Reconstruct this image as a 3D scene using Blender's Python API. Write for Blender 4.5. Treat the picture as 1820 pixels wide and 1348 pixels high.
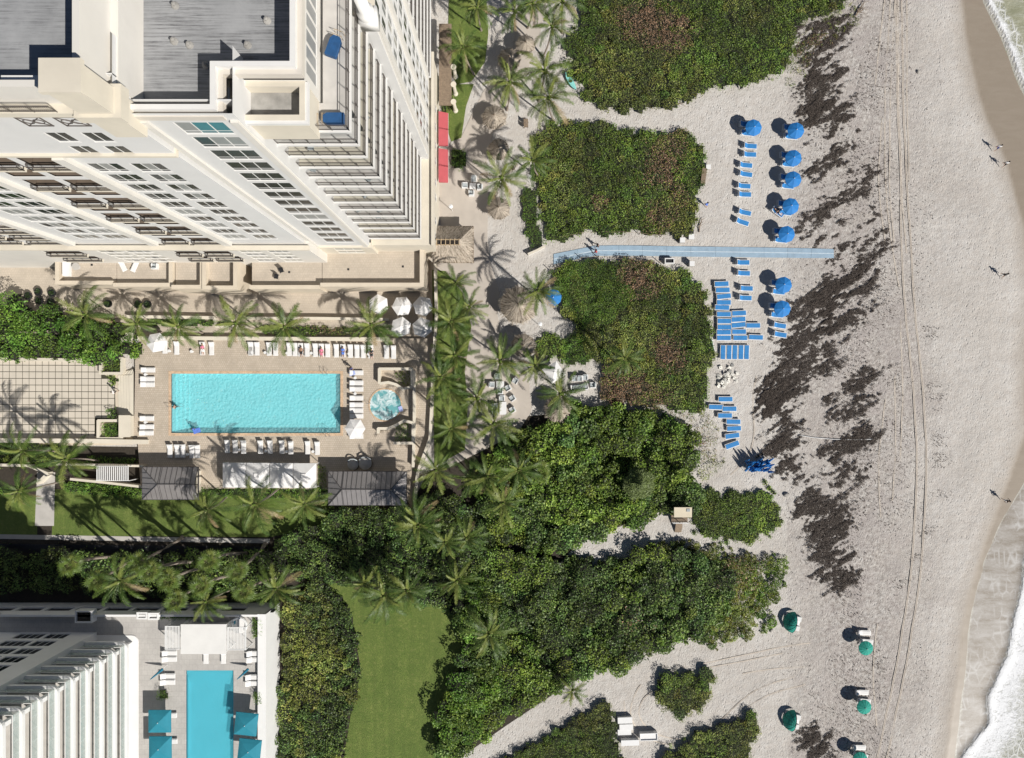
import bpy, math, random
import numpy as np
from mathutils import Vector, Matrix
R = math.radians
random.seed(7); RNG = np.random.default_rng(7)
for o in list(bpy.data.objects): bpy.data.objects.remove(o)
SC = bpy.context.scene; COL = SC.collection

# ---------------------------------------------------------------- camera, light
H, F, NX, NY = 105.0, 1255.0, 930.0, 702.0      # flying height, focal length and nadir (in photo pixels)
K = F / H                                       # pixels per metre on the ground
cam = bpy.data.cameras.new('camera'); camo = bpy.data.objects.new('camera', cam); COL.objects.link(camo)
camo.location = (0, 0, H); camo.rotation_euler = (0, 0, 0)
cam.sensor_width = 36; cam.lens = 36 * F / 1820; cam.clip_end = 3000; cam.clip_start = 1
cam.shift_x = -(NX - 910) / 1820; cam.shift_y = (NY - 674) / 1820
SC.camera = camo
ELEV, AZ = R(41), math.atan2(0.76, -0.65)
w = bpy.data.worlds.new('World'); SC.world = w; w.use_nodes = True
nt = w.node_tree; bg = nt.nodes['Background']
sky = nt.nodes.new('ShaderNodeTexSky'); sky.sky_type = 'NISHITA'; sky.sun_disc = False
sky.sun_elevation = ELEV; sky.sun_rotation = AZ; sky.air_density = 0.6; sky.dust_density = 0.15; sky.ozone_density = 1.0
nt.links.new(sky.outputs[0], bg.inputs[0]); bg.inputs[1].default_value = 0.05
sl = bpy.data.lights.new('sun', 'SUN'); so = bpy.data.objects.new('sun', sl); COL.objects.link(so)
sl.energy = 5.0; sl.angle = R(0.53); sl.color = (1.0, 0.955, 0.89)
SUND = Vector((math.sin(AZ) * math.cos(ELEV), math.cos(AZ) * math.cos(ELEV), math.sin(ELEV)))
so.rotation_euler = SUND.to_track_quat('Z', 'Y').to_euler(); so.location = SUND * 200
vs = SC.view_settings; vs.view_transform = 'Standard'; vs.look = 'None'; vs.gamma = 1; vs.exposure = 0.25; vs.use_curve_mapping = False

# ---------------------------------------------------------------- helpers
def G(px, py, z=0.0):
    k = (H - z) / F
    return Vector(((px - NX) * k, (NY - py) * k, z))
def GX(px, z=0.0): return (px - NX) * (H - z) / F
def GY(py, z=0.0): return (NY - py) * (H - z) / F
def W(u): return u / K

def vnoise(x, y, scale, seed=0):
    x = np.asarray(x) / scale; y = np.asarray(y) / scale
    xi = np.floor(x).astype(np.int64); yi = np.floor(y).astype(np.int64)
    fx = x - xi; fy = y - yi; fx = fx * fx * (3 - 2 * fx); fy = fy * fy * (3 - 2 * fy)
    def h(a, b):
        n = (a * 374761393 + b * 668265263 + seed * 1442695041) & 0x7fffffff
        n = ((n ^ (n >> 13)) * 1274126177) & 0x7fffffff
        n = (n ^ (n >> 16)) & 0x7fffffff
        return (n % 100003) / 100003.0
    return (h(xi, yi) * (1 - fx) + h(xi + 1, yi) * fx) * (1 - fy) + (h(xi, yi + 1) * (1 - fx) + h(xi + 1, yi + 1) * fx) * fy
def fbm(x, y, scale, seed=0, o=4):
    s = 0; a = .5; t = 0
    for i in range(o):
        s = s + a * vnoise(x, y, scale / 2 ** i, seed + i * 17); t += a; a *= .55
    return s / t

def tag(o, label=None, cat=None, group=None, kind=None):
    if label: o['label'] = label
    if cat: o['category'] = cat
    if group: o['group'] = group
    if kind: o['kind'] = kind
    return o
def thing(name, label, cat, loc=(0, 0, 0), rz=0.0, group=None):
    o = bpy.data.objects.new(name, None); COL.objects.link(o); o.empty_display_size = .3
    o.location = loc; o.rotation_euler = (0, 0, rz)
    return tag(o, label, cat, group)
def obj(name, me, parent=None, loc=None, rot=None, scale=None):
    o = bpy.data.objects.new(name, me); COL.objects.link(o)
    if parent is not None: o.parent = parent
    if loc is not None: o.location = loc
    if rot is not None: o.rotation_euler = rot
    if scale is not None: o.scale = scale
    return o
def dup(root, loc, rz=None, label=None, group=None, scale=None):
    r = root.copy(); COL.objects.link(r); r.location = loc
    if rz is not None: r.rotation_euler = (0, 0, rz)
    if scale: r.scale = (scale,) * 3
    if label: r['label'] = label
    if group: r['group'] = group
    for ch in list(root.children):
        c = ch.copy(); COL.objects.link(c); c.parent = r
        for g in list(ch.children):
            d = g.copy(); COL.objects.link(d); d.parent = c
    return r

class MB:
    def __init__(s): s.v = []; s.f = []; s.m = []; s.cm = 0
    def poly(s, pts):
        n = len(s.v); s.v += [tuple(p) for p in pts]; s.f.append(tuple(range(n, n + len(pts)))); s.m.append(s.cm)
    def box(s, x0, x1, y0, y1, z0, z1):
        n = len(s.v)
        s.v += [(x0, y0, z0), (x1, y0, z0), (x1, y1, z0), (x0, y1, z0), (x0, y0, z1), (x1, y0, z1), (x1, y1, z1), (x0, y1, z1)]
        for q in ((0, 3, 2, 1), (4, 5, 6, 7), (0, 1, 5, 4), (1, 2, 6, 5), (2, 3, 7, 6), (3, 0, 4, 7)):
            s.f.append(tuple(n + i for i in q)); s.m.append(s.cm)
    def obox(s, c, sx, sy, sz, M=None):
        n = len(s.v); k = len(s.f)
        s.box(-sx / 2, sx / 2, -sy / 2, sy / 2, -sz / 2, sz / 2)
        for i in range(n, len(s.v)):
            p = Vector(s.v[i]); p = (M @ p) if M is not None else p
            s.v[i] = tuple(p + Vector(c))
    def prism(s, poly, z0, z1, cap=True):
        n = len(s.v); k = len(poly); ar = sum(poly[i][0] * poly[(i + 1) % k][1] - poly[(i + 1) % k][0] * poly[i][1] for i in range(k))
        if ar < 0: poly = poly[::-1]
        s.v += [(p[0], p[1], z0) for p in poly] + [(p[0], p[1], z1) for p in poly]
        for i in range(k):
            j = (i + 1) % k; s.f.append((n + i, n + j, n + k + j, n + k + i)); s.m.append(s.cm)
        if cap:
            s.f.append(tuple(n + k + i for i in range(k))); s.m.append(s.cm)
            s.f.append(tuple(n + k - 1 - i for i in range(k))); s.m.append(s.cm)
    def tube(s, path, rad, n=6, cap=True):
        path = [Vector(p) for p in path]; b = len(s.v)
        if not hasattr(rad, '__len__'): rad = [rad] * len(path)
        for i, p in enumerate(path):
            d = (path[min(i + 1, len(path) - 1)] - path[max(i - 1, 0)]).normalized()
            a = d.orthogonal().normalized() if abs(d.z) < .99 else Vector((1, 0, 0))
            if abs(d.z) < .99: a = d.cross(Vector((0, 0, 1))).normalized()
            c = d.cross(a).normalized()
            for k in range(n):
                t = 2 * math.pi * k / n
                s.v.append(tuple(p + a * rad[i] * math.cos(t) + c * rad[i] * math.sin(t)))
        for i in range(len(path) - 1):
            for k in range(n):
                k2 = (k + 1) % n
                s.f.append((b + i * n + k, b + i * n + k2, b + (i + 1) * n + k2, b + (i + 1) * n + k)); s.m.append(s.cm)
        if cap:
            s.f.append(tuple(b + k for k in range(n))[::-1]); s.m.append(s.cm)
            e = b + (len(path) - 1) * n
            s.f.append(tuple(e + k for k in range(n))); s.m.append(s.cm)
    def lathe(s, prof, n=12, c=(0, 0), ph=0.0):
        b = len(s.v)
        for (r, z) in prof:
            for k in range(n):
                t = 2 * math.pi * k / n + ph; s.v.append((c[0] + r * math.cos(t), c[1] + r * math.sin(t), z))
        for i in range(len(prof) - 1):
            for k in range(n):
                k2 = (k + 1) % n
                s.f.append((b + i * n + k, b + i * n + k2, b + (i + 1) * n + k2, b + (i + 1) * n + k)); s.m.append(s.cm)
        s.f.append(tuple(b + (len(prof) - 1) * n + k for k in range(n))); s.m.append(s.cm)
    def mesh(s, name, mats, off=None, smooth=False):
        me = bpy.data.meshes.new(name)
        v = s.v if off is None else [(p[0] - off[0], p[1] - off[1], p[2] - off[2]) for p in s.v]
        me.from_pydata(v, [], s.f)
        if not isinstance(mats, (list, tuple)): mats = [mats]
        for m in mats: me.materials.append(m)
        if len(mats) > 1: me.polygons.foreach_set('material_index', s.m)
        if smooth: me.polygons.foreach_set('use_smooth', [True] * len(me.polygons))
        me.update(); return me
    def build(s, name, mats, parent=None, world=False, smooth=False):
        off = parent.location if (world and parent is not None) else None
        return obj(name, s.mesh(name, mats, off, smooth), parent)

def npmesh(name, V, Fq, mats, col=None, matidx=None, smooth=False):
    """V (n,3), Fq (m,k) faces all of k corners"""
    me = bpy.data.meshes.new(name); n = len(V); m, k = Fq.shape
    me.vertices.add(n); me.vertices.foreach_set('co', np.ascontiguousarray(V, dtype=np.float32).ravel())
    me.loops.add(m * k); me.loops.foreach_set('vertex_index', np.ascontiguousarray(Fq, dtype=np.int32).ravel())
    me.polygons.add(m); me.polygons.foreach_set('loop_start', np.arange(0, m * k, k, dtype=np.int32))
    me.polygons.foreach_set('loop_total', np.full(m, k, dtype=np.int32))
    if not isinstance(mats, (list, tuple)): mats = [mats]
    for q in mats: me.materials.append(q)
    if matidx is not None: me.polygons.foreach_set('material_index', matidx.astype(np.int32))
    if smooth: me.polygons.foreach_set('use_smooth', np.ones(m, dtype=bool))
    me.update(calc_edges=True)
    if col is not None:
        a = me.color_attributes.new('Col', 'FLOAT_COLOR', 'POINT')
        c4 = np.ones((n, 4), dtype=np.float32); c4[:, :3] = col; a.data.foreach_set('color', c4.ravel())
    return me
def fattr(me, name, arr):
    a = me.attributes.new(name, 'FLOAT', 'POINT'); a.data.foreach_set('value', np.ascontiguousarray(arr, dtype=np.float32))

# ---------------------------------------------------------------- materials
class NT:
    def __init__(s, name):
        s.mat = bpy.data.materials.new(name); s.mat.use_nodes = True; s.t = s.mat.node_tree
        s.p = s.t.nodes['Principled BSDF']; s.out = s.t.nodes['Material Output']
        s.geo = None
    def n(s, typ, **kw):
        nd = s.t.nodes.new('ShaderNode' + typ)
        for k, v in kw.items(): setattr(nd, k, v)
        return nd
    def l(s, a, b): s.t.links.new(a, b)
    def pos(s):
        if not s.geo: s.geo = s.n('NewGeometry')
        return s.geo.outputs['Position']
    def sep(s):
        q = s.n('SeparateXYZ'); s.l(s.pos(), q.inputs[0]); return q
    def vec(s, sx, sy, sz, src=None):
        m = s.n('Mapping'); s.l(src or s.pos(), m.inputs[0]); m.inputs['Scale'].default_value = (sx, sy, sz); return m.outputs[0]
    def noise(s, scale, detail=4, rough=.55, vec=None, dist=0):
        q = s.n('TexNoise'); s.l(vec or s.pos(), q.inputs['Vector'])
        q.inputs['Scale'].default_value = scale; q.inputs['Detail'].default_value = detail; q.inputs['Roughness'].default_value = rough
        q.inputs['Distortion'].default_value = dist
        return q.outputs[0]
    def voro(s, scale, feat='F1', vec=None, out=0, rnd=1.0):
        q = s.n('TexVoronoi', feature=feat); s.l(vec or s.pos(), q.inputs['Vector']); q.inputs['Scale'].default_value = scale
        q.inputs['Randomness'].default_value = rnd
        return q.outputs[out]
    def attr(s, name, out='Fac'):
        q = s.n('Attribute'); q.attribute_name = name; return q.outputs[out]
    def ramp(s, fac, stops):
        q = s.n('ValToRGB'); s.l(fac, q.inputs[0]); e = q.color_ramp.elements
        while len(e) < len(stops): e.new(.5)
        for i, (p, c) in enumerate(stops):
            e[i].position = p; e[i].color = (c, c, c, 1) if not hasattr(c, '__len__') else (*c, 1)
        return q.outputs[0]
    def mix(s, fac, a, b, typ='MIX'):
        q = s.n('Mix', data_type='RGBA', blend_type=typ)
        for i, x in ((0, fac), (6, a), (7, b)):
            if hasattr(x, 'links') or hasattr(x, 'is_linked'): s.l(x, q.inputs[i])
            elif i == 0: q.inputs[0].default_value = x
            else: q.inputs[i].default_value = (*x, 1)
        return q.outputs[2]
    def math(s, op, a, b=0.0, clamp=False):
        q = s.n('Math', operation=op); q.use_clamp = clamp
        for i, x in ((0, a), (1, b)):
            if hasattr(x, 'is_linked'): s.l(x, q.inputs[i])
            else: q.inputs[i].default_value = x
        return q.outputs[0]
    def bump(s, h, strength=.4, dist=.05, prev=None):
        q = s.n('Bump'); s.l(h, q.inputs['Height']); q.inputs['Strength'].default_value = strength; q.inputs['Distance'].default_value = dist
        if prev is not None: s.l(prev, q.inputs['Normal'])
        s.l(q.outputs[0], s.p.inputs['Normal']); return q.outputs[0]
    def set(s, **kw):
        for k, v in kw.items():
            i = s.p.inputs[k.replace('_', ' ')]
            if hasattr(v, 'is_linked'): s.l(v, i)
            else: i.default_value = (*v, 1) if hasattr(v, '__len__') else v
        return s.mat

def mk(name, col, rough=.65, var=.12, vs_=1.5, bump=0.0, bs=25.0, bd=.02, metal=0.0, spec=.5, dirt=0.0):
    t = NT(name); a = tuple(max(0, c * (1 - var)) for c in col); b = tuple(min(1, c * (1 + var)) for c in col)
    c = t.mix(t.ramp(t.noise(vs_, 5), [(.3, 0.), (.7, 1.)]), a, b)
    if dirt: c = t.mix(t.ramp(t.noise(.5, 6, .7), [(.5, 0.), (.75, dirt)]), c, tuple(x * .55 for x in col))
    t.set(Base_Color=c, Roughness=rough, Metallic=metal); t.p.inputs['Specular IOR Level'].default_value = spec
    if bump: t.bump(t.noise(bs, 4), bump, bd)
    return t.mat
M = {}
M['white'] = mk('white_paint', (.68, .67, .645), .5, .04, .6, dirt=.12)
M['cream'] = mk('cream_stucco', (.60, .55, .455), .75, .05, .4, .15, 30, .01, dirt=.15)
M['stucco'] = mk('white_stucco', (.62, .595, .545), .75, .04, .3, .15, 30, .01, dirt=.12)
M['stuccob'] = mk('cool_white_stucco', (.61, .605, .59), .75, .03, .3, .12, 30, .01, dirt=.1)
M['tan'] = mk('tan_stucco', (.56, .49, .39), .75, .05, .6, .15, 30, .01, dirt=.15)
M['band'] = mk('beige_fascia', (.55, .51, .45), .75, .05, .6)
M['bronze'] = mk('bronze_railing', (.12, .105, .095), .45, .15, 3, metal=.4)
M['blackm'] = mk('black_metal', (.03, .03, .033), .45, .2, 3, metal=.3)
M['steel'] = mk('brushed_steel', (.6, .6, .6), .3, .05, 3, metal=.9)
M['whitep'] = mk('white_plastic', (.70, .70, .69), .4, .03, 2)
M['canvas'] = mk('white_canvas', (.68, .67, .655), .85, .04, .8, .25, 3, .05)
M['greyfab'] = mk('grey_cushion', (.33, .36, .37), .9, .1, 4, .2, 40, .01)
M['bluefab'] = mk('blue_sling_fabric', (.025, .19, .46), .75, .12, 3, .15, 60, .005)
M['blueumb'] = mk('blue_canopy_canvas', (.012, .165, .46), .75, .08, 2, .15, 4, .03)
M['navy'] = mk('navy_cover', (.012, .07, .19), .7, .15, 3, .3, 5, .04)
M['teal'] = mk('teal_canvas', (.012, .19, .26), .8, .06, 1.5, .2, 3, .04)
M['tealdk'] = mk('folded_teal_canvas', (.01, .14, .22), .8, .2, 4, .4, 6, .05)
M['green_canvas'] = mk('green_canvas', (.015, .26, .20), .8, .1, 2, .2, 4, .04)
M['red'] = mk('red_awning_canvas', (.40, .075, .085), .8, .06, 1.5, .15, 3, .02)
M['wood'] = mk('weathered_wood', (.20, .15, .105), .8, .25, 5, .3, 30, .01)
M['woodl'] = mk('pale_wood', (.42, .32, .2), .75, .15, 5, .2, 30, .01)
M['trunk'] = mk('palm_trunk_bark', (.24, .20, .165), .9, .3, 6, .6, 14, .03)
M['rock'] = mk('rock', (.35, .33, .30), .9, .2, 4, .5, 10, .05)
M['glass_dk'] = mk('dark_window_glass', (.014, .019, .022), .15, .3, .4, spec=.18)
M['glass_tl'] = mk('teal_tinted_window_glass', (.03, .11, .13), .12, .2, .4)
M['blind'] = mk('grey_blind_behind_glass', (.24, .245, .24), .35, .12, .4)
M['blind2'] = mk('pale_shutter_behind_glass', (.38, .37, .33), .4, .12, .4)
M['skin'] = mk('skin', (.50, .30, .21), .6, .06, 8)
M['skin2'] = mk('tanned_skin', (.33, .19, .12), .6, .06, 8)
M['hair'] = mk('dark_hair', (.03, .02, .015), .6, .2, 20)
M['hairl'] = mk('fair_hair', (.28, .19, .09), .6, .2, 20)
M['soil'] = mk('dark_planting_soil', (.035, .028, .02), .95, .3, 3, .5, 8, .05)
M['stone'] = mk('grey_stone_paver', (.42, .40, .37), .8, .08, .8, .2, 20, .01)
M['thatchb'] = mk('thatch_underlay', (.15, .115, .08), .95, .3, 4, .6, 20, .05)
for nm, c in (('cloth_red', (.45, .03, .05)), ('cloth_blk', (.02, .02, .022)), ('cloth_wht', (.75, .75, .74)), ('cloth_navy', (.03, .05, .22)),
              ('cloth_blue', (.1, .2, .6)), ('cloth_pink', (.7, .2, .3)), ('towel', (.35, .42, .7)), ('dress', (.62, .5, .42))):
    M[nm] = mk(nm, c, .85, .1, 10, .2, 40, .01)

def leafmat(name, rough=.5, trans=.22):
    t = NT(name); c = t.attr('Col', 'Color'); t.set(Base_Color=c, Roughness=rough); t.p.inputs['Specular IOR Level'].default_value = .4
    tr = t.n('BsdfTranslucent'); t.l(c, tr.inputs[0]); mx = t.n('MixShader'); mx.inputs[0].default_value = trans
    t.l(t.p.outputs[0], mx.inputs[1]); t.l(tr.outputs[0], mx.inputs[2]); t.l(mx.outputs[0], t.out.inputs[0]); return t.mat
M['leaf'] = leafmat('leaf', .5, .32); M['litter'] = leafmat('dry_plant_matter', .9, .05)
# ---------------------------------------------------------------- beach sheet
PYK = [-3000, -400, 0, 60, 150, 200, 300, 500, 700, 800, 860, 920, 1000, 1060, 1100, 1160, 1250, 1348, 1700, 4000]
WASH = [1640, 1690, 1752, 1785, 1819, 1850, 1900, 1960, 1905, 1855, 1824, 1785, 1751, 1736, 1728, 1722, 1712, 1701, 1650, 1600]
DPK = [-3000, -400, 0, 130, 200, 290, 400, 520, 600, 680, 760, 830, 900, 1000, 1060, 1100, 1200, 1348, 1700, 4000]
DAMP = [1600, 1650, 1706, 1728, 1750, 1790, 1818, 1830, 1822, 1820, 1822, 1800, 1772, 1738, 1723, 1714, 1701, 1682, 1630, 1580]
FPK = [-3000, -400, 0, 60, 150, 300, 700, 900, 1000, 1060, 1100, 1170, 1210, 1240, 1290, 1310, 1348, 1700, 4000]
FOAM = [1640, 1690, 1753, 1786, 1820, 1905, 1930, 1850, 1822, 1812, 1803, 1788, 1769, 1754, 1756, 1738, 1708, 1650, 1600]
def axis(lo, hi, step, far):
    a = list(np.arange(lo, hi, step)); e = [hi + far * k for k in (.02, .06, .15, .4, 1)]; b = [lo - far * k for k in (1, .4, .15, .06, .02)]
    return np.array(b + a + e)
def grid(xs, ys):
    X, Y = np.meshgrid(xs, ys); n, m = X.shape
    i = np.arange(n * m).reshape(n, m)
    Fq = np.stack([i[:-1, :-1], i[:-1, 1:], i[1:, 1:], i[1:, :-1]], -1).reshape(-1, 4)
    return X.ravel(), Y.ravel(), Fq
xs = axis(GX(700), GX(1960), .33, 600); ys = axis(GY(1450), GY(-100), .33, 600)
HX0, HX1, HY0, HY1 = GX(304.5, .5) - .3, GX(605, .5) + .3, GY(770, .5) - .3, GY(664.5, .5) + .3      # room for the pool basin
xs = np.sort(np.r_[xs, HX0, HX1]); ys = np.sort(np.r_[ys, HY0, HY1])
X, Y, Fq = grid(xs, ys)
cx_, cy_ = X[Fq].mean(1), Y[Fq].mean(1); Fq = Fq[~((cx_ > HX0) & (cx_ < HX1) & (cy_ > HY0) & (cy_ < HY1))]
PX = X * K + NX; PY = NY - Y * K
wob = (fbm(X, Y, 6, 3) - .5) * 10
dwash = PX - np.interp(PY, PYK, WASH) - wob * .5
ddamp = PX - np.interp(PY, DPK, DAMP) - wob
Z = (fbm(X, Y, 5, 1) - .5) * .16 + (fbm(X, Y, .8, 5, 2) - .5) * .07
Z *= np.clip((PX - 950) / 200, 0, 1) * np.clip(1 - (ddamp + 30) / 60, .12, 1)
Z = Z - .06 - np.clip(ddamp + 60, 0, 400) / K * .045 - np.clip(dwash - 40, 0, 800) / K * .06
sandme = None
t = NT('beach_sand_surface')
damp = t.attr('damp'); lit = t.attr('litter')
fine = t.noise(6.5, 6, .78); mid = t.noise(1.3, 5, .6); big = t.noise(.11, 4, .55)
c = t.mix(t.ramp(big, [(.35, 0.), (.65, 1.)]), (.49, .465, .43), (.555, .535, .505))
c = t.mix(t.ramp(mid, [(.35, .45), (.6, 0.)]), c, (.44, .395, .35))
c = t.mix(t.ramp(fine, [(.3, .35), (.55, 0.)]), c, (.33, .29, .25))
lm = t.math('MULTIPLY', lit, t.ramp(t.noise(1.9, 7, .75), [(.42, 0.), (.62, 1.)]))
c = t.mix(t.math('MULTIPLY', lm, .95), c, (.235, .205, .185))
pk = t.math('MULTIPLY', lit, t.ramp(t.noise(.35, 5, .6), [(.4, 0.), (.66, .8)])); c = t.mix(pk, c, (.37, .335, .315))
sp = t.math('MULTIPLY', lit, t.ramp(t.voro(3.3), [(.10, 1.), (.19, 0.)])); c = t.mix(sp, c, (.10, .08, .065))
c = t.mix(damp, c, (.25, .21, .165))
streak = t.noise(.5, 5, .6, t.vec(.6, 2.2, 1), .8); c = t.mix(t.math('MULTIPLY', damp, t.ramp(streak, [(.4, 0.), (.7, .25)])), c, (.33, .285, .235))
rough = t.math('SUBTRACT', .95, t.math('MULTIPLY', damp, .5))
t.set(Base_Color=c, Roughness=rough); t.p.inputs['Specular IOR Level'].default_value = .3
dry = t.math('SUBTRACT', 1.0, damp)
rip = t.noise(4.2, 4, .65, t.vec(1, .6, 1), .8)
foot = t.ramp(t.voro(2.6, vec=t.vec(1.0, .55, 1)), [(.06, 0.), (.30, 1.)])
fz = t.ramp(t.noise(.22, 4, .6), [(.36, .15), (.6, 1.)])
hh = t.math('ADD', t.math('MULTIPLY', rip, 1.1), t.math('MULTIPLY', t.math('MULTIPLY', foot, fz), .85)); hh = t.math('ADD', hh, t.math('MULTIPLY', t.noise(9, 4, .6), .45))
t.bump(t.math('MULTIPLY', hh, dry), .8, .14)
M['sand'] = t.mat
sandme = npmesh('beach_sand', np.stack([X, Y, Z], -1), Fq, M['sand'], smooth=True)
dm = np.clip((ddamp + 26 + (fbm(X, Y, 2.2, 55, 3) - .5) * 10) / 22, 0, 1) * .45 + np.clip((ddamp + 3) / 10, 0, 1) * .55
fattr(sandme, 'damp', dm)
litter = np.exp(-((PX - 1530 - (fbm(X, Y, 14, 8) - .5) * 130) / 105) ** 2) * np.clip(.35 + 1.1 * fbm(X, Y, 7, 12), 0, 1.2) + .35 * np.clip(fbm(X, Y, 11, 19) * 2.2 - 1.05, 0, 1)
litter *= np.where(PX > 1400, 1, 0)
fattr(sandme, 'litter', np.clip(litter * 1.2, 0, 1))
tag(obj('beach_sand', sandme), kind='structure')

# ---------------------------------------------------------------- sea
xs = np.concatenate([np.arange(GX(1690), GX(1990), .28), GX(1990) + np.array([2, 6, 15, 40, 120, 300, 600.])])
ys = axis(GY(1450), GY(-100), .4, 600)
X, Y, Fq = grid(xs, ys); PX = X * K + NX; PY = NY - Y * K
wob = (fbm(X, Y, 6, 3) - .5) * 10; wv = (fbm(X, Y, 2.2, 31) - .5) * 9
dw = PX - np.interp(PY, PYK, WASH) - wob * .5; df = PX - np.interp(PY, FPK, FOAM) - wv
base = -.06 - np.clip(np.interp(PY, PYK, WASH) - np.interp(PY, DPK, DAMP) + 60, 0, 400) / K * .045
Z = base - np.clip(dw, 0, 1000) / K * .012 + np.where(dw < 0, dw / K * .12, 0) + .01
crest = np.exp(-((df - 8) / 9) ** 2); Z = Z + crest * (.16 + .12 * fbm(X, Y, 1.2, 40)) + np.clip(df, 0, 60) / 60 * .12 * fbm(X, Y, 1.0, 44)
wid = np.interp(PY, [-400, 300, 800, 1348, 2000], [26, 30, 90, 150, 150])
foam = np.clip(df / 3, 0, 1) * np.clip(1.25 - df / wid, 0, 1)
film = np.clip(dw / 3 + .5, 0, 1) * (1 - np.clip(df / 3, 0, 1))
t = NT('sea_water_surface'); fo = t.attr('foam'); fi = t.attr('film')
n1 = t.noise(1.1, 8, .75, t.vec(1.0, 1.5, 1), 1.6); n2_ = t.noise(.35, 5, .6, t.vec(1, 1.4, 1), 1.0)
lace = t.ramp(t.voro(2.6, 'DISTANCE_TO_EDGE', t.vec(1, .7, 1)), [(.0, 1.), (.10, 0.)]); lace2 = t.ramp(t.voro(.9, 'DISTANCE_TO_EDGE', t.vec(1, .6, 1)), [(.0, 1.), (.13, 0.)])
thr = t.math('SUBTRACT', t.math('ADD', t.math('ADD', t.math('MULTIPLY', fo, .72), t.math('MULTIPLY', n1, .95)), t.math('MULTIPLY', n2_, .5)), 1.02)
fm = t.ramp(thr, [(.08, 0.), (.38, 1.)])
fm = t.math('MAXIMUM', fm, t.math('MULTIPLY', t.math('MULTIPLY', t.math('MAXIMUM', lace, lace2), t.ramp(fo, [(.02, 0.), (.25, 1.)])), .75))
gre = t.mix(t.ramp(t.noise(.6, 5), [(.3, 0.), (.7, 1.)]), (.22, .225, .15), (.32, .32, .23))
stk = t.ramp(t.noise(1.0, 5, .65, t.vec(.35, 2.6, 1)), [(.46, 0.), (.68, 1.)]); gre = t.mix(t.math('MULTIPLY', stk, .35), gre, (.56, .57, .52))
film_c = t.mix(t.ramp(t.noise(.55, 6, .65, t.vec(.5, 1.7, 1)), [(.35, 0.), (.65, 1.)]), (.22, .19, .155), (.36, .34, .315))
spk = t.ramp(t.noise(7, 4, .7, t.vec(.6, 1.5, 1)), [(.54, 0.), (.68, 1.)]); film_c = t.mix(t.math('MULTIPLY', spk, .35), film_c, (.58, .58, .57))
lacef = t.math('MULTIPLY', lace2, t.ramp(t.noise(.3, 4), [(.45, 0.), (.62, .5)])); film_c = t.mix(lacef, film_c, (.56, .56, .55))
c = t.mix(fi, gre, film_c); c = t.mix(fm, c, (.70, .71, .72))
edge = t.math('MULTIPLY', t.ramp(fi, [(.0, 0.), (.06, 1.), (.5, 1.), (.9, 0.)]), .5); c = t.mix(edge, c, (.52, .5, .47))
t.p.inputs['Specular IOR Level'].default_value = .22
t.set(Base_Color=c, Roughness=t.math('ADD', .42, t.math('MULTIPLY', fm, .4)))
t.bump(t.math('MULTIPLY', t.math('ADD', t.math('MULTIPLY', t.noise(3.2, 5, .65), .7), t.math('MULTIPLY', fm, .7)), t.math('SUBTRACT', 1.0, t.math('MULTIPLY', fi, .93))), .8, .14)
M['sea'] = t.mat
me = npmesh('sea_water', np.stack([X, Y, Z], -1), Fq, M['sea'], smooth=True); fattr(me, 'foam', foam); fattr(me, 'film', film)
tag(obj('sea_water', me), kind='structure')

# ---------------------------------------------------------------- flat sheets of the setting
def sheet(name, pts, z, mat, zpt=None, th=.3, kind='structure', label=None, cat=None):
    b = MB(); b.prism([tuple(G(x, y, zpt or 0)[:2]) for x, y in pts], z - th, z)
    o = b.build(name, mat); tag(o, label, cat, kind=kind); return o
def brickmat(name, c1, c2, mortar, scale, bw=.5, rh=.25, ms=.02, rough=.8):
    t = NT(name); q = t.n('TexBrick'); t.l(t.vec(1, 1, 1), q.inputs['Vector'])
    q.inputs['Color1'].default_value = (*c1, 1); q.inputs['Color2'].default_value = (*c2, 1); q.inputs['Mortar'].default_value = (*mortar, 1)
    q.inputs['Scale'].default_value = scale; q.inputs['Brick Width'].default_value = bw; q.inputs['Row Height'].default_value = rh; q.inputs['Mortar Size'].default_value = ms
    c = t.mix(t.ramp(t.noise(.45, 6, .65), [(.35, .5), (.6, 0.)]), q.outputs[0], tuple(x * .72 for x in c1))
    c = t.mix(t.ramp(t.noise(5, 4, .7), [(.3, .3), (.6, 0.)]), c, tuple(x * .6 for x in c1))
    t.set(Base_Color=c, Roughness=rough); t.bump(q.outputs[1], -.3, .01); return t.mat
M['deck'] = brickmat('pool_deck_pavers', (.46, .395, .315), (.53, .46, .375), (.31, .25, .19), 1.6, .5, .5, .03)
M['walk'] = brickmat('terrace_pavers', (.47, .41, .335), (.51, .445, .365), (.38, .32, .25), 1.4, .5, .5, .02)
M['prom'] = mk('promenade_concrete', (.44, .395, .345), .9, .08, .35, .3, 14, .02, dirt=.25)
M['gdeck'] = brickmat('grey_deck_pavers', (.44, .42, .395), (.47, .45, .42), (.34, .32, .3), .8, .6, .6, .015)
M['coping'] = mk('pool_coping_stone', (.50, .36, .24), .8, .25, 3)
t = NT('mown_lawn_grass')
c = t.mix(t.ramp(t.noise(.55, 5, .6), [(.3, 0.), (.7, 1.)]), (.125, .185, .032), (.20, .25, .055))
c = t.mix(t.ramp(t.noise(.12, 3), [(.4, 0.), (.65, .6)]), c, (.10, .16, .026))
c = t.mix(t.ramp(t.noise(4.5, 6, .8), [(.32, .75), (.58, 0.)]), c, (.05, .08, .014))
c = t.mix(t.ramp(t.noise(2.2, 5, .7), [(.54, 0.), (.7, .55)]), c, (.27, .27, .09))
mow = t.ramp(t.noise(1.0, 3, .5, t.vec(.9, .06, 1)), [(.4, 0.), (.6, .35)]); c = t.mix(mow, c, (.075, .115, .02))
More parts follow.
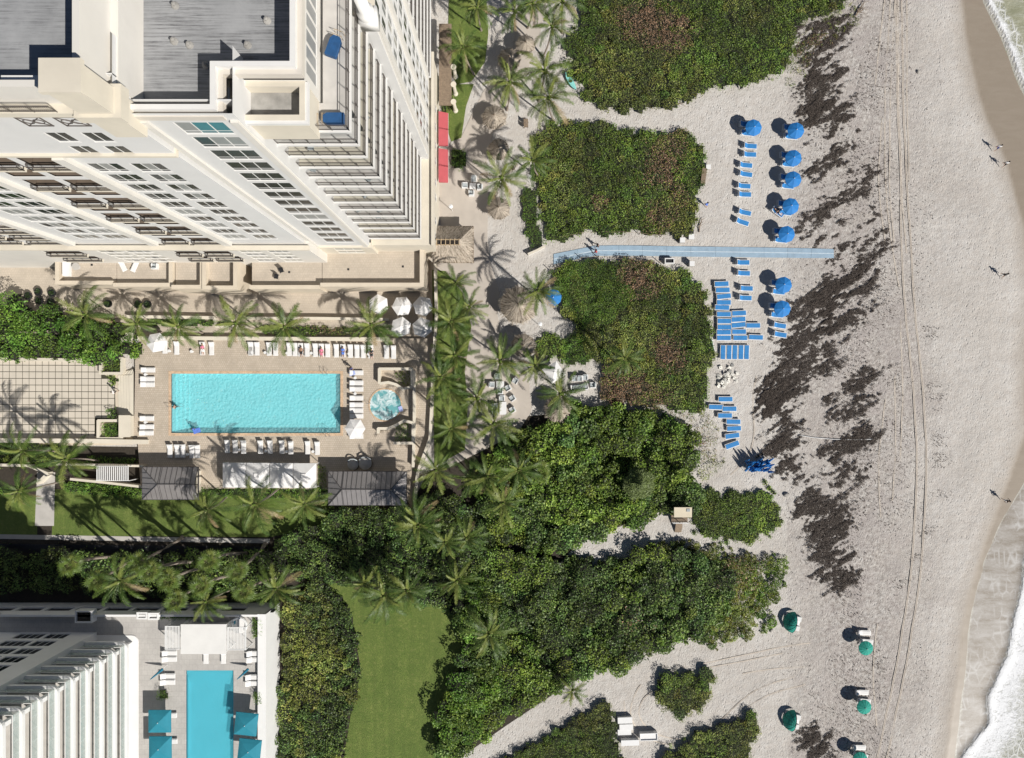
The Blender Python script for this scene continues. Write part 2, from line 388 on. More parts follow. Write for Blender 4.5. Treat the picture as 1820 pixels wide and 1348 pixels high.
t.set(Base_Color=c, Roughness=.9); t.bump(t.noise(9, 5, .8), 1.0, .15); M['lawn'] = t.mat
sheet('promenade', [(772, 270), (800, 262), (822, 240), (838, 205), (858, 165), (875, 140), (905, 128), (915, 60), (930, -60), (985, -60), (960, 60), (930, 150), (880, 220), (866, 280), (868, 350), (866, 420), (872, 470), (888, 520), (884, 560), (892, 600), (925, 640), (940, 680), (945, 730), (920, 770), (860, 800), (800, 830), (772, 800), (780, 720), (776, 640), (768, 520), (764, 440), (768, 350)], .0, M['prom'])
sheet('courtyard_base', [(-120, 632), (214, 636), (240, 690), (236, 790), (-120, 800)], .012, M['tan'])
sheet('terrace_walk', [(-120, 440), (776, 440), (772, 560), (765, 600), (225, 600), (-120, 640)], -.004, M['walk'])
sheet('garden_soil', [(-120, 790), (250, 795), (250, 850), (590, 860), (735, 890), (760, 840), (860, 790), (940, 740), (1000, 735), (1140, 770), (1160, 850), (1130, 925), (1030, 965), (985, 1010), (1080, 1170), (900, 1290), (800, 1360), (800, 1440), (-120, 1440)], -.008, M['soil'])
sheet('lawn', [(575, 1035), (640, 1040), (740, 1070), (798, 1082), (820, 1150), (814, 1205), (776, 1265), (776, 1420), (600, 1420), (625, 1260), (640, 1180), (628, 1120), (600, 1070)], .03, M['lawn'])
sheet('garden_lawn', [(96, 870), (590, 880), (600, 930), (480, 955), (92, 952)], .006, M['lawn'])
sheet('garden_lawn', [(-120, 880), (66, 880), (66, 955), (-120, 955)], .006, M['lawn'])
sheet('garden_lawn', [(798, -60), (862, -60), (868, 60), (862, 110), (838, 145), (812, 150), (796, 120)], .006, M['lawn'])
sheet('garden_lawn', [(783, 135), (812, 150), (842, 150), (828, 190), (820, 245), (802, 252), (786, 200)], .008, M['lawn'])
sheet('garden_lawn', [(768, 480), (792, 482), (822, 520), (838, 580), (826, 660), (832, 720), (826, 800), (772, 830)], .008, M['lawn'])
sheet('garden_path', [(66, 840), (98, 840), (96, 935), (62, 935)], .014, M['stone'])
sheet('garden_path', [(-120, 948), (480, 958), (478, 966), (-120, 956)], .016, M['stone'])
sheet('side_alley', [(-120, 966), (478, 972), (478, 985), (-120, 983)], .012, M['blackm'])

# tiles of the courtyard, one by one
cy = thing('courtyard_tiles', 'square cream courtyard tiles set in dark grass joints', 'paving'); cy['kind'] = 'structure'; del cy['category']
M['tile'] = mk('cream_courtyard_tile', (.53, .48, .405), .8, .07, .5, .15, 20, .01, dirt=.2)
M['joint'] = mk('dark_tile_joint', (.05, .047, .03), .95, .3, 4)
sheet('courtyard_joints', [(-60, 637), (178, 639), (178, 662), (204, 676), (206, 745), (172, 748), (170, 775), (-60, 772)], .02, M['joint'])
b = MB(); tw = 11.68 / K; b.box(-tw * .455, tw * .455, -tw * .455, tw * .455, -.03, .02); tme = b.mesh('tile', M['tile'])
for j in range(12):
    for i in range(24):
        x = 198 - i * 11.68; y = 644 + j * 11.72 + i * -.03
        if y < 672 and x > 176 or y > 742 and x > 170: continue
        o = obj('tile', tme, cy, (GX(x), GY(y), .03 + random.uniform(-.004, .004)), (random.uniform(-.006, .006), random.uniform(-.006, .006), 0))

# ---------------------------------------------------------------- seaweed, litter, tracks
def inpoly(x, y, P):
    P = np.asarray(P, float); r = np.zeros(len(x), bool); j = len(P) - 1
    for i in range(len(P)):
        c = ((P[i, 1] > y) != (P[j, 1] > y)); dn = (P[j, 1] - P[i, 1]) or 1e-9
        r ^= c & (x < (P[j, 0] - P[i, 0]) * (y - P[i, 1]) / dn + P[i, 0]); j = i
    return r
def edged(x, y, P):
    P = np.asarray(P, float); d = np.full(len(x), 1e9)
    for i in range(len(P)):
        a = P[i]; b_ = P[(i + 1) % len(P)]; ab = b_ - a; L = ab @ ab + 1e-9
        tt = np.clip(((x - a[0]) * ab[0] + (y - a[1]) * ab[1]) / L, 0, 1)
        d = np.minimum(d, np.hypot(x - a[0] - tt * ab[0], y - a[1] - tt * ab[1]))
    return d
def leafmesh(P, size, tilt, asp, rng, up=None, curl=.12):
    """diamond leaves: P (n,3), size (n,)"""
    n = len(P); az = rng.uniform(0, 2 * np.pi, n)
    a = np.stack([np.cos(az), np.sin(az), np.zeros(n)], -1)
    ti = rng.normal(0, tilt, n); ro = rng.normal(0, tilt, n)
    a[:, 2] = np.sin(ti); a[:, :2] *= np.cos(ti)[:, None]
    bvec = np.stack([-np.sin(az), np.cos(az), np.zeros(n)], -1); bvec = bvec * np.cos(ro)[:, None]; bvec[:, 2] = np.sin(ro)
    s = size[:, None]; wdt = bvec * s * asp * .5; dn = np.array([0, 0, 1.]) * s * curl
    V = np.stack([P - a * s * .5 - dn, P + wdt, P + a * s * .5 - dn, P - wdt], 1).reshape(-1, 3)
    Fq = np.arange(4 * n).reshape(n, 4); return V, Fq
WEED = [  # main drift line and the fingers that leave it
 ([(1400, 560), (1455, 520), (1480, 495), (1525, 482), (1500, 500), (1480, 540), (1450, 580), (1475, 620), (1472, 660), (1440, 690), (1405, 720), (1420, 790), (1420, 830), (1445, 870), (1470, 890), (1510, 905), (1500, 960), (1512, 1030), (1480, 1042), (1445, 1030), (1452, 960), (1415, 915), (1432, 870), (1385, 835), (1372, 790), (1378, 740), (1362, 735), (1380, 690), (1385, 650), (1378, 610), (1405, 590)], .40),
 ([(1480, 520), (1548, 502), (1550, 518), (1490, 548), (1460, 570), (1460, 555)], .45),
 ([(1470, 575), (1545, 552), (1540, 570), (1490, 592), (1465, 592)], .44),
 ([(1470, 690), (1500, 672), (1572, 655), (1560, 675), (1520, 695), (1490, 700), (1475, 712)], .42),
 ([(1475, 745), (1500, 725), (1550, 715), (1552, 735), (1515, 745), (1490, 760)], .48),
 ([(1465, 795), (1500, 780), (1550, 770), (1552, 790), (1510, 800), (1480, 822), (1455, 815)], .47),
 ([(1470, 845), (1545, 830), (1550, 845), (1510, 860), (1495, 880), (1475, 870)], .48),
 ([(1410, 60), (1450, 50), (1500, 20), (1520, 30), (1510, 70), (1480, 90), (1460, 130), (1430, 140), (1420, 100)], .53),
 ([(1420, 165), (1450, 130), (1495, 130), (1480, 165), (1470, 195), (1450, 215), (1425, 200)], .52),
 ([(1425, 222), (1455, 205), (1475, 188), (1504, 190), (1498, 225), (1478, 250), (1462, 225), (1440, 240)], .45),
 ([(1430, 305), (1470, 275), (1500, 248), (1522, 238), (1518, 262), (1490, 290), (1460, 310), (1440, 312)], .53),
 ([(1500, 325), (1530, 295), (1570, 285), (1560, 320), (1530, 350), (1500, 360), (1480, 355)], .54),
 ([(1430, 400), (1470, 350), (1500, 340), (1480, 390), (1440, 420)], .6), ([(1440, 1290), (1470, 1300), (1475, 1348), (1440, 1345), (1420, 1310)], .52),
 ([(1440, 420), (1560, 380), (1585, 440), (1540, 480), (1450, 470)], .66), ([(1380, 640), (1440, 700), (1400, 800), (1350, 760), (1340, 700)], .62)]
WV, WF, WC, nb = [], [], [], 0
for poly, thr in WEED:
    P = np.asarray(poly, float); lo = P.min(0) - 26; hi = P.max(0) + 26; n = int((hi - lo).prod() / K / K * 420)
    x = RNG.uniform(lo[0], hi[0], n); y = RNG.uniform(lo[1], hi[1], n); ins = inpoly(x, y, poly); d = edged(x, y, poly) * np.where(ins, 1, -1)
    X_ = (x - NX) / K; Y_ = (NY - y) / K
    ra = X_ * .85 + Y_ * .53; rb = Y_ * .85 - X_ * .53; nz = .32 * fbm(ra * .4, rb, 2.6, 77, 3) + .46 * fbm(ra * .36, rb * 1.1, .85, 78, 3) + .22 * vnoise(ra * .6, rb, .25, 79); nz = (nz - .5) * 2.2 + .5
    keep = nz + RNG.normal(0, .07, n) > np.where(P[:, 1].mean() < 480, thr + .03, thr + (.05 if len(poly) > 20 else .11)) + np.where(d < 0, -d / 26 * .45, -np.clip(d / 14, 0, 1) * .15)
    x, y = X_[keep], Y_[keep]; m = len(x)
    z = .0 + np.clip(nz[keep] - thr, 0, .4) * .5 * RNG.uniform(.2, 1, m) + .01
    V, F_ = leafmesh(np.stack([x, y, z], -1), RNG.uniform(.07, .30, m), .4, .28, RNG, curl=.05)
    br = RNG.uniform(.5, 1.5, m)[:, None] * np.array([[.072, .058, .049]]); br[RNG.random(m) < .06] = (.13, .105, .085)
    WV.append(V); WF.append(F_ + nb); nb += len(V); WC.append(np.repeat(br, 4, 0))
tag(obj('seaweed_drift', npmesh('seaweed_drift', np.concatenate(WV), np.concatenate(WF), M['litter'], np.concatenate(WC))), 'dark brown seaweed washed up in drifts and fingers on the pale sand', 'seaweed', kind='stuff')
n = 15000; x = RNG.normal(1535, 62, n); y = RNG.uniform(-20, 1370, n); X_ = (x - NX) / K; Y_ = (NY - y) / K
nz = fbm(X_, Y_ * .5, 4, 91, 5); keep = (nz > .5) & (x > 1330) & (x < 1660)
n2 = 1500; yt = RNG.uniform(560, 1060, n2); xt = 1628 + 25 * np.sin(yt / 130) * 0 + np.interp(yt, [560, 700, 900, 1060], [1652, 1665, 1672, 1592]) - 1628 + RNG.normal(0, 9, n2)
kt = vnoise(yt, yt * 0, 9, 5) > .62
X_ = np.concatenate([X_[keep], (xt[kt] - NX) / K]); Y_ = np.concatenate([Y_[keep], (NY - yt[kt]) / K]); m = len(X_)
V, F_ = leafmesh(np.stack([X_, Y_, RNG.uniform(.0, .05, m)], -1), RNG.uniform(.08, .30, m), .3, .4, RNG, curl=.05)
cc = RNG.uniform(.5, 1.4, m)[:, None] * np.array([[.10, .08, .068]])
tag(obj('seaweed_litter', npmesh('seaweed_litter', V, F_, M['litter'], np.repeat(cc, 4, 0))), 'thin scatter of dry weed along the raked strip of beach', 'seaweed', kind='stuff')
M['rut'] = mk('pressed_damp_sand', (.33, .29, .25), .95, .2, 4, .4, 12, .03)
M['ridge'] = mk('thrown_up_sand', (.56, .505, .44), .95, .15, 4, .5, 12, .03)
def ribbon(name, pts, wpx, mat, z=.03, prof=((-.5, 0), (-.3, .05), (-.18, -.0), (.18, -.0), (.3, .05), (.5, 0)), step=8, jit=.6, mats=None):
    P = np.asarray(pts, float); L = np.r_[0, np.cumsum(np.hypot(*np.diff(P, axis=0).T))]; n = int(L[-1] / step)
    q = np.linspace(0, L[-1], n); x = np.interp(q, L, P[:, 0]); y = np.interp(q, L, P[:, 1])
    kk = np.ones(9) / 9; xp = np.pad(x, 4, 'edge'); yp = np.pad(y, 4, 'edge'); x = np.convolve(xp, kk, 'valid'); y = np.convolve(yp, kk, 'valid')
    x = x + (vnoise(q, q * 0, 30, 3) - .5) * 2 * jit; tx = np.gradient(x); ty = np.gradient(y); l = np.hypot(tx, ty); nx = -ty / l; ny = tx / l
    V = []
    for o_, h in prof: V.append(np.stack([(x + nx * o_ * wpx - NX) / K, (NY - y - ny * o_ * wpx) / K, z + h * (.6 + .8 * vnoise(q, q * 0 + o_ * 9, 6, 2))], -1))
    V = np.stack(V, 1); m = len(prof); i = np.arange(n * m).reshape(n, m)
    Fq = np.stack([i[:-1, :-1], i[1:, :-1], i[1:, 1:], i[:-1, 1:]], -1).reshape(-1, 4)
    mi = np.tile(np.array([0, 0, 1, 0, 0][:m - 1]), n - 1)
    me = npmesh(name, V.reshape(-1, 3), Fq, [M['ridge'], mat], matidx=mi)
    return obj(name, me)
MAIN = [(1602, -20), (1606, 200), (1612, 330), (1618, 420), (1626, 560), (1640, 680), (1647, 800), (1644, 920), (1634, 1040), (1612, 1180), (1590, 1280), (1572, 1370)]
for dx, lab in ((0, 'narrow wheel rut curving along the beach, nearer the sea'), (-17, 'narrow wheel rut curving along the beach, nearer the seaweed')):
    o = ribbon('wheel_rut', [(x + dx * (1 if y > 380 else .6), y) for x, y in MAIN], 3.6, M['rut'], z=-.01); tag(o, kind='structure')
for pts in ([(1584, -20), (1574, 140), (1572, 300), (1582, 420), (1600, 520)], [(1612, -20), (1612, 160), (1616, 330)], [(1596, -20), (1598, 200), (1604, 360), (1612, 460)], [(1568, 200), (1560, 330), (1575, 440)], [(1592, -20), (1584, 120), (1580, 330), (1590, 440)], [(1575, -20), (1560, 100), (1555, 160)], [(1590, 660), (1592, 800), (1586, 900)],
            [(1225, 1215), (1160, 1225), (1130, 1250), (1135, 1290), (1200, 1320), (1262, 1300), (1300, 1262), (1340, 1225), (1420, 1200)],
            [(1145, 1210), (1120, 1240), (1118, 1290), (1180, 1330), (1275, 1305), (1318, 1265), (1360, 1235), (1440, 1215)],
            [(1345, 660), (1335, 720), (1345, 780), (1320, 830), (1290, 850)], [(1200, 1190), (1290, 1172), (1390, 1150), (1450, 1142)],
            [(1180, 1200), (1290, 1182), (1400, 1160)], [(1110, 1235), (1106, 1270), (1120, 1300)], [(1310, 1200), (1360, 1190), (1440, 1185)],
            [(1560, 1100), (1550, 1200), (1560, 1300)], [(1575, 700), (1560, 820), (1566, 930)], [(1600, 560), (1605, 700), (1600, 830)]):
    tag(ribbon('wheel_rut', pts, 2.4, M['ridge'], z=-.035), kind='structure')
# ---------------------------------------------------------------- vegetation
GRN = [(.12, .20, .028), (.17, .26, .04), (.23, .31, .058), (.08, .135, .022)]              # dune scrub
OLV = [(.18, .235, .045), (.24, .285, .062), (.135, .18, .036), (.29, .30, .09)]            # olive, drier
DRK = [(.065, .12, .026), (.11, .18, .04), (.17, .24, .06), (.045, .085, .02)]              # sea grape
LUSH = [(.10, .21, .026), (.145, .265, .038), (.08, .165, .02), (.19, .30, .05)]
BRN = np.array([(.36, .22, .13), (.29, .19, .12), (.42, .27, .165), (.24, .17, .11)])
M['under'] = mk('undergrowth_painted_shade', (.012, .014, .007), .95, .3, 3)  # near-black undergrowth; the shade between the leaves is put into its colour
def thicket(name, label, cat, poly, h, dens=60, size=(.15, .30), pal=GRN, edge=1.2, brown=(), seed=1, tilt=.5, asp=.62, gap=.0, fray=.7, zb=0.0, mixpal=None, group=None, kind='stuff', clump=2.6, dip=.45):
    """a thicket grown from many separate crowns: each crown is a dome of its own height, width and tint"""
    rng = np.random.default_rng(seed); dip = min(dip, .28) if h < 2.0 else dip
    P = np.array([tuple(G(x, y, zb + h * .8)[:2]) for x, y in poly]); lo = P.min(0) - 2.5; hi = P.max(0) + 2.5
    per = np.hypot(*(np.roll(P, -1, 0) - P).T).sum(); ar = abs((P[:, 0] * np.roll(P[:, 1], -1) - np.roll(P[:, 0], -1) * P[:, 1]).sum()) / 2
    cl = max(.22, min(max(.5, .38 * clump if h < 2.1 else .46 * clump), .3 * 2 * ar / per))
    nx, ny = (np.ceil((hi - lo) / cl)).astype(int) + 2
    cx = lo[0] + (np.arange(nx)[None, :] - .5 + rng.uniform(.0, 1, (ny, nx))) * cl; cy = lo[1] + (np.arange(ny)[:, None] - .5 + rng.uniform(.0, 1, (ny, nx))) * cl
    fx, fy = cx.ravel(), cy.ravel(); ins = inpoly(fx, fy, P); dd = edged(fx, fy, P) * np.where(ins, 1, -1) + (fbm(fx, fy, 3, seed + 5, 2) - .5) * 1.8 * fray
    big = rng.random(nx * ny); rad = cl * (.62 + .55 * rng.random(nx * ny) ** 1.5); hh = h * (1 - dip * rng.random(nx * ny) ** 1.3) * (.85 + .3 * fbm(fx, fy, 6, seed + 9, 2))
    inner = rad * .5 if fray < .3 else rad * (.1 + .2 * rng.random(nx * ny))
    alive = dd > inner
    if gap: alive &= fbm(fx, fy, 3.0, seed + 50, 3) > gap
    small = (~alive) & (dd > -.4 * fray) & (rng.random(nx * ny) < .75); rad = np.where(small, rad * .42, rad); hh = np.where(small, hh * .4, hh); alive |= small
    alive &= dd > -1.5
    tint = rng.uniform(.75, 1.3, nx * ny); yel = rng.normal(0, .07, nx * ny)
    ispal = (fbm(fx, fy, 8, seed + 61, 3) + rng.normal(0, .07, nx * ny) > .5) if mixpal is not None else np.zeros(nx * ny, bool)
    pb = np.zeros(nx * ny)
    for (bx, by, br, st) in brown:
        c = G(bx, by, h * .8); q = np.hypot(fx - c.x, fy - c.y) / (br / K); pb = np.maximum(pb, np.clip(st * 1.25 * np.clip(1.45 - q + (fbm(fx, fy, 2.5, seed + 71, 2) - .5) * 1.2, 0, 1) * rng.uniform(.55, 1.1, nx * ny), 0, 1))
    def field(x, y):
        ix = ((x - lo[0]) / cl + .5).astype(int); iy = ((y - lo[1]) / cl + .5).astype(int); best = np.zeros(len(x)); who = np.full(len(x), -1); rr = np.ones(len(x))
        for dx in (-2, -1, 0, 1, 2):
            for dy in (-2, -1, 0, 1, 2):
                k = np.clip(iy + dy, 0, ny - 1) * nx + np.clip(ix + dx, 0, nx - 1)
                q = np.hypot(x - fx[k], y - fy[k]) / rad[k] * (1 + .35 * (vnoise(x, y, .5, seed + 3) - .5))
                v = np.where(alive[k] & (q < 1), hh[k] * np.sqrt(np.clip(1 - q * q, 0, 1)) * .42 + hh[k] * .58 * (q < .97), 0)
                m = v > best; best = np.where(m, v, best); who = np.where(m, k, who); rr = np.where(m, q, rr)
        if not gap:
            pt = inpoly(x, y, P); dp = edged(x, y, P); fill = (who < 0) & pt & (dp > .25 + .3 * fray)
            best = np.where(fill, h * .42, best); who = np.where(fill, np.clip(iy, 0, ny - 1) * nx + np.clip(ix, 0, nx - 1), who)
        return best, who, rr
    low = h < 2.0 and not gap
    if low: size = (size[0] * .78, size[1] * .78); dip = min(dip, .3)
    dens *= 1.5 if low else .95; n = int((hi - lo).prod() * dens); x = rng.uniform(lo[0], hi[0], n); y = rng.uniform(lo[1], hi[1], n)
    hz, who, rr = field(x, y); k = (who >= 0) & (rng.random(n) < 1.15 - .35 * rr ** 4)
    x, y, hz, who, rr = [a[k] for a in (x, y, hz, who, rr)]; m = len(x)
    dep = rng.random(m) ** 1.3; z = zb + hz * (1 - dep * .14) - dep * min(.3, h * .22) + .03 + rng.normal(0, min(.09, h * .06), m)
    pa = np.array(pal); w1 = np.clip(.5 + rng.normal(0, .3, m) + .25 * (fbm(x, y, 1.2, seed + 13, 2) - .5), 0, .999); col = pa[(w1 * len(pa)).astype(int)] * rng.uniform(.7, 1.35, m)[:, None]
    if mixpal is not None:
        pm = np.array(mixpal); s = ispal[who]; col[s] = pm[rng.integers(0, len(pm), s.sum())] * rng.uniform(.7, 1.35, s.sum())[:, None]
    col = col * tint[who][:, None] * (.72 + .7 * np.clip((fbm(x, y, 4.5, seed + 91, 3) - .3) * 2.2, 0, 1))[:, None]; col[:, 0] *= np.clip(1 + yel[who], .75, 1.4); col[:, 2] *= 1 - .5 * np.clip(yel[who], -.3, .3)
    s = rng.random(m) < pb[who]; col[s] = BRN[rng.integers(0, 4, s.sum())] * rng.uniform(.65, 1.3, s.sum())[:, None]
    sz = rng.uniform(size[0] * .8, size[1] * .95, m) * (.8 + .4 * rng.random(nx * ny)[who])
    V, F_ = leafmesh(np.stack([x, y, z], -1), sz, tilt, asp, rng)
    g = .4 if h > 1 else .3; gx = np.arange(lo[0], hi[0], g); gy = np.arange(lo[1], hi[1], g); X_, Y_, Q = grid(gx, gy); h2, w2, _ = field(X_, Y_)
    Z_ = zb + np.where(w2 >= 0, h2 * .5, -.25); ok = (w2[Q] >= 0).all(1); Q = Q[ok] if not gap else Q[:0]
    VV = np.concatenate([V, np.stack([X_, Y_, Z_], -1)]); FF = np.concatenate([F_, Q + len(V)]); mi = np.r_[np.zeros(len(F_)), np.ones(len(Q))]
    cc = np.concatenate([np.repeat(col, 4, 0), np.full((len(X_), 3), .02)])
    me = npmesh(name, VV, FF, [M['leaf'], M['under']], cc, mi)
    o = obj(name, me); tag(o, label, cat, group, kind); return o
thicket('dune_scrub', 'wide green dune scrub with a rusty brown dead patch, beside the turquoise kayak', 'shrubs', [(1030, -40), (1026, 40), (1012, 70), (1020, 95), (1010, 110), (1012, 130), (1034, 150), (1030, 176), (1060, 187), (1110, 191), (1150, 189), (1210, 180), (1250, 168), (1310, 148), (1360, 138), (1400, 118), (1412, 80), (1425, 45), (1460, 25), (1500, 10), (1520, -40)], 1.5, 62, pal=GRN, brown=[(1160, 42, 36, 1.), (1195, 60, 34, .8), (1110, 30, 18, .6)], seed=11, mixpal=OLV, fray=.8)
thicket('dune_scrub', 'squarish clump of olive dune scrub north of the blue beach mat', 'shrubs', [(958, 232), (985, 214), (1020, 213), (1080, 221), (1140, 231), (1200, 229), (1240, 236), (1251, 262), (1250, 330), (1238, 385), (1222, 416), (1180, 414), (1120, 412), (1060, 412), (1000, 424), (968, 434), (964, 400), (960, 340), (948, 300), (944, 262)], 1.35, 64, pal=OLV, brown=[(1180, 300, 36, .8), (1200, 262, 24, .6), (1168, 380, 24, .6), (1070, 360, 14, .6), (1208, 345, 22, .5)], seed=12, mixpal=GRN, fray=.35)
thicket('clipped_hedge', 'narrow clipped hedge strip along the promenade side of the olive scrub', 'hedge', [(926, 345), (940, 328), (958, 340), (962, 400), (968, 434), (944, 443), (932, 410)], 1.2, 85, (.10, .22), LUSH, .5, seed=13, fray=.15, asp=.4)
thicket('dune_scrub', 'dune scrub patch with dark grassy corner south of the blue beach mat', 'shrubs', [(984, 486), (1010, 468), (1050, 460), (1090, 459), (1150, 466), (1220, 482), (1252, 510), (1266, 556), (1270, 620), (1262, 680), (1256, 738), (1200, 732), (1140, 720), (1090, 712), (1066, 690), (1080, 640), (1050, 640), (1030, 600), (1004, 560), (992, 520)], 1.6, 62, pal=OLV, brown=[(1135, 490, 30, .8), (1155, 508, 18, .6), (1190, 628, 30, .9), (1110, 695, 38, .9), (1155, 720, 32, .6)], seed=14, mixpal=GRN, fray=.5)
thicket('grassy_mound', 'dense dark green ground cover next to the blue parasol by the thatched hut', 'shrubs', [(990, 498), (1004, 478), (1040, 464), (1085, 466), (1110, 490), (1128, 530), (1110, 545), (1095, 570), (1040, 575), (1008, 560), (998, 530)], 1.9, 95, (.12, .26), LUSH, .8, seed=15, fray=.3, asp=.3, tilt=.7)
thicket('palm_scrub', 'bright low shrubs behind the small thatched shelter', 'shrubs', [(958, 600), (985, 592), (1000, 605), (1010, 650), (985, 640), (955, 640), (945, 625)], 1.3, 75, (.16, .34), GRN, .8, seed=16, fray=.4, asp=.35)
thicket('palm_scrub', 'bright green low shrubs beside the three grey lounge chairs', 'shrubs', [(1000, 600), (1030, 590), (1058, 600), (1060, 630), (1045, 645), (1010, 652), (1000, 630)], 1.2, 80, (.14, .3), LUSH, .8, seed=17, fray=.4, asp=.45)
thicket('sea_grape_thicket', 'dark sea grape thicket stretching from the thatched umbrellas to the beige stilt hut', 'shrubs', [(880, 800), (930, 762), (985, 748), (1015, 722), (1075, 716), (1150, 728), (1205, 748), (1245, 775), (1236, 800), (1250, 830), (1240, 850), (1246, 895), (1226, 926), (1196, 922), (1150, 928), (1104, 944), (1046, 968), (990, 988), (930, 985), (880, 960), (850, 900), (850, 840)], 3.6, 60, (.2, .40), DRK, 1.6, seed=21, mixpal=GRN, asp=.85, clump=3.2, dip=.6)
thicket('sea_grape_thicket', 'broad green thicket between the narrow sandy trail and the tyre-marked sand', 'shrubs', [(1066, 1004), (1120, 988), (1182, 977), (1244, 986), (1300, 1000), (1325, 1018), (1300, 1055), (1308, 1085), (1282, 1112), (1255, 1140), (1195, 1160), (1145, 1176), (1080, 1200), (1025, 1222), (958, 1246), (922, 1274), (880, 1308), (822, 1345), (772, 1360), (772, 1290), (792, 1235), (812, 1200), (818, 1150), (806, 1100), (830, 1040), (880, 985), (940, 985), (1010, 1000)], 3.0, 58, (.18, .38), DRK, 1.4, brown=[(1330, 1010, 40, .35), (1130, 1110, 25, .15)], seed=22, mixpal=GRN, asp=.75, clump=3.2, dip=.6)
thicket('dune_grass', 'thin olive dune grass fringing the broad thicket towards the green beach shells', 'grass', [(1120, 985), (1180, 962), (1250, 970), (1330, 988), (1395, 1000), (1388, 1040), (1366, 1085), (1374, 1112), (1335, 1138), (1255, 1162), (1240, 1100), (1270, 1040), (1200, 1010)], 1.0, 150, (.25, .55), GRN, 1.4, brown=[(1310, 1020, 40, .25)], mixpal=OLV, seed=23, asp=.25, tilt=.55, gap=.33, fray=1.4, clump=2.0)
thicket('dune_grass', 'dry yellowish grass on the bare sand below the scrub with the palm', 'grass', [(1160, 722), (1200, 735), (1258, 738), (1278, 770), (1262, 800), (1285, 830), (1250, 850), (1236, 800), (1210, 760), (1165, 745)], .8, 40, (.25, .5), OLV, .8, brown=[(1230, 775, 40, .5)], seed=27, asp=.18, tilt=.6, gap=.45, fray=1.0)
thicket('dune_grass', 'sparse grass tufts between the wide dune scrub and the first seaweed', 'grass', [(1395, 125), (1412, 60), (1450, 20), (1515, -20), (1525, 40), (1490, 60), (1450, 80), (1430, 130), (1405, 150)], .7, 40, (.25, .5), OLV, .8, brown=[(1450, 90, 40, .5)], seed=28, asp=.18, tilt=.6, gap=.46, fray=1.0)
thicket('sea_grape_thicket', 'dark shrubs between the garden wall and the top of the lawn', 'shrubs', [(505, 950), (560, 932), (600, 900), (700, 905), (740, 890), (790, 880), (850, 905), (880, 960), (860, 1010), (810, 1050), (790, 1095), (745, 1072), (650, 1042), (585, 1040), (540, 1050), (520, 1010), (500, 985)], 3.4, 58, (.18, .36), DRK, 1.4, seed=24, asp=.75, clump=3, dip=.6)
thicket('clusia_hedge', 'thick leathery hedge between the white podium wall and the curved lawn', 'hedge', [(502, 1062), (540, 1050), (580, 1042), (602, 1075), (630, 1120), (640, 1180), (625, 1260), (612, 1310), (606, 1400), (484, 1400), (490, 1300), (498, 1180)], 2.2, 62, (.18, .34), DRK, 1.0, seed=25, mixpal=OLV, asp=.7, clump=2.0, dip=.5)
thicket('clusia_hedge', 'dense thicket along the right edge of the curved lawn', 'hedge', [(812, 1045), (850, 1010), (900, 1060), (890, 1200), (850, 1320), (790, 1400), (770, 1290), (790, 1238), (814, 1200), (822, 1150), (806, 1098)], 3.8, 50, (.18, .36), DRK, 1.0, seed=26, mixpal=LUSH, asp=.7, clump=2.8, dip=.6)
thicket('beach_creeper', 'green creeper patch spreading over sand beside the beige stilt hut', 'creeper', [(1246, 885), (1262, 872), (1280, 880), (1295, 862), (1312, 878), (1340, 874), (1365, 862), (1372, 880), (1390, 905), (1388, 935), (1372, 952), (1340, 962), (1290, 962), (1250, 955), (1232, 940)], .9, 70, (.14, .28), GRN, .9, seed=31, fray=1.0)
thicket('round_bush', 'round olive bush standing alone inside the loop of tyre tracks', 'bush', [(1172, 1240), (1180, 1205), (1210, 1200), (1240, 1202), (1255, 1192), (1272, 1205), (1268, 1240), (1255, 1262), (1225, 1280), (1195, 1272), (1178, 1258)], 1.8, 70, (.16, .34), OLV, 1.0, seed=32, asp=.4, fray=.6, mixpal=GRN)
thicket('dune_grass', 'olive grass mound beside the white storage boxes', 'grass', [(880, 1366), (940, 1330), (990, 1298), (1042, 1270), (1085, 1252), (1098, 1264), (1092, 1300), (1110, 1350), (1100, 1420), (850, 1420)], 1.4, 80, (.2, .42), OLV, .8, seed=33, asp=.22, tilt=.6, mixpal=GRN, fray=.5)
thicket('dune_grass', 'dark olive shrubs at the foot of the sandy loop, past the white boxes', 'grass', [(1170, 1400), (1190, 1342), (1230, 1315), (1262, 1300), (1300, 1290), (1340, 1275), (1352, 1300), (1330, 1330), (1345, 1400)], 1.6, 62, (.2, .42), OLV, .9, seed=34, asp=.28, tilt=.6, mixpal=GRN, fray=1.0)
thicket('shade_tree', 'broad bright green tree crown over the terrace planters west of the pool', 'tree', [(-60, 536), (20, 530), (45, 545), (100, 552), (150, 556), (190, 570), (222, 588), (228, 615), (222, 636), (170, 640), (120, 634), (95, 642), (60, 632), (20, 640), (-60, 636)], 5.2, 58, (.2, .40), LUSH, 1.6, seed=41, asp=.6, clump=3, dip=.6, kind=None)
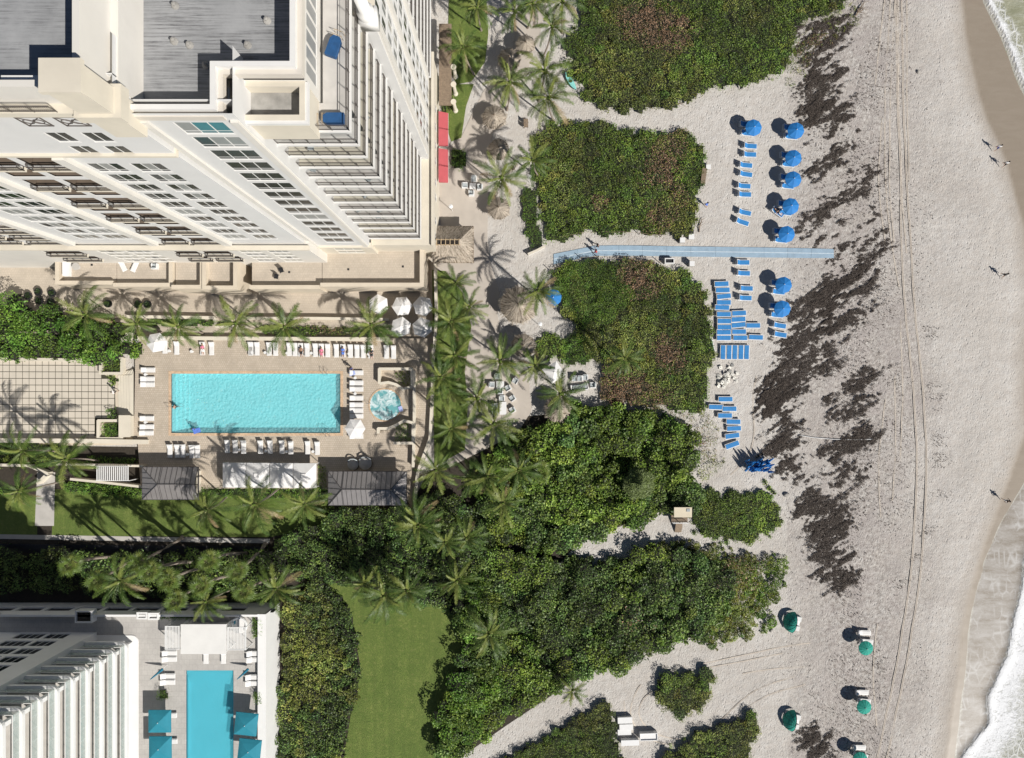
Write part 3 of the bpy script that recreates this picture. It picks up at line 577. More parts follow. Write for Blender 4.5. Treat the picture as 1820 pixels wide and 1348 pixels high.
# the trunk of that tree
ST = bpy.data.objects['shade_tree']; b = MB(); b.tube([G(90, 590, 0), G(90, 592, 1.6), G(85, 590, 3.4)], [.3, .26, .2], 8); b.tube([G(90, 592, 1.6), G(150, 596, 3.2)], [.18, .1], 6); b.tube([G(90, 592, 1.4), G(30, 590, 3.2)], [.18, .1], 6); b.build('trunk', M['trunk'], ST)
thicket('shaded_shrubs', 'shaded shrubbery belt between the garden alley and the white podium', 'shrubs', [(-60, 985), (100, 984), (300, 986), (470, 985), (505, 960), (510, 1000), (500, 1040), (470, 1062), (380, 1060), (300, 1058), (180, 1055), (-60, 1052)], 3.6, 45, (.2, .42), DRK, .9, seed=42, asp=.6, fray=.4)
thicket('clipped_hedge', 'leafy clipped hedge along the garden wall beside the grey pavilion', 'hedge', [(106, 858), (150, 856), (256, 866), (256, 884), (180, 884), (110, 876)], 1.5, 80, (.16, .30), LUSH, .5, seed=43, fray=.2, asp=.6)
thicket('clipped_hedge', 'clipped hedge behind the row of white cabanas', 'hedge', [(352, 868), (590, 868), (590, 884), (480, 890), (352, 884)], 1.5, 75, (.14, .28), LUSH, .5, seed=44, fray=.2, asp=.6)
thicket('clipped_hedge', 'long green hedge in the terrace planter north of the poolside loungers', 'hedge', [(224, 566), (380, 566), (380, 580), (224, 582)], 1.0, 75, (.12, .26), LUSH, .4, seed=45, fray=.15, asp=.5)
thicket('clipped_hedge', 'hedge with greyish ground cover in the terrace planter west of the white parasols', 'hedge', [(460, 580), (560, 580), (690, 582), (690, 596), (560, 597), (460, 594)], .9, 75, (.12, .26), GRN, .4, seed=46, fray=.15, asp=.5, brown=[(590, 588, 30, .5)])
thicket('flower_border', 'curved border of clipped yellow-green shrub by the hotel wall', 'hedge', [(796, 142), (803, 150), (806, 170), (802, 200), (797, 204), (795, 185), (798, 165)], .8, 110, (.08, .18), OLV, .3, seed=47, fray=.1)
thicket('flower_bed', 'dark planting bed with rusty flowers by the hotel wall', 'plants', [(783, 140), (796, 148), (797, 170), (794, 200), (786, 205), (783, 180)], .6, 70, (.1, .25), DRK, .3, seed=48, fray=.1, brown=[(790, 158, 9, .9)])
for i, (p, lab) in enumerate([([(180, 640), (214, 636), (216, 662), (182, 662)], 'planter shrubs at the north-east corner of the tiled courtyard'), ([(178, 752), (214, 752), (214, 776), (178, 778)], 'planter shrubs at the south-east corner of the tiled courtyard'),
        ([(190, 668), (205, 666), (208, 684), (196, 688)], 'small leafy bush on the upper edge of the courtyard steps'), ([(188, 728), (204, 726), (206, 742), (192, 746)], 'small leafy bush on the lower edge of the courtyard steps'),
        ([(702, 660), (732, 660), (732, 686), (714, 684), (702, 672)], 'shrubs inside the curved planter north of the whirlpool'), ([(706, 754), (730, 752), (730, 784), (702, 784)], 'shrubs inside the planter south of the whirlpool'),
        ([(566, 828), (578, 828), (580, 866), (568, 866)], 'narrow hedge between the white cabanas and the hipped pavilion'), ([(800, 262), (824, 262), (830, 282), (822, 300), (800, 298)], 'round dark shrub under the red awnings'),
        ([(-60, 785), (60, 786), (130, 790), (140, 815), (60, 830), (-60, 830)], 'shaded shrub border south of the tiled courtyard'), ([(150, 812), (240, 815), (240, 826), (150, 826)], 'dark planting bed by the slatted walkway'), ([(540, 902), (600, 900), (700, 905), (640, 925), (560, 925)], 'low green bushes below the hipped pavilion'), ([(-60, 866), (40, 866), (60, 880), (-60, 882)], 'garden hedge by the stone path')]):
    thicket('planted_shrubs', lab, 'shrubs', p, 1.0, 80, (.12, .28), LUSH if i % 2 else GRN, .4, seed=60 + i, fray=.2, asp=.5)

# ---- feathery pine beside the sea grape
rng = np.random.default_rng(5)
def feather(name, label, px, py, h, r):
    c = G(px, py, h); root = thing(name, label, 'tree', (c.x, c.y, 0))
    b = MB(); b.tube([(0, 0, 0), (.1, .1, h * .5), (0, 0, h)], [.22, .16, .05], 7); b.build('trunk', M['trunk'], root)
    n = 5200; a = rng.uniform(0, 6.28, n); q = rng.random(n) ** .6; q *= .55 + .45 * vnoise(a * 2.2, a * 0, .8, 4); z = h * (1.02 - q * .55) + rng.normal(0, .25, n)
    P = np.stack([np.cos(a) * q * r, np.sin(a) * q * r, z], -1); V, F_ = leafmesh(P, rng.uniform(.4, .8, n), .4, .14, rng)
    col = np.array([(.17, .22, .075)]) * rng.uniform(.6, 1.5, n)[:, None]; obj('crown', npmesh('crown', V, F_, M['leaf'], np.repeat(col, 4, 0)), root)
feather('feathery_pine', 'soft feathery pine rising out of the dark sea grape', 1141, 862, 5.4, 2.8)

# ---------------------------------------------------------------- palms
PG = {k: mk('palm_frond_' + k, c, .5, .3, 2, spec=.35) for k, c in (('deep', (.045, .085, .014)), ('mid', (.08, .125, .02)), ('yellowish', (.155, .185, .04)), ('dry', (.24, .18, .09)))}
M['rachis'] = mk('frond_midrib', (.22, .24, .08), .5, .15, 3)
def frond_mesh(L, e0, droop, seed, key, n=34, lw=.06):
    rg = random.Random(seed); b = MB(); pts = []; x = z = 0.0; steps = 12; ang = R(e0)
    for i in range(steps + 1):
        pts.append(Vector((x, math.sin(i / steps * 2.2 + seed) * .07 * i / steps * L * .3, z))); ds = L / steps
        x += math.cos(ang) * ds; z += math.sin(ang) * ds; ang -= R(droop) / steps * (1.2 if i > steps * .4 else .7)
    b.cm = 1; b.tube([pts[0], pts[4], pts[8], pts[12]], [.05, .038, .024, .008], 4, False); b.cm = 0
    for k in range(n):
        f = .12 + .88 * k / (n - 1); i = min(int(f * steps), steps - 1); q = f * steps - i; p = pts[i].lerp(pts[i + 1], q); d = (pts[i + 1] - pts[i]).normalized()
        up = Vector((0, 1, 0)).cross(d) * -1
        ln = L * .18 * (math.sin(math.pi * (f * .82 + .12)) ** .6 + .06) * rg.uniform(.7, 1.2)
        for sgn in (-1, 1):
            s = Vector((0, sgn, 0)); out = (s * rg.uniform(.75, .95) + d * (.6 + .6 * f) + up * rg.uniform(-.1, .25)).normalized()
            t1 = p + out * ln * .55; t2 = p + out * ln + Vector((0, 0, -ln * rg.uniform(.28, .62))); wv = d * lw * rg.uniform(.8, 1.2)
            b.poly([p - wv * .5, p + wv * .5, t1 + wv * .5, t1 - wv * .5]); b.poly([t1 - wv * .5, t1 + wv * .5, t2])
    return b.mesh('frond', [PG[key], M['rachis']])
FR = {'up': [frond_mesh(2.3, 62, 55, s, 'yellowish') for s in (1, 2)], 'mid': [frond_mesh(3.7, 38, 75, s, k) for s, k in ((3, 'mid'), (4, 'deep'), (5, 'yellowish'))],
      'low': [frond_mesh(3.8, 14, 75, s, k) for s, k in ((6, 'mid'), (7, 'deep'), (8, 'mid'))], 'hang': [frond_mesh(3.5, -14, 60, s, k) for s, k in ((9, 'deep'), (10, 'deep'), (12, 'dry'))]}
b = MB(); b.lathe([(.12, -.5), (.24, -.2), (.2, .15), (.06, .5)], 8); 
for a in range(6): b.lathe([(.01, -.34), (.10, -.28), (.13, -.18), (.08, -.06)], 6, (.3 * math.cos(a), .3 * math.sin(a)))
BUD = b.mesh('crown', PG['mid'])
TR = []
for s in range(4):
    rg = random.Random(s); b = MB(); a = rg.uniform(0, 6.28); l = rg.uniform(.05, .14)
    b.tube([(math.cos(a) * l * (1 - t_) ** 2, math.sin(a) * l * (1 - t_) ** 2, t_) for t_ in [0, .03, .12, .3, .5, .75, 1]], [.027, .021, .017, .0155, .0145, .0135, .013], 8); TR.append(b.mesh('trunk', M['trunk']))
def palm(px, py, h, label, group, sc=1.0, seed=0):
    rg = random.Random(seed * 31 + int(px) * 7 + int(py)); c = G(px, py, h)
    root = thing('coconut_palm', label, 'palm tree', (c.x, c.y, 0), rg.uniform(0, 6.28), group)
    obj('trunk', rg.choice(TR), root, scale=(h, h, h) if h < 9 else (9, 9, h))
    cr = obj('crown', BUD, root, (0, 0, h), (rg.gauss(0, .13), rg.gauss(0, .13), 0), scale=(sc,) * 3)
    az = rg.uniform(0, 6.28)
    for kind, n in (('up', 3), ('mid', 7), ('low', 8), ('hang', rg.choice((3, 4, 5)))):
        for i in range(n):
            az += 2.399 + rg.uniform(-.25, .25)
            q = rg.uniform(.82, 1.12); obj('frond', rg.choice(FR[kind]), cr, (math.cos(az) * .12, math.sin(az) * .12, 0), (rg.uniform(-.25, .25), rg.uniform(-.12, .12), az), (q, q * rg.uniform(.85, 1.1), q))
PL = {'coconut palm in the grass verge between the pool deck and the promenade': ('palms along the promenade verge', [(810, 503, 7), (834, 546, 6.5), (802, 572, 8), (809, 632, 8), (784, 671, 9), (802, 762, 9), (775, 836, 8), (739, 918, 8.5), (800, 690, 6)]),
 'coconut palm shading the lounge chairs beside the promenade': ('palms over the lounge chairs', [(889, 642, 8), (848, 709, 8), (878, 754, 8), (952, 650, 6.5), (997, 700, 8)]),
 'coconut palm rising from the dark thicket south of the pavilions': ('palms in the thicket', [(866, 847, 8), (921, 836, 8), (894, 894, 9), (743, 935, 9), (792, 964, 9), (830, 956, 8.5), (840, 850, 6.5)]),
 'coconut palm at the top end of the curved lawn': ('palms above the curved lawn', [(648, 1038, 7), (682, 1060, 7.5), (724, 1050, 8), (812, 1033, 6.5)]),
 'coconut palm in the row behind the pavilions and cabanas': ('palms behind the cabanas', [(368, 907, 8.5), (453, 897, 9), (541, 897, 8.5)]),
 'coconut palm between the tiled courtyard and the shaded alley': ('palms of the west garden', [(35, 873, 8), (118, 817, 7.5), (40, 802, 7.5)]),
 'coconut palm in the planter row north of the long pool': ('palms north of the pool', [(152, 560, 6.5), (243, 576, 6.5), (317, 581, 6.5), (419, 575, 7), (506, 582, 7), (660, 578, 6.5)]),
 'coconut palm around the thatched shelters by the promenade': ('palms around the thatched shelters', [(848, 14, 7.5), (823, 84, 8), (947, 6, 8), (981, 47, 8), (968, 126, 8), (906, 147, 8), (975, 174, 8), (947, 285, 7.5), (891, 316, 7), (1000, 2, 7), (915, 20, 7)]),
 'coconut palm leaning by the corner of the white podium wall': ('palm by the podium', [(490, 1047, 7.5)]), 'coconut palm standing alone inside the broad thicket near the lawn': ('palm in the broad thicket', [(869, 1127, 8)]),
 'coconut palm with yellowing fronds in the scrub by the beach': ('palm in the scrub', [(1111, 637, 7.5)]), 'coconut palm beside the big thatched hut with the blue parasol': ('palm by the hut', [(957, 517, 8)]),
 'small young palm at the edge of the sandy path': ('young palm', [(1018, 1227, 4)]), 'coconut palm among the fan palms of the shaded belt': ('palm among fan palms', [(213, 1033, 11), (366, 1070, 9)])}
PLAB = {'palms along the promenade verge': ['in the verge nearest the tiki bar', 'in the verge leaning toward the big thatched hut', 'in the verge beside the white parasols on the terrace', 'in the verge level with the end of the white lounger row', 'in the verge level with the planter north of the whirlpool', 'in the verge just south of the whirlpool', 'in the verge beyond the round daybeds', 'at the outer corner of the fully hipped pavilion', 'low in the verge opposite the whirlpool'],
 'palms over the lounge chairs': ['over the first white table of the armchair group', 'beside the long white table of the armchair group', 'below the armchair group at the edge of the dark thicket', 'shading the square cream parasol', 'in front of the thatched umbrella by the dark thicket'],
 'palms in the thicket': ['in the dark thicket beside the round fan palm, promenade side', 'touching the round fan palm in the dark thicket', 'in the dark thicket below the round fan palm', 'in the thicket just south of the hipped pavilion corner', 'in the middle of three palms close together in the thicket', 'in the trio of thicket palms, the one toward the beach', 'half hidden at the edge of the promenade verge and thicket'],
 'palms above the curved lawn': ['at the narrow tip of the curved lawn', 'hanging over the upper edge of the curved lawn', 'over the broad top of the curved lawn', 'in the shrubs past the rounded corner of the curved lawn'],
 'palms behind the cabanas': ['behind the gap between the half hipped pavilion and the cabanas', 'behind the first white cabanas', 'behind the last white cabana'],
 'palms of the west garden': ['over the lower end of the stone garden path', 'beside the white slatted screen', 'just below the tiled courtyard'],
 'palms north of the pool': ['growing through the broad bright tree', 'over the corner of the pool deck next to the bright tree', 'shading the white parasol at the pool corner', 'in the planter north of the pool, by the gap in the lounger row', 'behind the middle of the white lounger row', 'next to the white parasols at the end of the lounger row'],
 'palms around the thatched shelters': ['over the narrow hotel lawn at the back', 'over the narrow hotel lawn near the flower bed', 'behind the thatched umbrella north of the kayak', 'next to the thatched umbrella north of the kayak', 'left of the turquoise kayak', 'leaning over the thatched umbrella by the promenade bend', 'between the turquoise kayak and the two slatted chairs', 'beside the white path lamp at the olive scrub', 'over the thatched umbrella beside the four white chairs', 'at the far corner of the wide dune scrub', 'on the promenade beside the narrow lawn'],
 'palm among fan palms': ['with broad fronds among the fan palms of the shaded belt', 'drooping over the flat canopy of the podium deck']}
for lab, (grp, L) in PL.items():
    for i, (x, y, h) in enumerate(L): palm(x, y, h, lab if len(L) == 1 else 'coconut palm ' + PLAB.get(grp)[i], grp, random.uniform(.76, 1.14) if h > 5 else .65, i)
def fan_mesh(seed, key):
    rg = random.Random(seed); b = MB(); b.cm = 1; b.tube([(0, 0, 0), (.5, 0, .18), (.9, 0, .2)], [.03, .022, .015], 4, False); b.cm = 0; c = Vector((.9, 0, .2))
    for k in range(12):
        a = R(-115 + 230 * k / 11); l = rg.uniform(.75, .95) * (1 - .25 * abs(a) / 2); d = Vector((math.cos(a), math.sin(a), rg.uniform(-.05, .12))); n = Vector((-math.sin(a), math.cos(a), 0)) * .05
        m = c + d * l * .55; e = c + d * l + Vector((0, 0, -.28 * l)); b.poly([c, m - n, e, m + n])
    return b.mesh('fan_leaf', [PG[key], M['rachis']])
FAN = [fan_mesh(1, 'mid'), fan_mesh(2, 'yellowish'), fan_mesh(3, 'mid')]
def fanpalm(px, py, h, label, group):
    rg = random.Random(int(px)); c = G(px, py, h); root = thing('fan_palm', label, 'palm tree', (c.x, c.y, 0), 0, group); obj('trunk', rg.choice(TR), root, scale=(h * 1.4, h * 1.4, h)); cr = obj('crown', BUD, root, (0, 0, h), scale=(1.05,) * 3); az = 0
    for i in range(22):
        az += 2.399; e = R(60 - 100 * i / 21); q = rg.uniform(.85, 1.15)
        obj('fan_leaf', FAN[i % 3], cr, (0, 0, .1), (rg.uniform(-.2, .2), -e, az), (q,) * 3)
for x, y, h in ((126, 1003, 10), (269, 1014, 11), (372, 996, 10), (359, 1040, 10.5), (422, 1014, 10), (434, 1050, 9.5), (314, 1066, 9), (245, 1000, 10), (175, 1030, 9.5), (300, 1030, 10)): fanpalm(x, y, h, 'fan palm with spiky grey-green head in the shaded belt beside the podium', 'fan palms by the podium')
fanpalm(960, 839, 6, 'fan palm with a round pale head in the dark thicket near the promenade', 'single fan palm'); 
# ---------------------------------------------------------------- facades
WD = {'x': .10, 'y': .05, 'n': .12}
def facade(b, axis, plane, a0, a1, z0, z1, holes, depth=None):
    """wall with real openings; axis 'x' faces -y (south), 'y' faces +x (east), 'n' faces +y (north). metres."""
    depth = depth or WD[axis]
    def P(a, z, d=0.0):
        return (a, plane + d, z) if axis == 'x' else ((plane - d, a, z) if axis == 'y' else (a, plane - d, z))
    fl = axis == 'n'
    def Q(p): b.poly(p[::-1] if fl else p)
    holes = [h for h in holes if h[0] >= a0 and h[1] <= a1 and h[2] >= z0 and h[3] <= z1]
    za = sorted({z0, z1} | {h[2] for h in holes} | {h[3] for h in holes})
    for zi in range(len(za) - 1):
        lo, hi = za[zi], za[zi + 1]; mid = (lo + hi) / 2
        cuts = sorted([(h[0], h[1]) for h in holes if h[2] < mid < h[3]]); a = a0
        for c0, c1 in cuts + [(a1, a1)]:
            if c0 > a + 1e-6: Q([P(a, lo), P(c0, lo), P(c0, hi), P(a, hi)])
            a = max(a, c1)
    for h in holes:
        l, r, bt, tp = h[:4]
        Q([P(l, bt), P(l, bt, depth), P(l, tp, depth), P(l, tp)]); Q([P(r, bt, depth), P(r, bt), P(r, tp), P(r, tp, depth)])
        Q([P(l, bt), P(r, bt), P(r, bt, depth), P(l, bt, depth)]); Q([P(l, tp, depth), P(r, tp, depth), P(r, tp), P(l, tp)])
ROT = {'x': 0.0, 'y': math.pi / 2, 'n': math.pi}
WCACHE = {}
def window(parent, axis, plane, a0, a1, z0, z1, npan, depth=None, transom=True, mats=None, lab=None):
    w_, h_ = round(a1 - a0, 3), round(z1 - z0, 3); depth = depth or WD[axis]; key = (w_, h_, npan, transom, depth)
    if key not in WCACHE:
        b = MB(); y0, y1 = depth - .035, depth - .006; e = .035
        b.box(0, w_, y0, y1, 0, e); b.box(0, w_, y0, y1, h_ - e, h_); b.box(0, e, y0, y1, e, h_ - e); b.box(w_ - e, w_, y0, y1, e, h_ - e)
        for k in range(1, npan): x = w_ * k / npan; b.box(x - .04, x + .04, y0 - .003, y1, e, h_ - e)
        if transom: b.box(e, w_ - e, y0 + .004, y1, h_ * .2, h_ * .2 + .05)
        b.box(-.03, w_ + .03, -.02, depth - .04, -.05, -.005)
        f = b.mesh('window', M['white']); pw = w_ / npan
        b = MB(); b.box(0, pw, depth - .015, depth + .02, 0, h_)
        pm = {k: b.mesh('pane', M[k]) for k in ('glass_dk', 'blind', 'blind2', 'glass_tl')}
        WCACHE[key] = (f, pm, pw)
    f, pm, pw = WCACHE[key]; pl = parent.location
    loc = {'x': (a0, plane, z0), 'y': (plane, a0, z0), 'n': (a1, plane, z0)}[axis]
    o = obj('window', f, parent, (loc[0] - pl[0], loc[1] - pl[1], loc[2] - pl[2]), (0, 0, ROT[axis]))
    for k in range(npan): obj('pane', pm[mats[k] if mats else random.choice(('glass_dk', 'glass_dk', 'blind'))], o, (pw * k, 0, 0))
    return o
def rail_run(b, p0, p1, h=1.1, post=1.9, bar=.13, top=.05, br=.014, z=None):
    p0 = Vector(p0); p1 = Vector(p1); d = p1 - p0; L = d.length; d /= L; n = max(1, round(L / post)); M_ = Matrix.Rotation(math.atan2(d.y, d.x), 3, 'Z')
    mid = (p0 + p1) / 2
    b.obox(mid + Vector((0, 0, h)), L, top * 1.4, top, M_); b.obox(mid + Vector((0, 0, .12)), L, top, top * .8, M_)
    b.obox(mid + Vector((0, 0, h * .82)), L, top * .7, top * .6, M_)
    for i in range(n + 1): b.obox(p0 + d * L * i / n + Vector((0, 0, h / 2)), .055, .055, h, M_)
    m = int(L / bar)
    for i in range(1, m): b.obox(p0 + d * L * i / m + Vector((0, 0, h * .47)), br * 1.6, br * 1.6, h * .7, M_)

# ---------------------------------------------------------------- hotel tower
HT = thing('hotel_tower', 'tall cream hotel tower with stacked corner balconies and rows of dark windows', 'building', (W(-330), W(330), 0))
def hb(name, mat, fn, smooth=False):
    b = MB(); fn(b); return b.build(name, mat, HT, world=True, smooth=smooth)
U0 = -1120
zt = 4.2
# --- B : long south front
vB, vBb = W(236), W(226); UB1 = W(-341)
rows = [44.7 - 3 * n for n in range(11)]
colsB = [(-448, -415), (-403, -371)]; colsL = [(-671, -634), (-627, -588)]
hol = []
for zt_ in rows:
    for c in colsB + colsL: hol.append((W(c[0]), W(c[1]), zt_ - 2.3, zt_, 3))
for zt_, c2 in ((51.8, ((-433, -413), (-400, -380))), (48.9, ((-433, -413), (-400, -380)))):
    for c in c2: hol.append((W(c[0]), W(c[1]), zt_ - 2.0, zt_, 2))
for k, zt_ in enumerate([46.2 - 3 * n for n in range(12)]):
    for c in ((-508, -465), (-553, -515)): hol.append((W(c[0]), W(c[1]), zt_ - 2.35, zt_, 0 if k % 2 else -1))
    for c in ((-760, -700), (-830, -772)): hol.append((W(c[0]), W(c[1]), zt_ - 2.35, zt_, -1))
def f(b):
    facade(b, 'x', vB, W(U0), UB1, 13, 56, hol)
    b.box(W(U0), UB1, vB + W(30), vB + W(31), 13, 56)
    b.poly([(UB1, vB, 13), (UB1, W(300), 13), (UB1, W(300), 56), (UB1, vB, 56)])
hb('wall', M['stuccob'], f)
lb = [(12.4, 1.55), (10.4, 1.5), (8.3, 1.5), (6.3, 1.5)]; hlow = []
for zt_, hh in lb:
    for c in colsB + colsL: hlow.append((W(c[0]), W(c[1]), zt_ - hh, zt_, 3))
for zt_ in (12.0, 8.6):
    for c in ((-508, -465), (-553, -515), (-760, -700)): hlow.append((W(c[0]), W(c[1]), zt_ - 2.0, zt_, -1))
def f(b):
    facade(b, 'x', vBb, W(U0), W(-335), 0, 12.9, hlow); b.box(W(U0), W(-335), vBb + W(25), vBb + W(27), 0, 12.9)
    b.poly([(W(-335), vBb, 0), (W(-335), W(260), 0), (W(-335), W(260), 12.9), (W(-335), vBb, 12.9)])
    b.poly([(W(U0), vBb, 12.9), (W(-335), vBb, 12.9), (W(-335), W(260), 12.9), (W(U0), W(260), 12.9)])
hb('wall', M['stucco'], f)
hb('cornice', M['cream'], lambda b: b.box(W(U0), W(-333), vBb - .12, vBb + .5, 12.9, 13.25))
hb('cornice', M['cream'], lambda b: (b.box(W(U0), W(-339), vB - .25, vB + .6, 46.9, 47.25), b.box(W(U0), W(-339), vB - .35, vB + .8, 55.6, 56.3)))
for u in (-571, -700, -457): hb('pilaster', M['stucco'], lambda b: b.box(W(u - 7), W(u + 5), vB - .45, vB + .003, 13.3, 46.9))
for h in hol:
    if h[4] > 0: window(HT, 'x', vB, *h[:4], h[4], transom=h[4] == 3, mats=random.choice((['glass_dk'] * 3, ['glass_dk'] * 3, ['glass_dk', 'blind', 'glass_dk'], ['blind', 'blind', 'blind'] if h[3] < 30 else ['glass_dk'] * 3)))
for h in hlow:
    if h[4] > 0: window(HT, 'x', vBb, *h[:4], 3, mats=random.choice((['blind2'] * 3, ['blind'] * 3, ['blind2', 'glass_dk', 'blind2'])), transom=False)
# loggias : dark recess, every other one with an iron balcony rail
M['loggia'] = mk('brown_loggia_render', (.13, .10, .075), .8, .1, 1)
def loggia(plane, h, rail):
    b = MB(); b.box(h[0] - .02, h[1] + .02, plane + 1.3, plane + 1.35, h[2], h[3]); b.box(h[0], h[1], plane + .22, plane + 1.3, h[2] - .12, h[2] - .004)
    b.box(h[0] - .06, h[0] - .01, plane + .225, plane + 1.3, h[2], h[3]); b.box(h[1] + .01, h[1] + .06, plane + .225, plane + 1.3, h[2], h[3]); b.box(h[0], h[1], plane + .225, plane + 1.3, h[3] + .005, h[3] + .1)
    o = b.build('balcony', [M['loggia']], HT, world=True); pl = HT.location
    b = MB(); b.box(h[0] + .3, h[1] - .3, plane + 1.24, plane + 1.298, h[2] + .02, h[3] - .25); q = b.mesh('door', M['glass_dk'], off=pl); obj('door', q, o)
    if rail:
        b = MB(); y = plane - .35; z = h[2]; rail_run(b, (h[0] + .1, y, z), (h[1] - .1, y, z), .95, 1.2, .16); rail_run(b, (h[0] + .1, y, z), (h[0] + .1, plane, z), .95, 1, .2); rail_run(b, (h[1] - .1, y, z), (h[1] - .1, plane, z), .95, 1, .2)
        obj('railing', b.mesh('railing', M['bronze'], off=pl), o); b = MB(); b.box(h[0], h[1], y - .08, plane - .003, z - .16, z - .004); obj('slab', b.mesh('slab', M['cream'], off=pl), o)
for h in hol:
    if h[4] < 1: loggia(vB, h, h[4] == -1)
for h in hlow:
    if h[4] < 1: loggia(vBb, h, True)
# grilles above the upper windows
for c in ((-433, -411), (-400, -378)):
    def f(b):
        x0, x1 = W(c[0]), W(c[1]); y = vB - .04; z0, z1 = 53.2, 54.9
        for (a0, a1, b0, b1) in ((x0, x1, z0, z0 + .08), (x0, x1, z1 - .08, z1), (x0, x0 + .08, z0, z1), (x1 - .08, x1, z0, z1)): b.box(a0, a1, y - .03, y + .03, b0, b1)
        b.tube([(x0, y, z0), (x1, y, z1)], .035, 4); b.tube([(x0, y, z1), (x1, y, z0)], .035, 4)
        for q in (.3, .7):
            cx = x0 + (x1 - x0) * q; b.tube([(cx + .36 * math.cos(a * .5236), y - .01, (z0 + z1) / 2 + .36 * math.sin(a * .5236)) for a in range(13)], .035, 4)
    hb('grille', M['bronze'], f)
# --- A : right bay with three-pane windows
vA = W(242); hA = [(W(-312), W(-267), 52.5 - 3.0 * n - 2.35, 52.5 - 3.0 * n, 3) for n in range(14)]
hA2 = [(W(-312), W(-267), z - 1.4, z, 3) for z in (8.0, 6.2)]
def f(b):
    facade(b, 'x', vA, UB1 + .002, W(-250), 9, 54.2, hA); b.poly([(W(-250), vA, 9), (W(-250), W(300), 9), (W(-250), W(300), 54.2), (W(-250), vA, 54.2)])
    b.box(UB1 + .3, W(-252), vA + 1, vA + 1.1, 9, 54)
hb('wall', M['stuccob'], f)
def f(b):
    facade(b, 'x', vA - .14, W(-335) + .002, W(-248), 0, 8.9, hA2); b.poly([(W(-248), vA - .14, 0), (W(-248), W(290), 0), (W(-248), W(290), 8.9), (W(-248), vA - .14, 8.9)])
hb('wall', M['cream'], f)
hb('cornice', M['cream'], lambda b: b.box(W(-335) + .01, W(-246), vA - .3, vA + .4, 8.9, 9.2))
for i, h in enumerate(hA): window(HT, 'x', vA, *h[:4], 3, mats=['blind', 'glass_tl', 'glass_tl'] if i == 0 else random.choice((['glass_dk', 'glass_dk', 'glass_dk'], ['glass_dk', 'blind', 'blind'] if i < 3 else ['glass_dk'] * 3, ['blind'] * 3 if i > 8 else ['glass_dk'] * 3)))
for h in hA2: window(HT, 'x', vA - .14, *h[:4], 3, mats=['blind2'] * 3, transom=False)
for u in (-338, -258): hb('pilaster', M['stucco'], lambda b: b.box(W(u), W(u) + .55, vA - .22, vA + .004, 9.3, 53.0))
# --- roofs
t = NT('flat_roof_membrane'); c = t.mix(t.ramp(t.noise(.35, 6, .65), [(.35, 0.), (.7, 1.)]), (.25, .255, .26), (.33, .335, .34))
st = t.noise(1.0, 7, .8, t.vec(.22, 7, 1)); c = t.mix(t.math('MULTIPLY', t.ramp(st, [(.46, 0.), (.64, .95)]), t.ramp(t.noise(.2, 5, .65), [(.42, .12), (.6, 1.)])), c, (.05, .05, .055))
st2 = t.noise(1.0, 6, .75, t.vec(.4, 3.5, 1)); c = t.mix(t.ramp(st2, [(.55, 0.), (.75, .5)]), c, (.12, .12, .125)); t.set(Base_Color=c, Roughness=.85); t.bump(t.noise(12, 3), .2, .02); M['roof'] = t.mat
ZR = 54.3
M['stain'] = mk('stained_concrete', (.30, .29, .27), .9, .3, .8, .3, 8, .02, dirt=.6)
def ring(b, x0, x1, y0, y1, z0, z1, th):   # four butted sides
    b.box(x0, x1, y0, y0 + th, z0, z1); b.box(x0, x1, y1 - th, y1, z0, z1); b.box(x0, x0 + th, y0 + th, y1 - th, z0, z1); b.box(x1 - th, x1, y0 + th, y1 - th, z0, z1)
xa0, xa1, ya0 = W(-346), W(-264.5), W(245); xp1, yp0 = W(-196), W(282); yN = W(520)
hb('roof', M['roof'], lambda b: b.prism([(xa0, ya0 + .3), (xa1 - .3, ya0 + .3), (xa1 - .3, yp0 + .3), (xp1 - .3, yp0 + .3), (xp1 - .3, yN), (xa0, yN)], ZR - 2.4, ZR - 2.1))
def f(b):
    for (x0, x1, y0, y1) in ((xa0, xa1, ya0, ya0 + .38), (xa1 - .38, xa1, ya0 + .38, yp0), (xa1 - .38, xp1, yp0, yp0 + .38), (xp1 - .38, xp1, yp0 + .38, yN)): b.box(x0, x1, y0, y1, ZR - 2.2, ZR)
hb('parapet', M['white'], f)
def f(b):
    e = .35
    for (x0, x1, y0, y1) in ((xa0, xa1 + e, ya0 - e, ya0 - .002), (xa1 + .002, xa1 + e, ya0, yp0 - e), (xa1 + .002, xp1 + e, yp0 - e, yp0 - .002), (xp1 + .002, xp1 + e, yp0, yN)): b.box(x0, x1, y0, y1, ZR - 1.2, ZR - .5)
hb('fascia', M['band'], f)
hP = [(W(291 + 14.5 * k), W(291 + 14.5 * k + 12.5), 49.0, 51.6, 1) for k in range(6)]
def f(b):
    facade(b, 'y', xp1, yp0, yN, 47.9, ZR - .6, hP); b.box(xa1 - .5, xp1 - .6, yp0 + .004, yp0 + .2, 47.9, ZR - .6); b.poly([(xa1 - .5, yp0, 47.9), (xp1, yp0, 47.9), (xp1, yp0, ZR - .6), (xa1 - .5, yp0, ZR - .6)])
hb('wall', M['stucco'], f)
for h in hP: window(HT, 'y', xp1, *h[:4], 1, mats=['blind'], transom=False)
for x, y in ((331, 74), (435, 74), (303, 67), (305, 3), (360, 110), (470, 30)):
    p = G(x, y, ZR - 1.5); hb('roof_vent', M['stain'], lambda b: b.lathe([(.3, ZR - 2.1), (.28, ZR - 2.0), (.1, ZR - 1.95), (.1, ZR - 1.75), (.15, ZR - 1.72), (.02, ZR - 1.68)], 10, (p.x, p.y)))
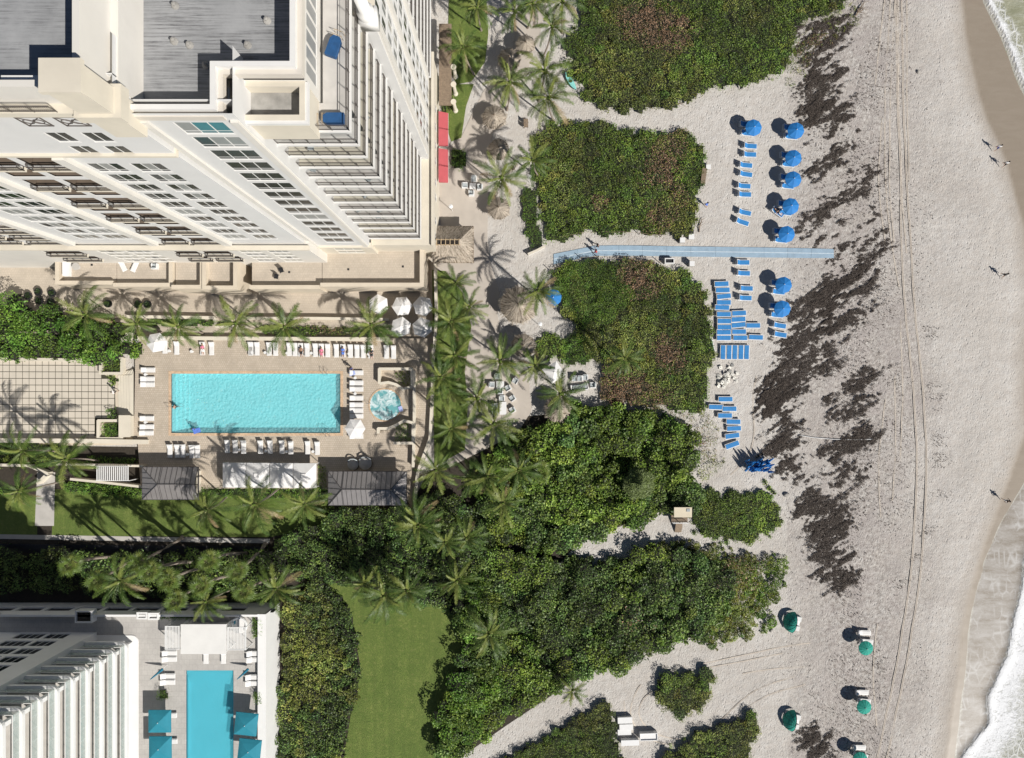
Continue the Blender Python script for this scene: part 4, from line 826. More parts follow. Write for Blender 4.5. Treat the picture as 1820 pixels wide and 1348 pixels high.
# taller block on the left
ZL = 59.0; xl1 = W(-346); yl0 = W(240)
def f(b):
    b.box(W(U0), xl1 - .002, yl0, yN, 52, ZL - 2.2); ring(b, W(U0), xl1, yl0 - .01, yN, ZL - 2.2, ZL, .45)
hb('wall', M['stucco'], f)
hb('roof', M['roof'], lambda b: b.box(W(U0) + .45, xl1 - .45, yl0 + .45, yN - .5, ZL - 2.2, ZL - 2.0))
hb('wall', M['stucco'], lambda b: b.box(xl1 + .003, xl1 + .55, yl0 + 1.5, yN, ZR - 2.2, ZR + 1.2))
hb('corner_pier', M['cream'], lambda b: (b.box(W(-365), W(-337), W(231), W(253), 52, 59.9), b.box(W(-367), W(-335), W(229), W(255), 59.9, 60.3), b.box(W(-370), W(-331), W(228), W(256), 55.4, 56.4)))
hb('roof_hatch', M['white'], lambda b: b.box(W(-412), W(-377), W(243), W(252), ZL - 2.0, ZL - .6))
def f(b): rail_run(b, (W(-440), W(233), 56.3), (W(-384), W(233), 56.3), 1.0, 1.6, .14)
hb('railing', M['bronze'], f)
# roof room with a sunken top
xk0, xk1, yk0 = W(-264), W(-196.5), W(247); ZK = 51.9
def f(b):
    ring(b, xk0, xk1, yk0, yp0 - .01, ZK - 1.2, ZK, .4); b.box(xk0, xk1, yk0, yp0 - .012, 47.9, ZK - 1.2)
hb('roof_room', M['cream'], f)
hb('roof_room_trim', M['white'], lambda b: (b.box(xk0, xk1 + .25, yk0 - .25, yk0 - .003, ZK - .45, ZK - .1), b.box(xk1 + .003, xk1 + .25, yk0, yp0 - .02, ZK - .45, ZK - .1)))
hb('roof', M['stain'], lambda b: b.box(xk0 + .4, xk1 - .4, yk0 + .4, yp0 - .42, ZK - 1.2, ZK - 1.1))
# --- corner balconies
uc, vc = W(-166), W(253); ui, vi = W(-193), W(281); ua, vD = W(-250), W(386)
t_slab = .32; BZ = [48.1 - 3.0 * k for k in range(14)]
def f(b):
    b.box(ua - .5, ui, vi, vD + 1, 0, 47.7)
hb('wall', M['stucco'], f)
bm = MB(); pts = [(ua + .003, vc), (uc, vc), (uc, vD), (ui, vD), (ui, vi), (ua + .003, vi)]; bm.prism(pts, -t_slab, 0)
slab_me = bm.mesh('balcony', M['white'], off=HT.location)
bm = MB(); e = .14; rail_run(bm, (ua + .1, vc + e, 0), (uc - e, vc + e, 0), 1.1, 1.5, .13, .04, .010); rail_run(bm, (uc - e, vc + e, 0), (uc - e, vD - .1, 0), 1.1, 1.5, .13, .04, .010)
rail_me = bm.mesh('railing', M['bronze'])
bm = MB(); bm.box(ua + .02, uc - .17, vc + .17, vi - .01, .003, .02); bm.box(ui + .01, uc - .17, vi, vD - .02, .003, .02); floor_mes = [bm.mesh('floor', mk('balcony_floor_' + n_, c_, .7, .08, 1)) for n_, c_ in (('grey', (.49, .47, .44)), ('sand', (.51, .48, .40)), ('pale', (.56, .55, .52)))]
bm = MB()
for k in range(4): x = ua + .6 + k * 1.6; bm.box(x, x + 1.4, vi - .06, vi - .005, .05, 2.3)
for k in range(5): y = vi + .5 + k * 1.65; bm.box(ui + .005, ui + .06, y, y + 1.45, .05, 2.3)
door_me = bm.mesh('doors', M['glass_dk'])
for k, z in enumerate(BZ):
    s_ = obj('balcony', slab_me, HT, (0, 0, z)); L0 = -HT.location
    for nm, me in (('railing', rail_me), ('floor', floor_mes[(k * 2 + k // 3) % 3]), ('sliding_doors', door_me)):
        if nm == 'sliding_doors' and k == 0: continue
        obj(nm, me, s_, (L0.x, L0.y, 0))
hb('wall', M['stucco'], lambda b: b.box(ua - .3, uc - .02, vc + .02, vD, 0, 5.6))
hb('cornice', M['cream'], lambda b: b.box(ua - .2, uc + .2, vc - .2, vD, 5.6, 6.0))
# --- east front beyond the pier
uE = W(-155); vE0, vE1 = W(386), W(515)
hE = []
for n in range(12):
    z = 43.2 - 3 * n
    for (c0, c1) in ((399, 418), (424, 441), (456, 474), (481, 500)): hE.append((W(c0), W(c1), z - 2.0, z, 2))
def f(b):
    facade(b, 'y', uE, vE0, vE1, 8.2, 45, hE); b.poly([(uc, vE0, 8.2), (uE, vE0, 8.2), (uE, vE0, 45), (uc, vE0, 45)]); b.box(ui - .2, uE - .3, vE0 + .02, vE1 - .02, 0, 44.9)
hb('wall', M['stuccob'], f)
for i, h in enumerate(hE): window(HT, 'y', uE, *h[:4], 2, mats=random.choice((['glass_dk', 'glass_dk'], ['blind', 'glass_dk'], ['blind2', 'blind'])), transom=False)
for v in (387.5, 446, 507): hb('pilaster', M['stucco'], lambda b: b.box(uE - .1, uE + .28, W(v), W(v) + .75, 10, 45))
hb('cornice', M['cream'], lambda b: b.box(ui, uE + .35, vE0 - .1, vE1, 45, 45.5))
hE2 = [(W(c0), W(c1), z - 1.5, z, 2) for z in (7.8, 5.2) for (c0, c1) in ((262, 275), (290, 303), (330, 343), (356, 369), (392, 405), (418, 431), (450, 463), (480, 493))]
def f(b):
    facade(b, 'y', uE + .5, W(245), W(560), 0, 8.2, hE2); b.poly([(ua, W(245), 8.2), (uE + .5, W(245), 8.2), (uE + .5, W(560), 8.2), (ua, W(560), 8.2)]); b.poly([(ua, W(245), 0), (uE + .5, W(245), 0), (uE + .5, W(245), 8.2), (ua, W(245), 8.2)])
hb('wall', M['cream'], f)
for h in hE2: window(HT, 'y', uE + .5, *h[:4], 2, mats=['blind', 'blind2'], transom=False)
hb('cornice', M['cream'], lambda b: b.box(uE + .4, uE + .75, W(244), W(560), 8.2, 8.6))
hb('column', M['white'], lambda b: (b.lathe([(.75, 45.5), (.75, 46.2), (.52, 46.3), (.48, 55)], 16, (W(-158), W(383))), b.box(W(-166), W(-148), W(375), W(392), 44.0, 45.5)), True)
# north balconies
for k in range(14):
    z = 48.1 - 3 * k
    o = hb('balcony', M['white'], lambda b: b.box(uE - 3, uE + .4, vE1 + .1, W(720), z - .32, z)); b = MB(); rail_run(b, (uE + .25, vE1 + .2, z), (uE + .25, W(640), z), 1.1, 1.5, .14); obj('railing', b.mesh('railing', M['bronze'], off=HT.location), o)
hb('wall', M['stucco'], lambda b: b.box(W(-300), uE - 2.2, vE1, W(720), 0, 47))
# arcade canopy at the foot of the east front
hb('entrance_canopy', M['wood'], lambda b: b.box(uE + .8, uE + 2.6, W(500), W(640), 2.8, 3.1))
for v in (505, 535, 565): hb('column', M['cream'], lambda b: b.lathe([(.4, 0), (.35, .3), (.28, .4), (.26, 3.0), (.42, 3.2)], 12, (uE + 2.9, W(v))))
# awnings
def awning(y0, y1, lab):
    p0 = G(780, y1, 3.0); p1 = G(797, y0, 2.3); a = thing('awning', lab, 'awning', (p0.x, p0.y, 3.0), 0, 'red awnings')
    w_, l_ = p1.x - p0.x, p1.y - p0.y; b = MB(); b.poly([(0, 0, .35), (w_, 0, -.35), (w_, l_, -.35), (0, l_, .35)]); b.poly([(w_, 0, -.35), (w_, 0, -.6), (w_, l_, -.6), (w_, l_, -.35)]); b.poly([(0, 0, .35), (0, 0, -.3), (w_, 0, -.35)]); b.poly([(0, l_, .35), (w_, l_, -.35), (0, l_, -.3)])
    b.build('canvas', M['red'], a); b = MB(); b.tube([(0, .05, -.3), (w_, .05, -.4)], .025, 5); b.tube([(0, l_ - .05, -.3), (w_, l_ - .05, -.4)], .025, 5); b.tube([(w_, 0, -.4), (w_, l_, -.4)], .025, 5); b.build('frame', M['whitep'], a)
for y0, y1, lab in ((203, 230, 'red awning over the hotel door nearest the flower bed'), (231, 259, 'red awning second from the flower bed, beside the narrow lawn'), (268, 296, 'red awning above the round dark shrub'), (296, 324, 'red awning nearest the table with four white chairs')): awning(y0, y1, lab)
# --- terrace podium
hp = M['walk']
def podium(name, x0, x1, y0, y1, z, par=1.0, wall=None, south=True, east=True, west=False, fl='walk'):
    """x,y pixels of the inner floor measured at floor level"""
    X0, X1, Y0, Y1 = GX(x0, z), GX(x1, z), GY(y1, z), GY(y0, z)
    hb('terrace_floor', M[fl], lambda b: b.box(X0, X1, Y0, Y1, 0, z))
    def f(b):
        t_ = .55
        if south: b.box(X0 - (t_ if west else 0), X1 + (t_ if east else 0), Y0 - t_, Y0 - .002, 0, z + par)
        if east: b.box(X1 + .002, X1 + t_, Y0, Y1, 0, z + par)
        if west: b.box(X0 - t_, X0 - .002, Y0, Y1, 0, z + par)
    hb('terrace_parapet', M['tan'], f)
podium('t', 448, 572, 440, 509, 4.0, east=False); podium('t', 573, 748, 440, 505, 4.0, 1.1)
podium('t', 372, 420, 440, 510, 4.3, 1.1, west=True); podium('t', 312, 362, 440, 509, 4.0, 1.2)
podium('t', 208, 306, 440, 505, 3.6, 1.0); podium('t', 112, 207, 440, 501, 3.6, .9, east=False, west=True)
hb('wall', M['tan'], lambda b: b.box(GX(-60), GX(40), GY(473), GY(462), 0, 2.6)); 
for x, y in ((514, 484), (619, 479), (716, 474), (163, 471)):
    p = G(x, y, 4.0 if x > 300 else 3.6); hb('floor_drain', M['blackm'], lambda b: b.box(p.x - .15, p.x + .15, p.y - .15, p.y + .15, p.z + .002, p.z + .012))

# ---------------------------------------------------------------- white apartment building (south-west)
AB = thing('apartment_building', 'white apartment block with curved slabs and green glass balcony rails above a pool deck', 'building', (W(-800), W(-500), 0))
def ab(name, mat, fn):
    b = MB(); fn(b); return b.build(name, mat, AB, world=True)
t = NT('pale_green_balcony_glass'); t.set(Base_Color=(.55, .66, .63), Roughness=.08); t.p.inputs['Transmission Weight'].default_value = .0; t.p.inputs['Alpha'].default_value = .28; M['gglass'] = t.mat
M['apt'] = mk('white_render', (.72, .715, .70), .7, .03, .4, dirt=.08); M['aptfl'] = mk('balcony_tile', (.48, .455, .42), .75, .08, 1.0)
DZ = 5.0
xe, yn = W(-651), W(-407); xw = W(-722); ci, cj = W(-676), W(-430); YS = W(-760)
hN = []
for k in range(13):
    z = DZ + 2.55 + 2.91 * k
    for c in ((-795, -760), (-846, -800), (-900, -880), (-960, -930)): hN.append((W(c[0]), W(c[1]), z - (2.0 if c[1] - c[0] > 25 else 1.2), z, 4 if c[1] - c[0] > 40 else (3 if c[1] - c[0] > 25 else 2)))
def f(b):
    facade(b, 'n', W(-402), W(-1100), xw, DZ, DZ + 40, hN); b.box(W(-1100), xw - .01, YS, W(-402) - .4, DZ, DZ + 40)
    b.poly([(xw, W(-402), DZ), (xw, cj, DZ), (xw, cj, DZ + 40), (xw, W(-402), DZ + 40)])
ab('wall', M['apt'], f)
for h in hN:
    if h[1] > W(-935): window(AB, 'n', W(-402), *h[:4], h[4], mats=['glass_dk'] * 4, transom=False)
ab('wall', M['apt'], lambda b: b.box(xw - 1, ci, YS, cj, DZ, DZ + 40))
def arc(cx, cy, r, a0, a1, n): return [(cx + r * math.cos(R(a0 + (a1 - a0) * i / n)), cy + r * math.sin(R(a0 + (a1 - a0) * i / n))) for i in range(n + 1)]
rr = .9; bm = MB(); bm.prism([(xw + .003, cj), (xw + .003, yn)] + arc(xe - rr, yn - rr, rr, 90, 0, 5) + [(xe, YS), (ci, YS), (ci, cj)], -.42, 0); aslab = bm.mesh('balcony', M['apt'], off=AB.location)
bm = MB(); bm.prism([(xw + .05, cj + .02), (xw + .05, yn - .38), (xe - .38, yn - .38), (xe - .38, YS + .1), (ci + .02, YS + .1), (ci + .02, cj + .02)], .003, .02); afl = bm.mesh('floor', M['aptfl'])
bm = MB(); bm.box(xw + .1, xe - .3, yn - .33, yn - .30, .08, 1.05); bm.box(xe - .33, xe - .30, YS, yn - .34, .08, 1.05); agl = bm.mesh('glass_rail', M['gglass'])
bm = MB(); bm.box(xw + .1, xe - .28, yn - .35, yn - .28, 1.05, 1.11); bm.box(xe - .35, xe - .28, YS, yn - .36, 1.05, 1.11)
for k in range(5): x = xw + .2 + k * 1.4; bm.box(x, x + .05, yn - .37, yn - .34, 0, 1.05)
for k in range(20): y = yn - .5 - k * 1.4; bm.box(xe - .37, xe - .34, y - .05, y, 0, 1.05)
arl = bm.mesh('handrail', M['white'])
bm = MB()
for k in range(3): x = xw + .5 + k * 1.15; bm.box(x, x + 1.05, cj + .004, cj + .06, .05, 2.3)
for k in range(16): y = cj - .6 - k * 1.6; bm.box(ci + .004, ci + .06, y - 1.4, y, .05, 2.3)
adr = bm.mesh('sliding_doors', M['glass_dk'])
L0 = -AB.location
for k in range(13):
    z = DZ + 2.9 * k + (.1 if k == 0 else .0); s_ = obj('balcony', aslab, AB, (0, 0, z))
    if k == 0: continue
    for nm, me in (('floor', afl), ('glass_rail', agl), ('handrail', arl), ('sliding_doors', adr)): obj(nm, me, s_, (L0.x, L0.y, 0))
ab('column', M['apt'], lambda b: b.box(xe - 1.3, xe - .8, yn - 1.4, yn - .9, DZ, DZ + 38))
ab('roof', M['apt'], lambda b: b.box(W(-1100), xe + .2, YS, W(-400), DZ + 40, DZ + 40.6))
# its podium with the pool deck on top
PD = thing('podium', 'white podium wall carrying the grey pool deck of the apartment block', 'building', (W(-700), W(-520), 0))
def pb(name, mat, fn):
    b = MB(); fn(b); return b.build(name, mat, PD, world=True)
px0, px1, py1 = W(-1150), W(-433), W(-369.5)
P2 = (GX(331, DZ), GX(415, DZ), GY(1440, DZ), GY(1192, DZ))
def f(b):
    for (x0, x1, y0, y1) in ((px0, P2[0], W(-780), py1 - .3), (P2[1], px1 - .3, W(-780), py1 - .3), (P2[0], P2[1], P2[3], py1 - .3)): b.box(x0, x1, y0, y1, DZ - .5, DZ)
pb('deck', M['gdeck'], f)
pb('core', M['apt'], lambda b: (b.box(px0, px1 - .32, W(-780), py1 - .32, 0, DZ - 2.2)))
def f(b): facade(b, 'n', py1, px0, px1, 0, DZ, [(W(u), W(u + 42), 2.2, 3.9) for u in range(-920, -460, 50)], .28); b.box(px0, px1 - .3, py1 - .299, py1 - .29, 0, DZ)
pb('wall', M['apt'], f)
pb('wall', M['apt'], lambda b: b.box(px1 - .3, px1, W(-780), py1, 0, DZ + .1))
pb('parapet', M['apt'], lambda b: (b.box(px1 - 1.1, px1 + .05, W(-780), py1 + .05, DZ + .1, DZ + .75), b.box(W(-880), px1 - 1.1, py1 - .25, py1 + .05, DZ, DZ + .9)))
for u in range(-920, -460, 50): pb('louvre', M['blackm'], lambda b: b.box(W(u), W(u + 42), py1 - .27, py1 - .2, 2.2, 3.9))
# ---------------------------------------------------------------- long pool
DK = .5
PLX0, PLX1, PLY0, PLY1 = GX(304.5, DK), GX(605, DK), GY(770, DK), GY(664.5, DK)
def watermat(name, col, k, bs, alpha):
    t = NT(name); h = t.math('ADD', t.voro(bs, 'SMOOTH_F1', None), t.math('MULTIPLY', t.noise(bs * 1.7, 3, .6, None, 1.5), .8))
    t.set(Base_Color=col, Roughness=.06); t.p.inputs['IOR'].default_value = 1.33; t.bump(h, k, .25)
    tr = t.n('BsdfTransparent'); tr.inputs[0].default_value = (.62, .93, .96, 1); mx = t.n('MixShader'); mx.inputs[0].default_value = alpha
    t.l(tr.outputs[0], mx.inputs[1]); t.l(t.p.outputs[0], mx.inputs[2]); t.l(mx.outputs[0], t.out.inputs[0]); return t.mat
M['pool'] = watermat('rippled_pool_water', (.34, .66, .70), 1.0, 2.9, .38)
M['pool2'] = watermat('calm_pool_water', (.09, .46, .57), .25, .7, .45)
M['basin'] = mk('pale_turquoise_pool_plaster', (.50, .84, .86), .6, .06, .6); M['basin2'] = mk('blue_pool_plaster', (.30, .62, .70), .6, .06, .6)
M['ptile'] = mk('dark_waterline_tile', (.03, .05, .07), .4, .2, 3)
def pool(name, label, x0, x1, y0, y1, top, dep, wat, bas, steps, cop=True):
    r = thing(name, label, 'swimming pool', (x0, y0, top)); w_, l_ = x1 - x0, y1 - y0
    b = MB(); b.box(0, w_, 0, l_, -dep - .2, -dep); ring(b, -.25, w_ + .25, -.25, l_ + .25, -dep - .2, -.32, .25); b.build('basin', bas, r)
    b = MB(); ring(b, -.25, w_ + .25, -.25, l_ + .25, -.319, -.02, .252); b.build('waterline_tiles', M['ptile'], r)
    if cop:
        b = MB(); ring(b, -.4, w_ + .4, -.4, l_ + .4, -.02, .035, .4); b.build('coping', M['coping'], r)
    b = MB(); n = 1; b.poly([(0, 0, -.14), (w_, 0, -.14), (w_, l_, -.14), (0, l_, -.14)]); b.build('water', wat, r)
    b = MB()
    for k in range(4):
        if steps == 'w': b.box(0.002, .55 * (4 - k), .002, l_ - .002, -dep, -dep + (dep - .25) * (k + 1) / 4.3)
        else: b.box(.002, w_ - .002, l_ - .7 - .45 * (3 - k), l_ - .002, -dep, -dep + (dep - .25) * (k + 1) / 4.3)
    b.build('steps', bas, r); return r
LP = pool('long_pool', 'long turquoise swimming pool on the brown paved hotel deck', PLX0, PLX1, PLY0, PLY1, DK, 1.0, M['pool'], M['basin'], 'w')
def handrail(root, pts, name='handrail'):
    b = MB(); b.tube(pts, .028, 6); b.build(name, M['steel'], root)
w_, l_ = PLX1 - PLX0, PLY1 - PLY0
for dx in (0, .55): handrail(LP, [(w_ - 2.4 + dx, l_ + .6, .0), (w_ - 2.4 + dx, l_ + .5, .85), (w_ - 2.4 + dx, l_ - .1, .75), (w_ - 2.4 + dx, l_ - .3, -.5)]); handrail(LP, [(w_ - 2.0 + dx, -.6, 0), (w_ - 2.0 + dx, -.5, .85), (w_ - 2.0 + dx, .1, .75), (w_ - 2.0 + dx, .3, -.5)])
handrail(LP, [(-.5, 3.9, 0), (-.4, 3.9, .85), (1.5, 3.9, .55), (1.7, 3.9, -.4)])
pool('deck_pool', 'deep blue rectangular pool on the grey podium deck of the apartment block', *P2, DZ, 1.0, M['pool2'], M['basin2'], 'n', False)
# whirlpool
c = G(685, 720, DK); wp = thing('whirlpool', 'round foaming whirlpool tub set in the pool deck', 'hot tub', (c.x, c.y, DK))
b = MB(); b.lathe([(2.3, -.02), (2.3, .06), (2.5, .06), (2.5, .02)], 32); n0 = len(b.f); b.f.pop(); b.m.pop(); b.build('rim', M['coping'], wp)
t = NT('foaming_tub_water'); fm = t.ramp(t.noise(.9, 6, .62, None, 1.2), [(.42, 0.), (.7, 1.)]); t.set(Base_Color=t.mix(fm, (.13, .35, .37), (.78, .84, .85)), Roughness=.25); t.bump(fm, .8, .08); M['tub'] = t.mat
b = MB(); b.lathe([(2.29, .012), (1.5, .03), (.7, .06), (.05, .07)], 32); b.build('water', M['tub'], wp, smooth=True)
handrail(wp, [(-2.7, .2, 0), (-2.6, .2, .8), (-2.2, .2, .7), (-2.1, .2, 0)])
# deck around the pool, in four pieces, with the rest of the raised terrace
def deckpoly(pts):
    b = MB(); b.prism(pts, -.3, DK); tag(b.build('pool_deck', M['deck']), kind='structure')
e = .4; g = lambda x, y: tuple(G(x, y, DK)[:2]); TX0, TX1, TY0, TY1 = PLX0 - e, PLX1 + e, PLY0 - e, PLY1 + e
deckpoly([g(240, 600), g(768, 602), (GX(768, DK), TY1), (GX(240, DK), TY1)]); deckpoly([(GX(240, DK), TY1), (TX0, TY1), (TX0, TY0), (GX(238, DK), TY0)])
deckpoly([(TX1, TY1), (GX(768, DK), TY1), (GX(766, DK), TY0), (TX1, TY0)]); deckpoly([(GX(244, DK), TY0), (GX(766, DK), TY0), g(738, 842), g(738, 905), g(580, 870), g(250, 868)])
# ---------------------------------------------------------------- walls, planters, steps of the terraces
def wallseg(name, label, cat, pts, th, h, mat, z=0.0, cap=None):
    P_ = [G(x, y, z + h) for x, y in pts]; r = thing(name, label, cat, (P_[0].x, P_[0].y, z)); b = MB(); c_ = MB()
    for i in range(len(P_) - 1):
        a, q = P_[i], P_[i + 1]; d = (q - a); L = d.length; m = (a + q) / 2; Mz = Matrix.Rotation(math.atan2(d.y, d.x), 3, 'Z')
        b.obox((m.x, m.y, z + h / 2 - .04), L + (.0 if i else 0), th, h - .08, Mz); c_.obox((m.x, m.y, z + h - .035), L + th * .5, th + .1, .07 + i * .002, Mz)
    b.build('wall', mat, r, world=True); c_.build('cap', cap or M['cream'], r, world=True); return r
WL = M['cream']
wallseg('deck_wall', 'long cream wall with planter ledge dividing the upper terrace walk from the pool deck', 'wall', [(226, 563), (380, 565), (384, 580), (440, 582)], .35, .9, WL)
wallseg('deck_wall', 'long cream ledge wall running toward the white parasols', 'wall', [(440, 566), (560, 566), (690, 568)], .3, .9, WL)
wallseg('deck_wall', 'low cream wall behind the row of white loungers', 'wall', [(232, 601), (420, 602), (620, 603), (690, 603)], .45, .9, WL)
wallseg('deck_wall', 'tall dark edged wall on the promenade side of the white parasols', 'wall', [(773, 470), (775, 560), (771, 620)], .25, 1.6, M['tan'])
wallseg('deck_wall', 'cream wall between the pool deck and the promenade verge', 'wall', [(770, 620), (768, 700), (764, 780), (742, 840), (736, 900)], .3, 1.3, WL)
wallseg('deck_wall', 'cream wall east of the whirlpool', 'wall', [(736, 660), (736, 760), (734, 830)], .3, .9, WL, DK)
wallseg('planter_wall', 'curved cream planter wall north of the whirlpool', 'planter', [(674, 682), (674, 656), (732, 656), (732, 688), (716, 692), (704, 684), (690, 680), (676, 682)], .3, 1.0, WL, DK)
wallseg('planter_wall', 'curved cream planter wall south of the whirlpool', 'planter', [(672, 770), (672, 762), (690, 762), (704, 756), (718, 748), (734, 752), (734, 788), (700, 788)], .3, 1.0, WL, DK)
wallseg('planter_wall', 'square cream planter at the upper corner of the tiled courtyard', 'planter', [(178, 636), (216, 636), (216, 664), (178, 664), (178, 636)], .3, .8, WL)
wallseg('planter_wall', 'square cream planter at the lower corner of the tiled courtyard', 'planter', [(174, 748), (216, 748), (216, 780), (174, 780), (174, 748)], .3, .8, WL)
wallseg('courtyard_wall', 'cream wall below the tiled courtyard', 'wall', [(-40, 783), (140, 784), (262, 786)], .55, 1.0, WL)
wallseg('courtyard_wall', 'cream wall at the edge of the bright tree and the courtyard', 'wall', [(-40, 638), (178, 641)], .4, .7, WL)
wallseg('garden_wall', 'thin cream garden wall beside the slatted walkway', 'wall', [(125, 852), (185, 858), (254, 866)], .25, 1.6, WL)
wallseg('garden_wall', 'dark topped garden wall north of the slatted walkway', 'wall', [(100, 826), (180, 827), (254, 829)], .2, 1.8, M['tan'])
wallseg('garden_wall', 'low cream wall near the palms of the west garden', 'wall', [(-40, 826), (50, 828), (84, 842), (66, 860)], .3, 1.2, WL)
wallseg('low_wall', 'low white wall at the start of the blue beach mat', 'wall', [(939, 452), (955, 445), (968, 438)], .25, .8, M['white'])
st = thing('courtyard_steps', 'pale curved steps between the tiled courtyard and the pool deck', 'steps', (GX(222), GY(690), 0))
for k in range(5):
    b = MB(); b.prism([tuple(G(210 + k * 5.5, 668)[:2]), tuple(G(216 + k * 5.5, 666)[:2]), tuple(G(222 + k * 4.5, 660)[:2]), tuple(G(240, 655)[:2]), tuple(G(240, 742)[:2]), tuple(G(222 + k * 4.5, 742)[:2]), tuple(G(212 + k * 5.5, 738)[:2])], 0, .1 + .095 * k); b.build('step', M['cream'], st, world=True)
# cream columns by the steps
for x, y, lab in ((236, 612, 'cream pier at the north end of the courtyard steps'), (232, 757, 'cream pier at the south end of the courtyard steps')):
    c = G(x, y); r = thing('pier', lab, 'pillar', (c.x, c.y, 0)); b = MB(); b.box(-.75, .75, -1.5, 1.5, 0, 1.5); b.build('shaft', M['cream'], r); b = MB(); b.box(-.85, .85, -1.6, 1.6, 1.5, 1.62); b.build('cap', M['cream'], r)
# ---------------------------------------------------------------- hipped metal pavilions
M['metalroof'] = mk('grey_standing_seam_metal', (.27, .255, .25), .42, .08, .8, metal=.35, dirt=.2); M['seam'] = mk('dark_roof_seam', (.10, .095, .095), .45, .1, 2, metal=.3)
def pavilion(label, x0, x1, y0, y1, xr0, xr1, z0, z1, pitch=.72):
    X0, X1, Y0, Y1 = GX(x0, z0), GX(x1, z0), GY(y1, z0), GY(y0, z0); A, B_ = GX(xr0, z1), GX(xr1, z1); ym = (Y0 + Y1) / 2
    r = thing('pavilion', label, 'pavilion', ((X0 + X1) / 2, ym, 0)); o = r.location
    b = MB(); b.box(X0 + .7, X1 - .7, Y0 + .7, Y1 - .7, 0, z0 - .05); b.build('wall', M['cream'], r, world=True)
    b = MB(); ring(b, X0 - .08, X1 + .08, Y0 - .08, Y1 + .08, z0 - .16, z0 - .004, .14); roof = b.build('roof', M['seam'], r, world=True)
    def zy(f_): return z0 + (z1 - z0) * f_
    def panel(pts, e0, e1):
        pts = [Vector(p) for p in pts]; n = (pts[1] - pts[0]).cross(pts[2] - pts[0]).normalized(); n = n if n.z > 0 else -n
        b = MB(); b.poly(pts); b.poly([p - n * .05 for p in pts][::-1]); q = obj('roof_panel', b.mesh('roof_panel', M['metalroof'], off=o), roof)
        b = MB(); d = Vector(e1) - Vector(e0); L = d.length
        if L > .15:
            m = (Vector(e0) + Vector(e1)) / 2 + n * .03; ax = d.normalized(); ay = n.cross(ax); Mm = Matrix((ax, ay, n)).transposed(); b.obox(m, L, .05, .06, Mm); seams.append(b)
    seams = []
    nx = max(2, round((X1 - X0) / pitch)); ed = [X0 + (X1 - X0) * i / nx for i in range(nx + 1)]
    cuts = sorted(set(ed + [c for c in (A, B_) if X0 < c < X1]))
    fr = lambda x: min(1, max(0, (x - X0) / (A - X0) if A > X0 + .01 else 1), max(0, (X1 - x) / (X1 - B_) if B_ < X1 - .01 else 1))
    for sy, Ye in ((1, Y0), (-1, Y1)):
        for i in range(len(cuts) - 1):
            a, c = cuts[i], cuts[i + 1]; pa, pc = fr(a), fr(c); P_ = lambda x, f_: (x, Ye + (ym - Ye) * f_, zy(f_))
            pts = [P_(a, 0), P_(c, 0), P_(c, pc), P_(a, pa)]
            if pa < .001: pts = pts[:3]
            elif pc < .001: pts = [pts[0], pts[1], pts[3]]
            panel(pts, P_(c, 0), P_(c, pc))
    for Xe, Xr, sg in ((X0, A, 1), (X1, B_, -1)):
        if abs(Xe - Xr) < .05: continue
        ny = max(2, 2 * round((Y1 - Y0) / pitch / 2)); eds = [Y0 + (Y1 - Y0) * i / ny for i in range(ny + 1)]
        for i in range(ny):
            a, c = eds[i], eds[i + 1]; f1 = 1 - abs(a - ym) / (ym - Y0); f2 = 1 - abs(c - ym) / (ym - Y0); P_ = lambda y, f_: (Xe + (Xr - Xe) * f_, y, zy(f_) + .002)
            pts = [P_(a, 0), P_(c, 0), P_(c, f2), P_(a, f1)]
            if f1 < .001: pts = pts[:3]
            elif f2 < .001: pts = [pts[0], pts[1], pts[3]]
            panel(pts, P_(c, 0), P_(c, f2))
    bb = MB()
    for s_ in seams:
        n = len(bb.v); bb.v += s_.v; bb.f += [tuple(i + n for i in q) for q in s_.f]; bb.m += s_.m
    z_ = .04
    for p0, p1 in (((A, ym, z1), (B_, ym, z1)), ((X0, Y0, z0), (A, ym, z1)), ((X0, Y1, z0), (A, ym, z1)), ((X1, Y0, z0), (B_, ym, z1)), ((X1, Y1, z0), (B_, ym, z1))): bb.tube([Vector(p0) + Vector((0, 0, z_)), Vector(p1) + Vector((0, 0, z_))], .06, 5)
    obj('seams', bb.mesh('seams', M['seam'], off=o), roof); return r
pavilion('grey metal pavilion with a half hipped roof beside the slatted walkway', 253, 352, 831, 888, 280, 352, 3.0, 4.0)
pavilion('grey metal pavilion with a fully hipped roof at the corner of the pool deck', 584, 722, 839, 898, 608, 694, 3.0, 4.1)
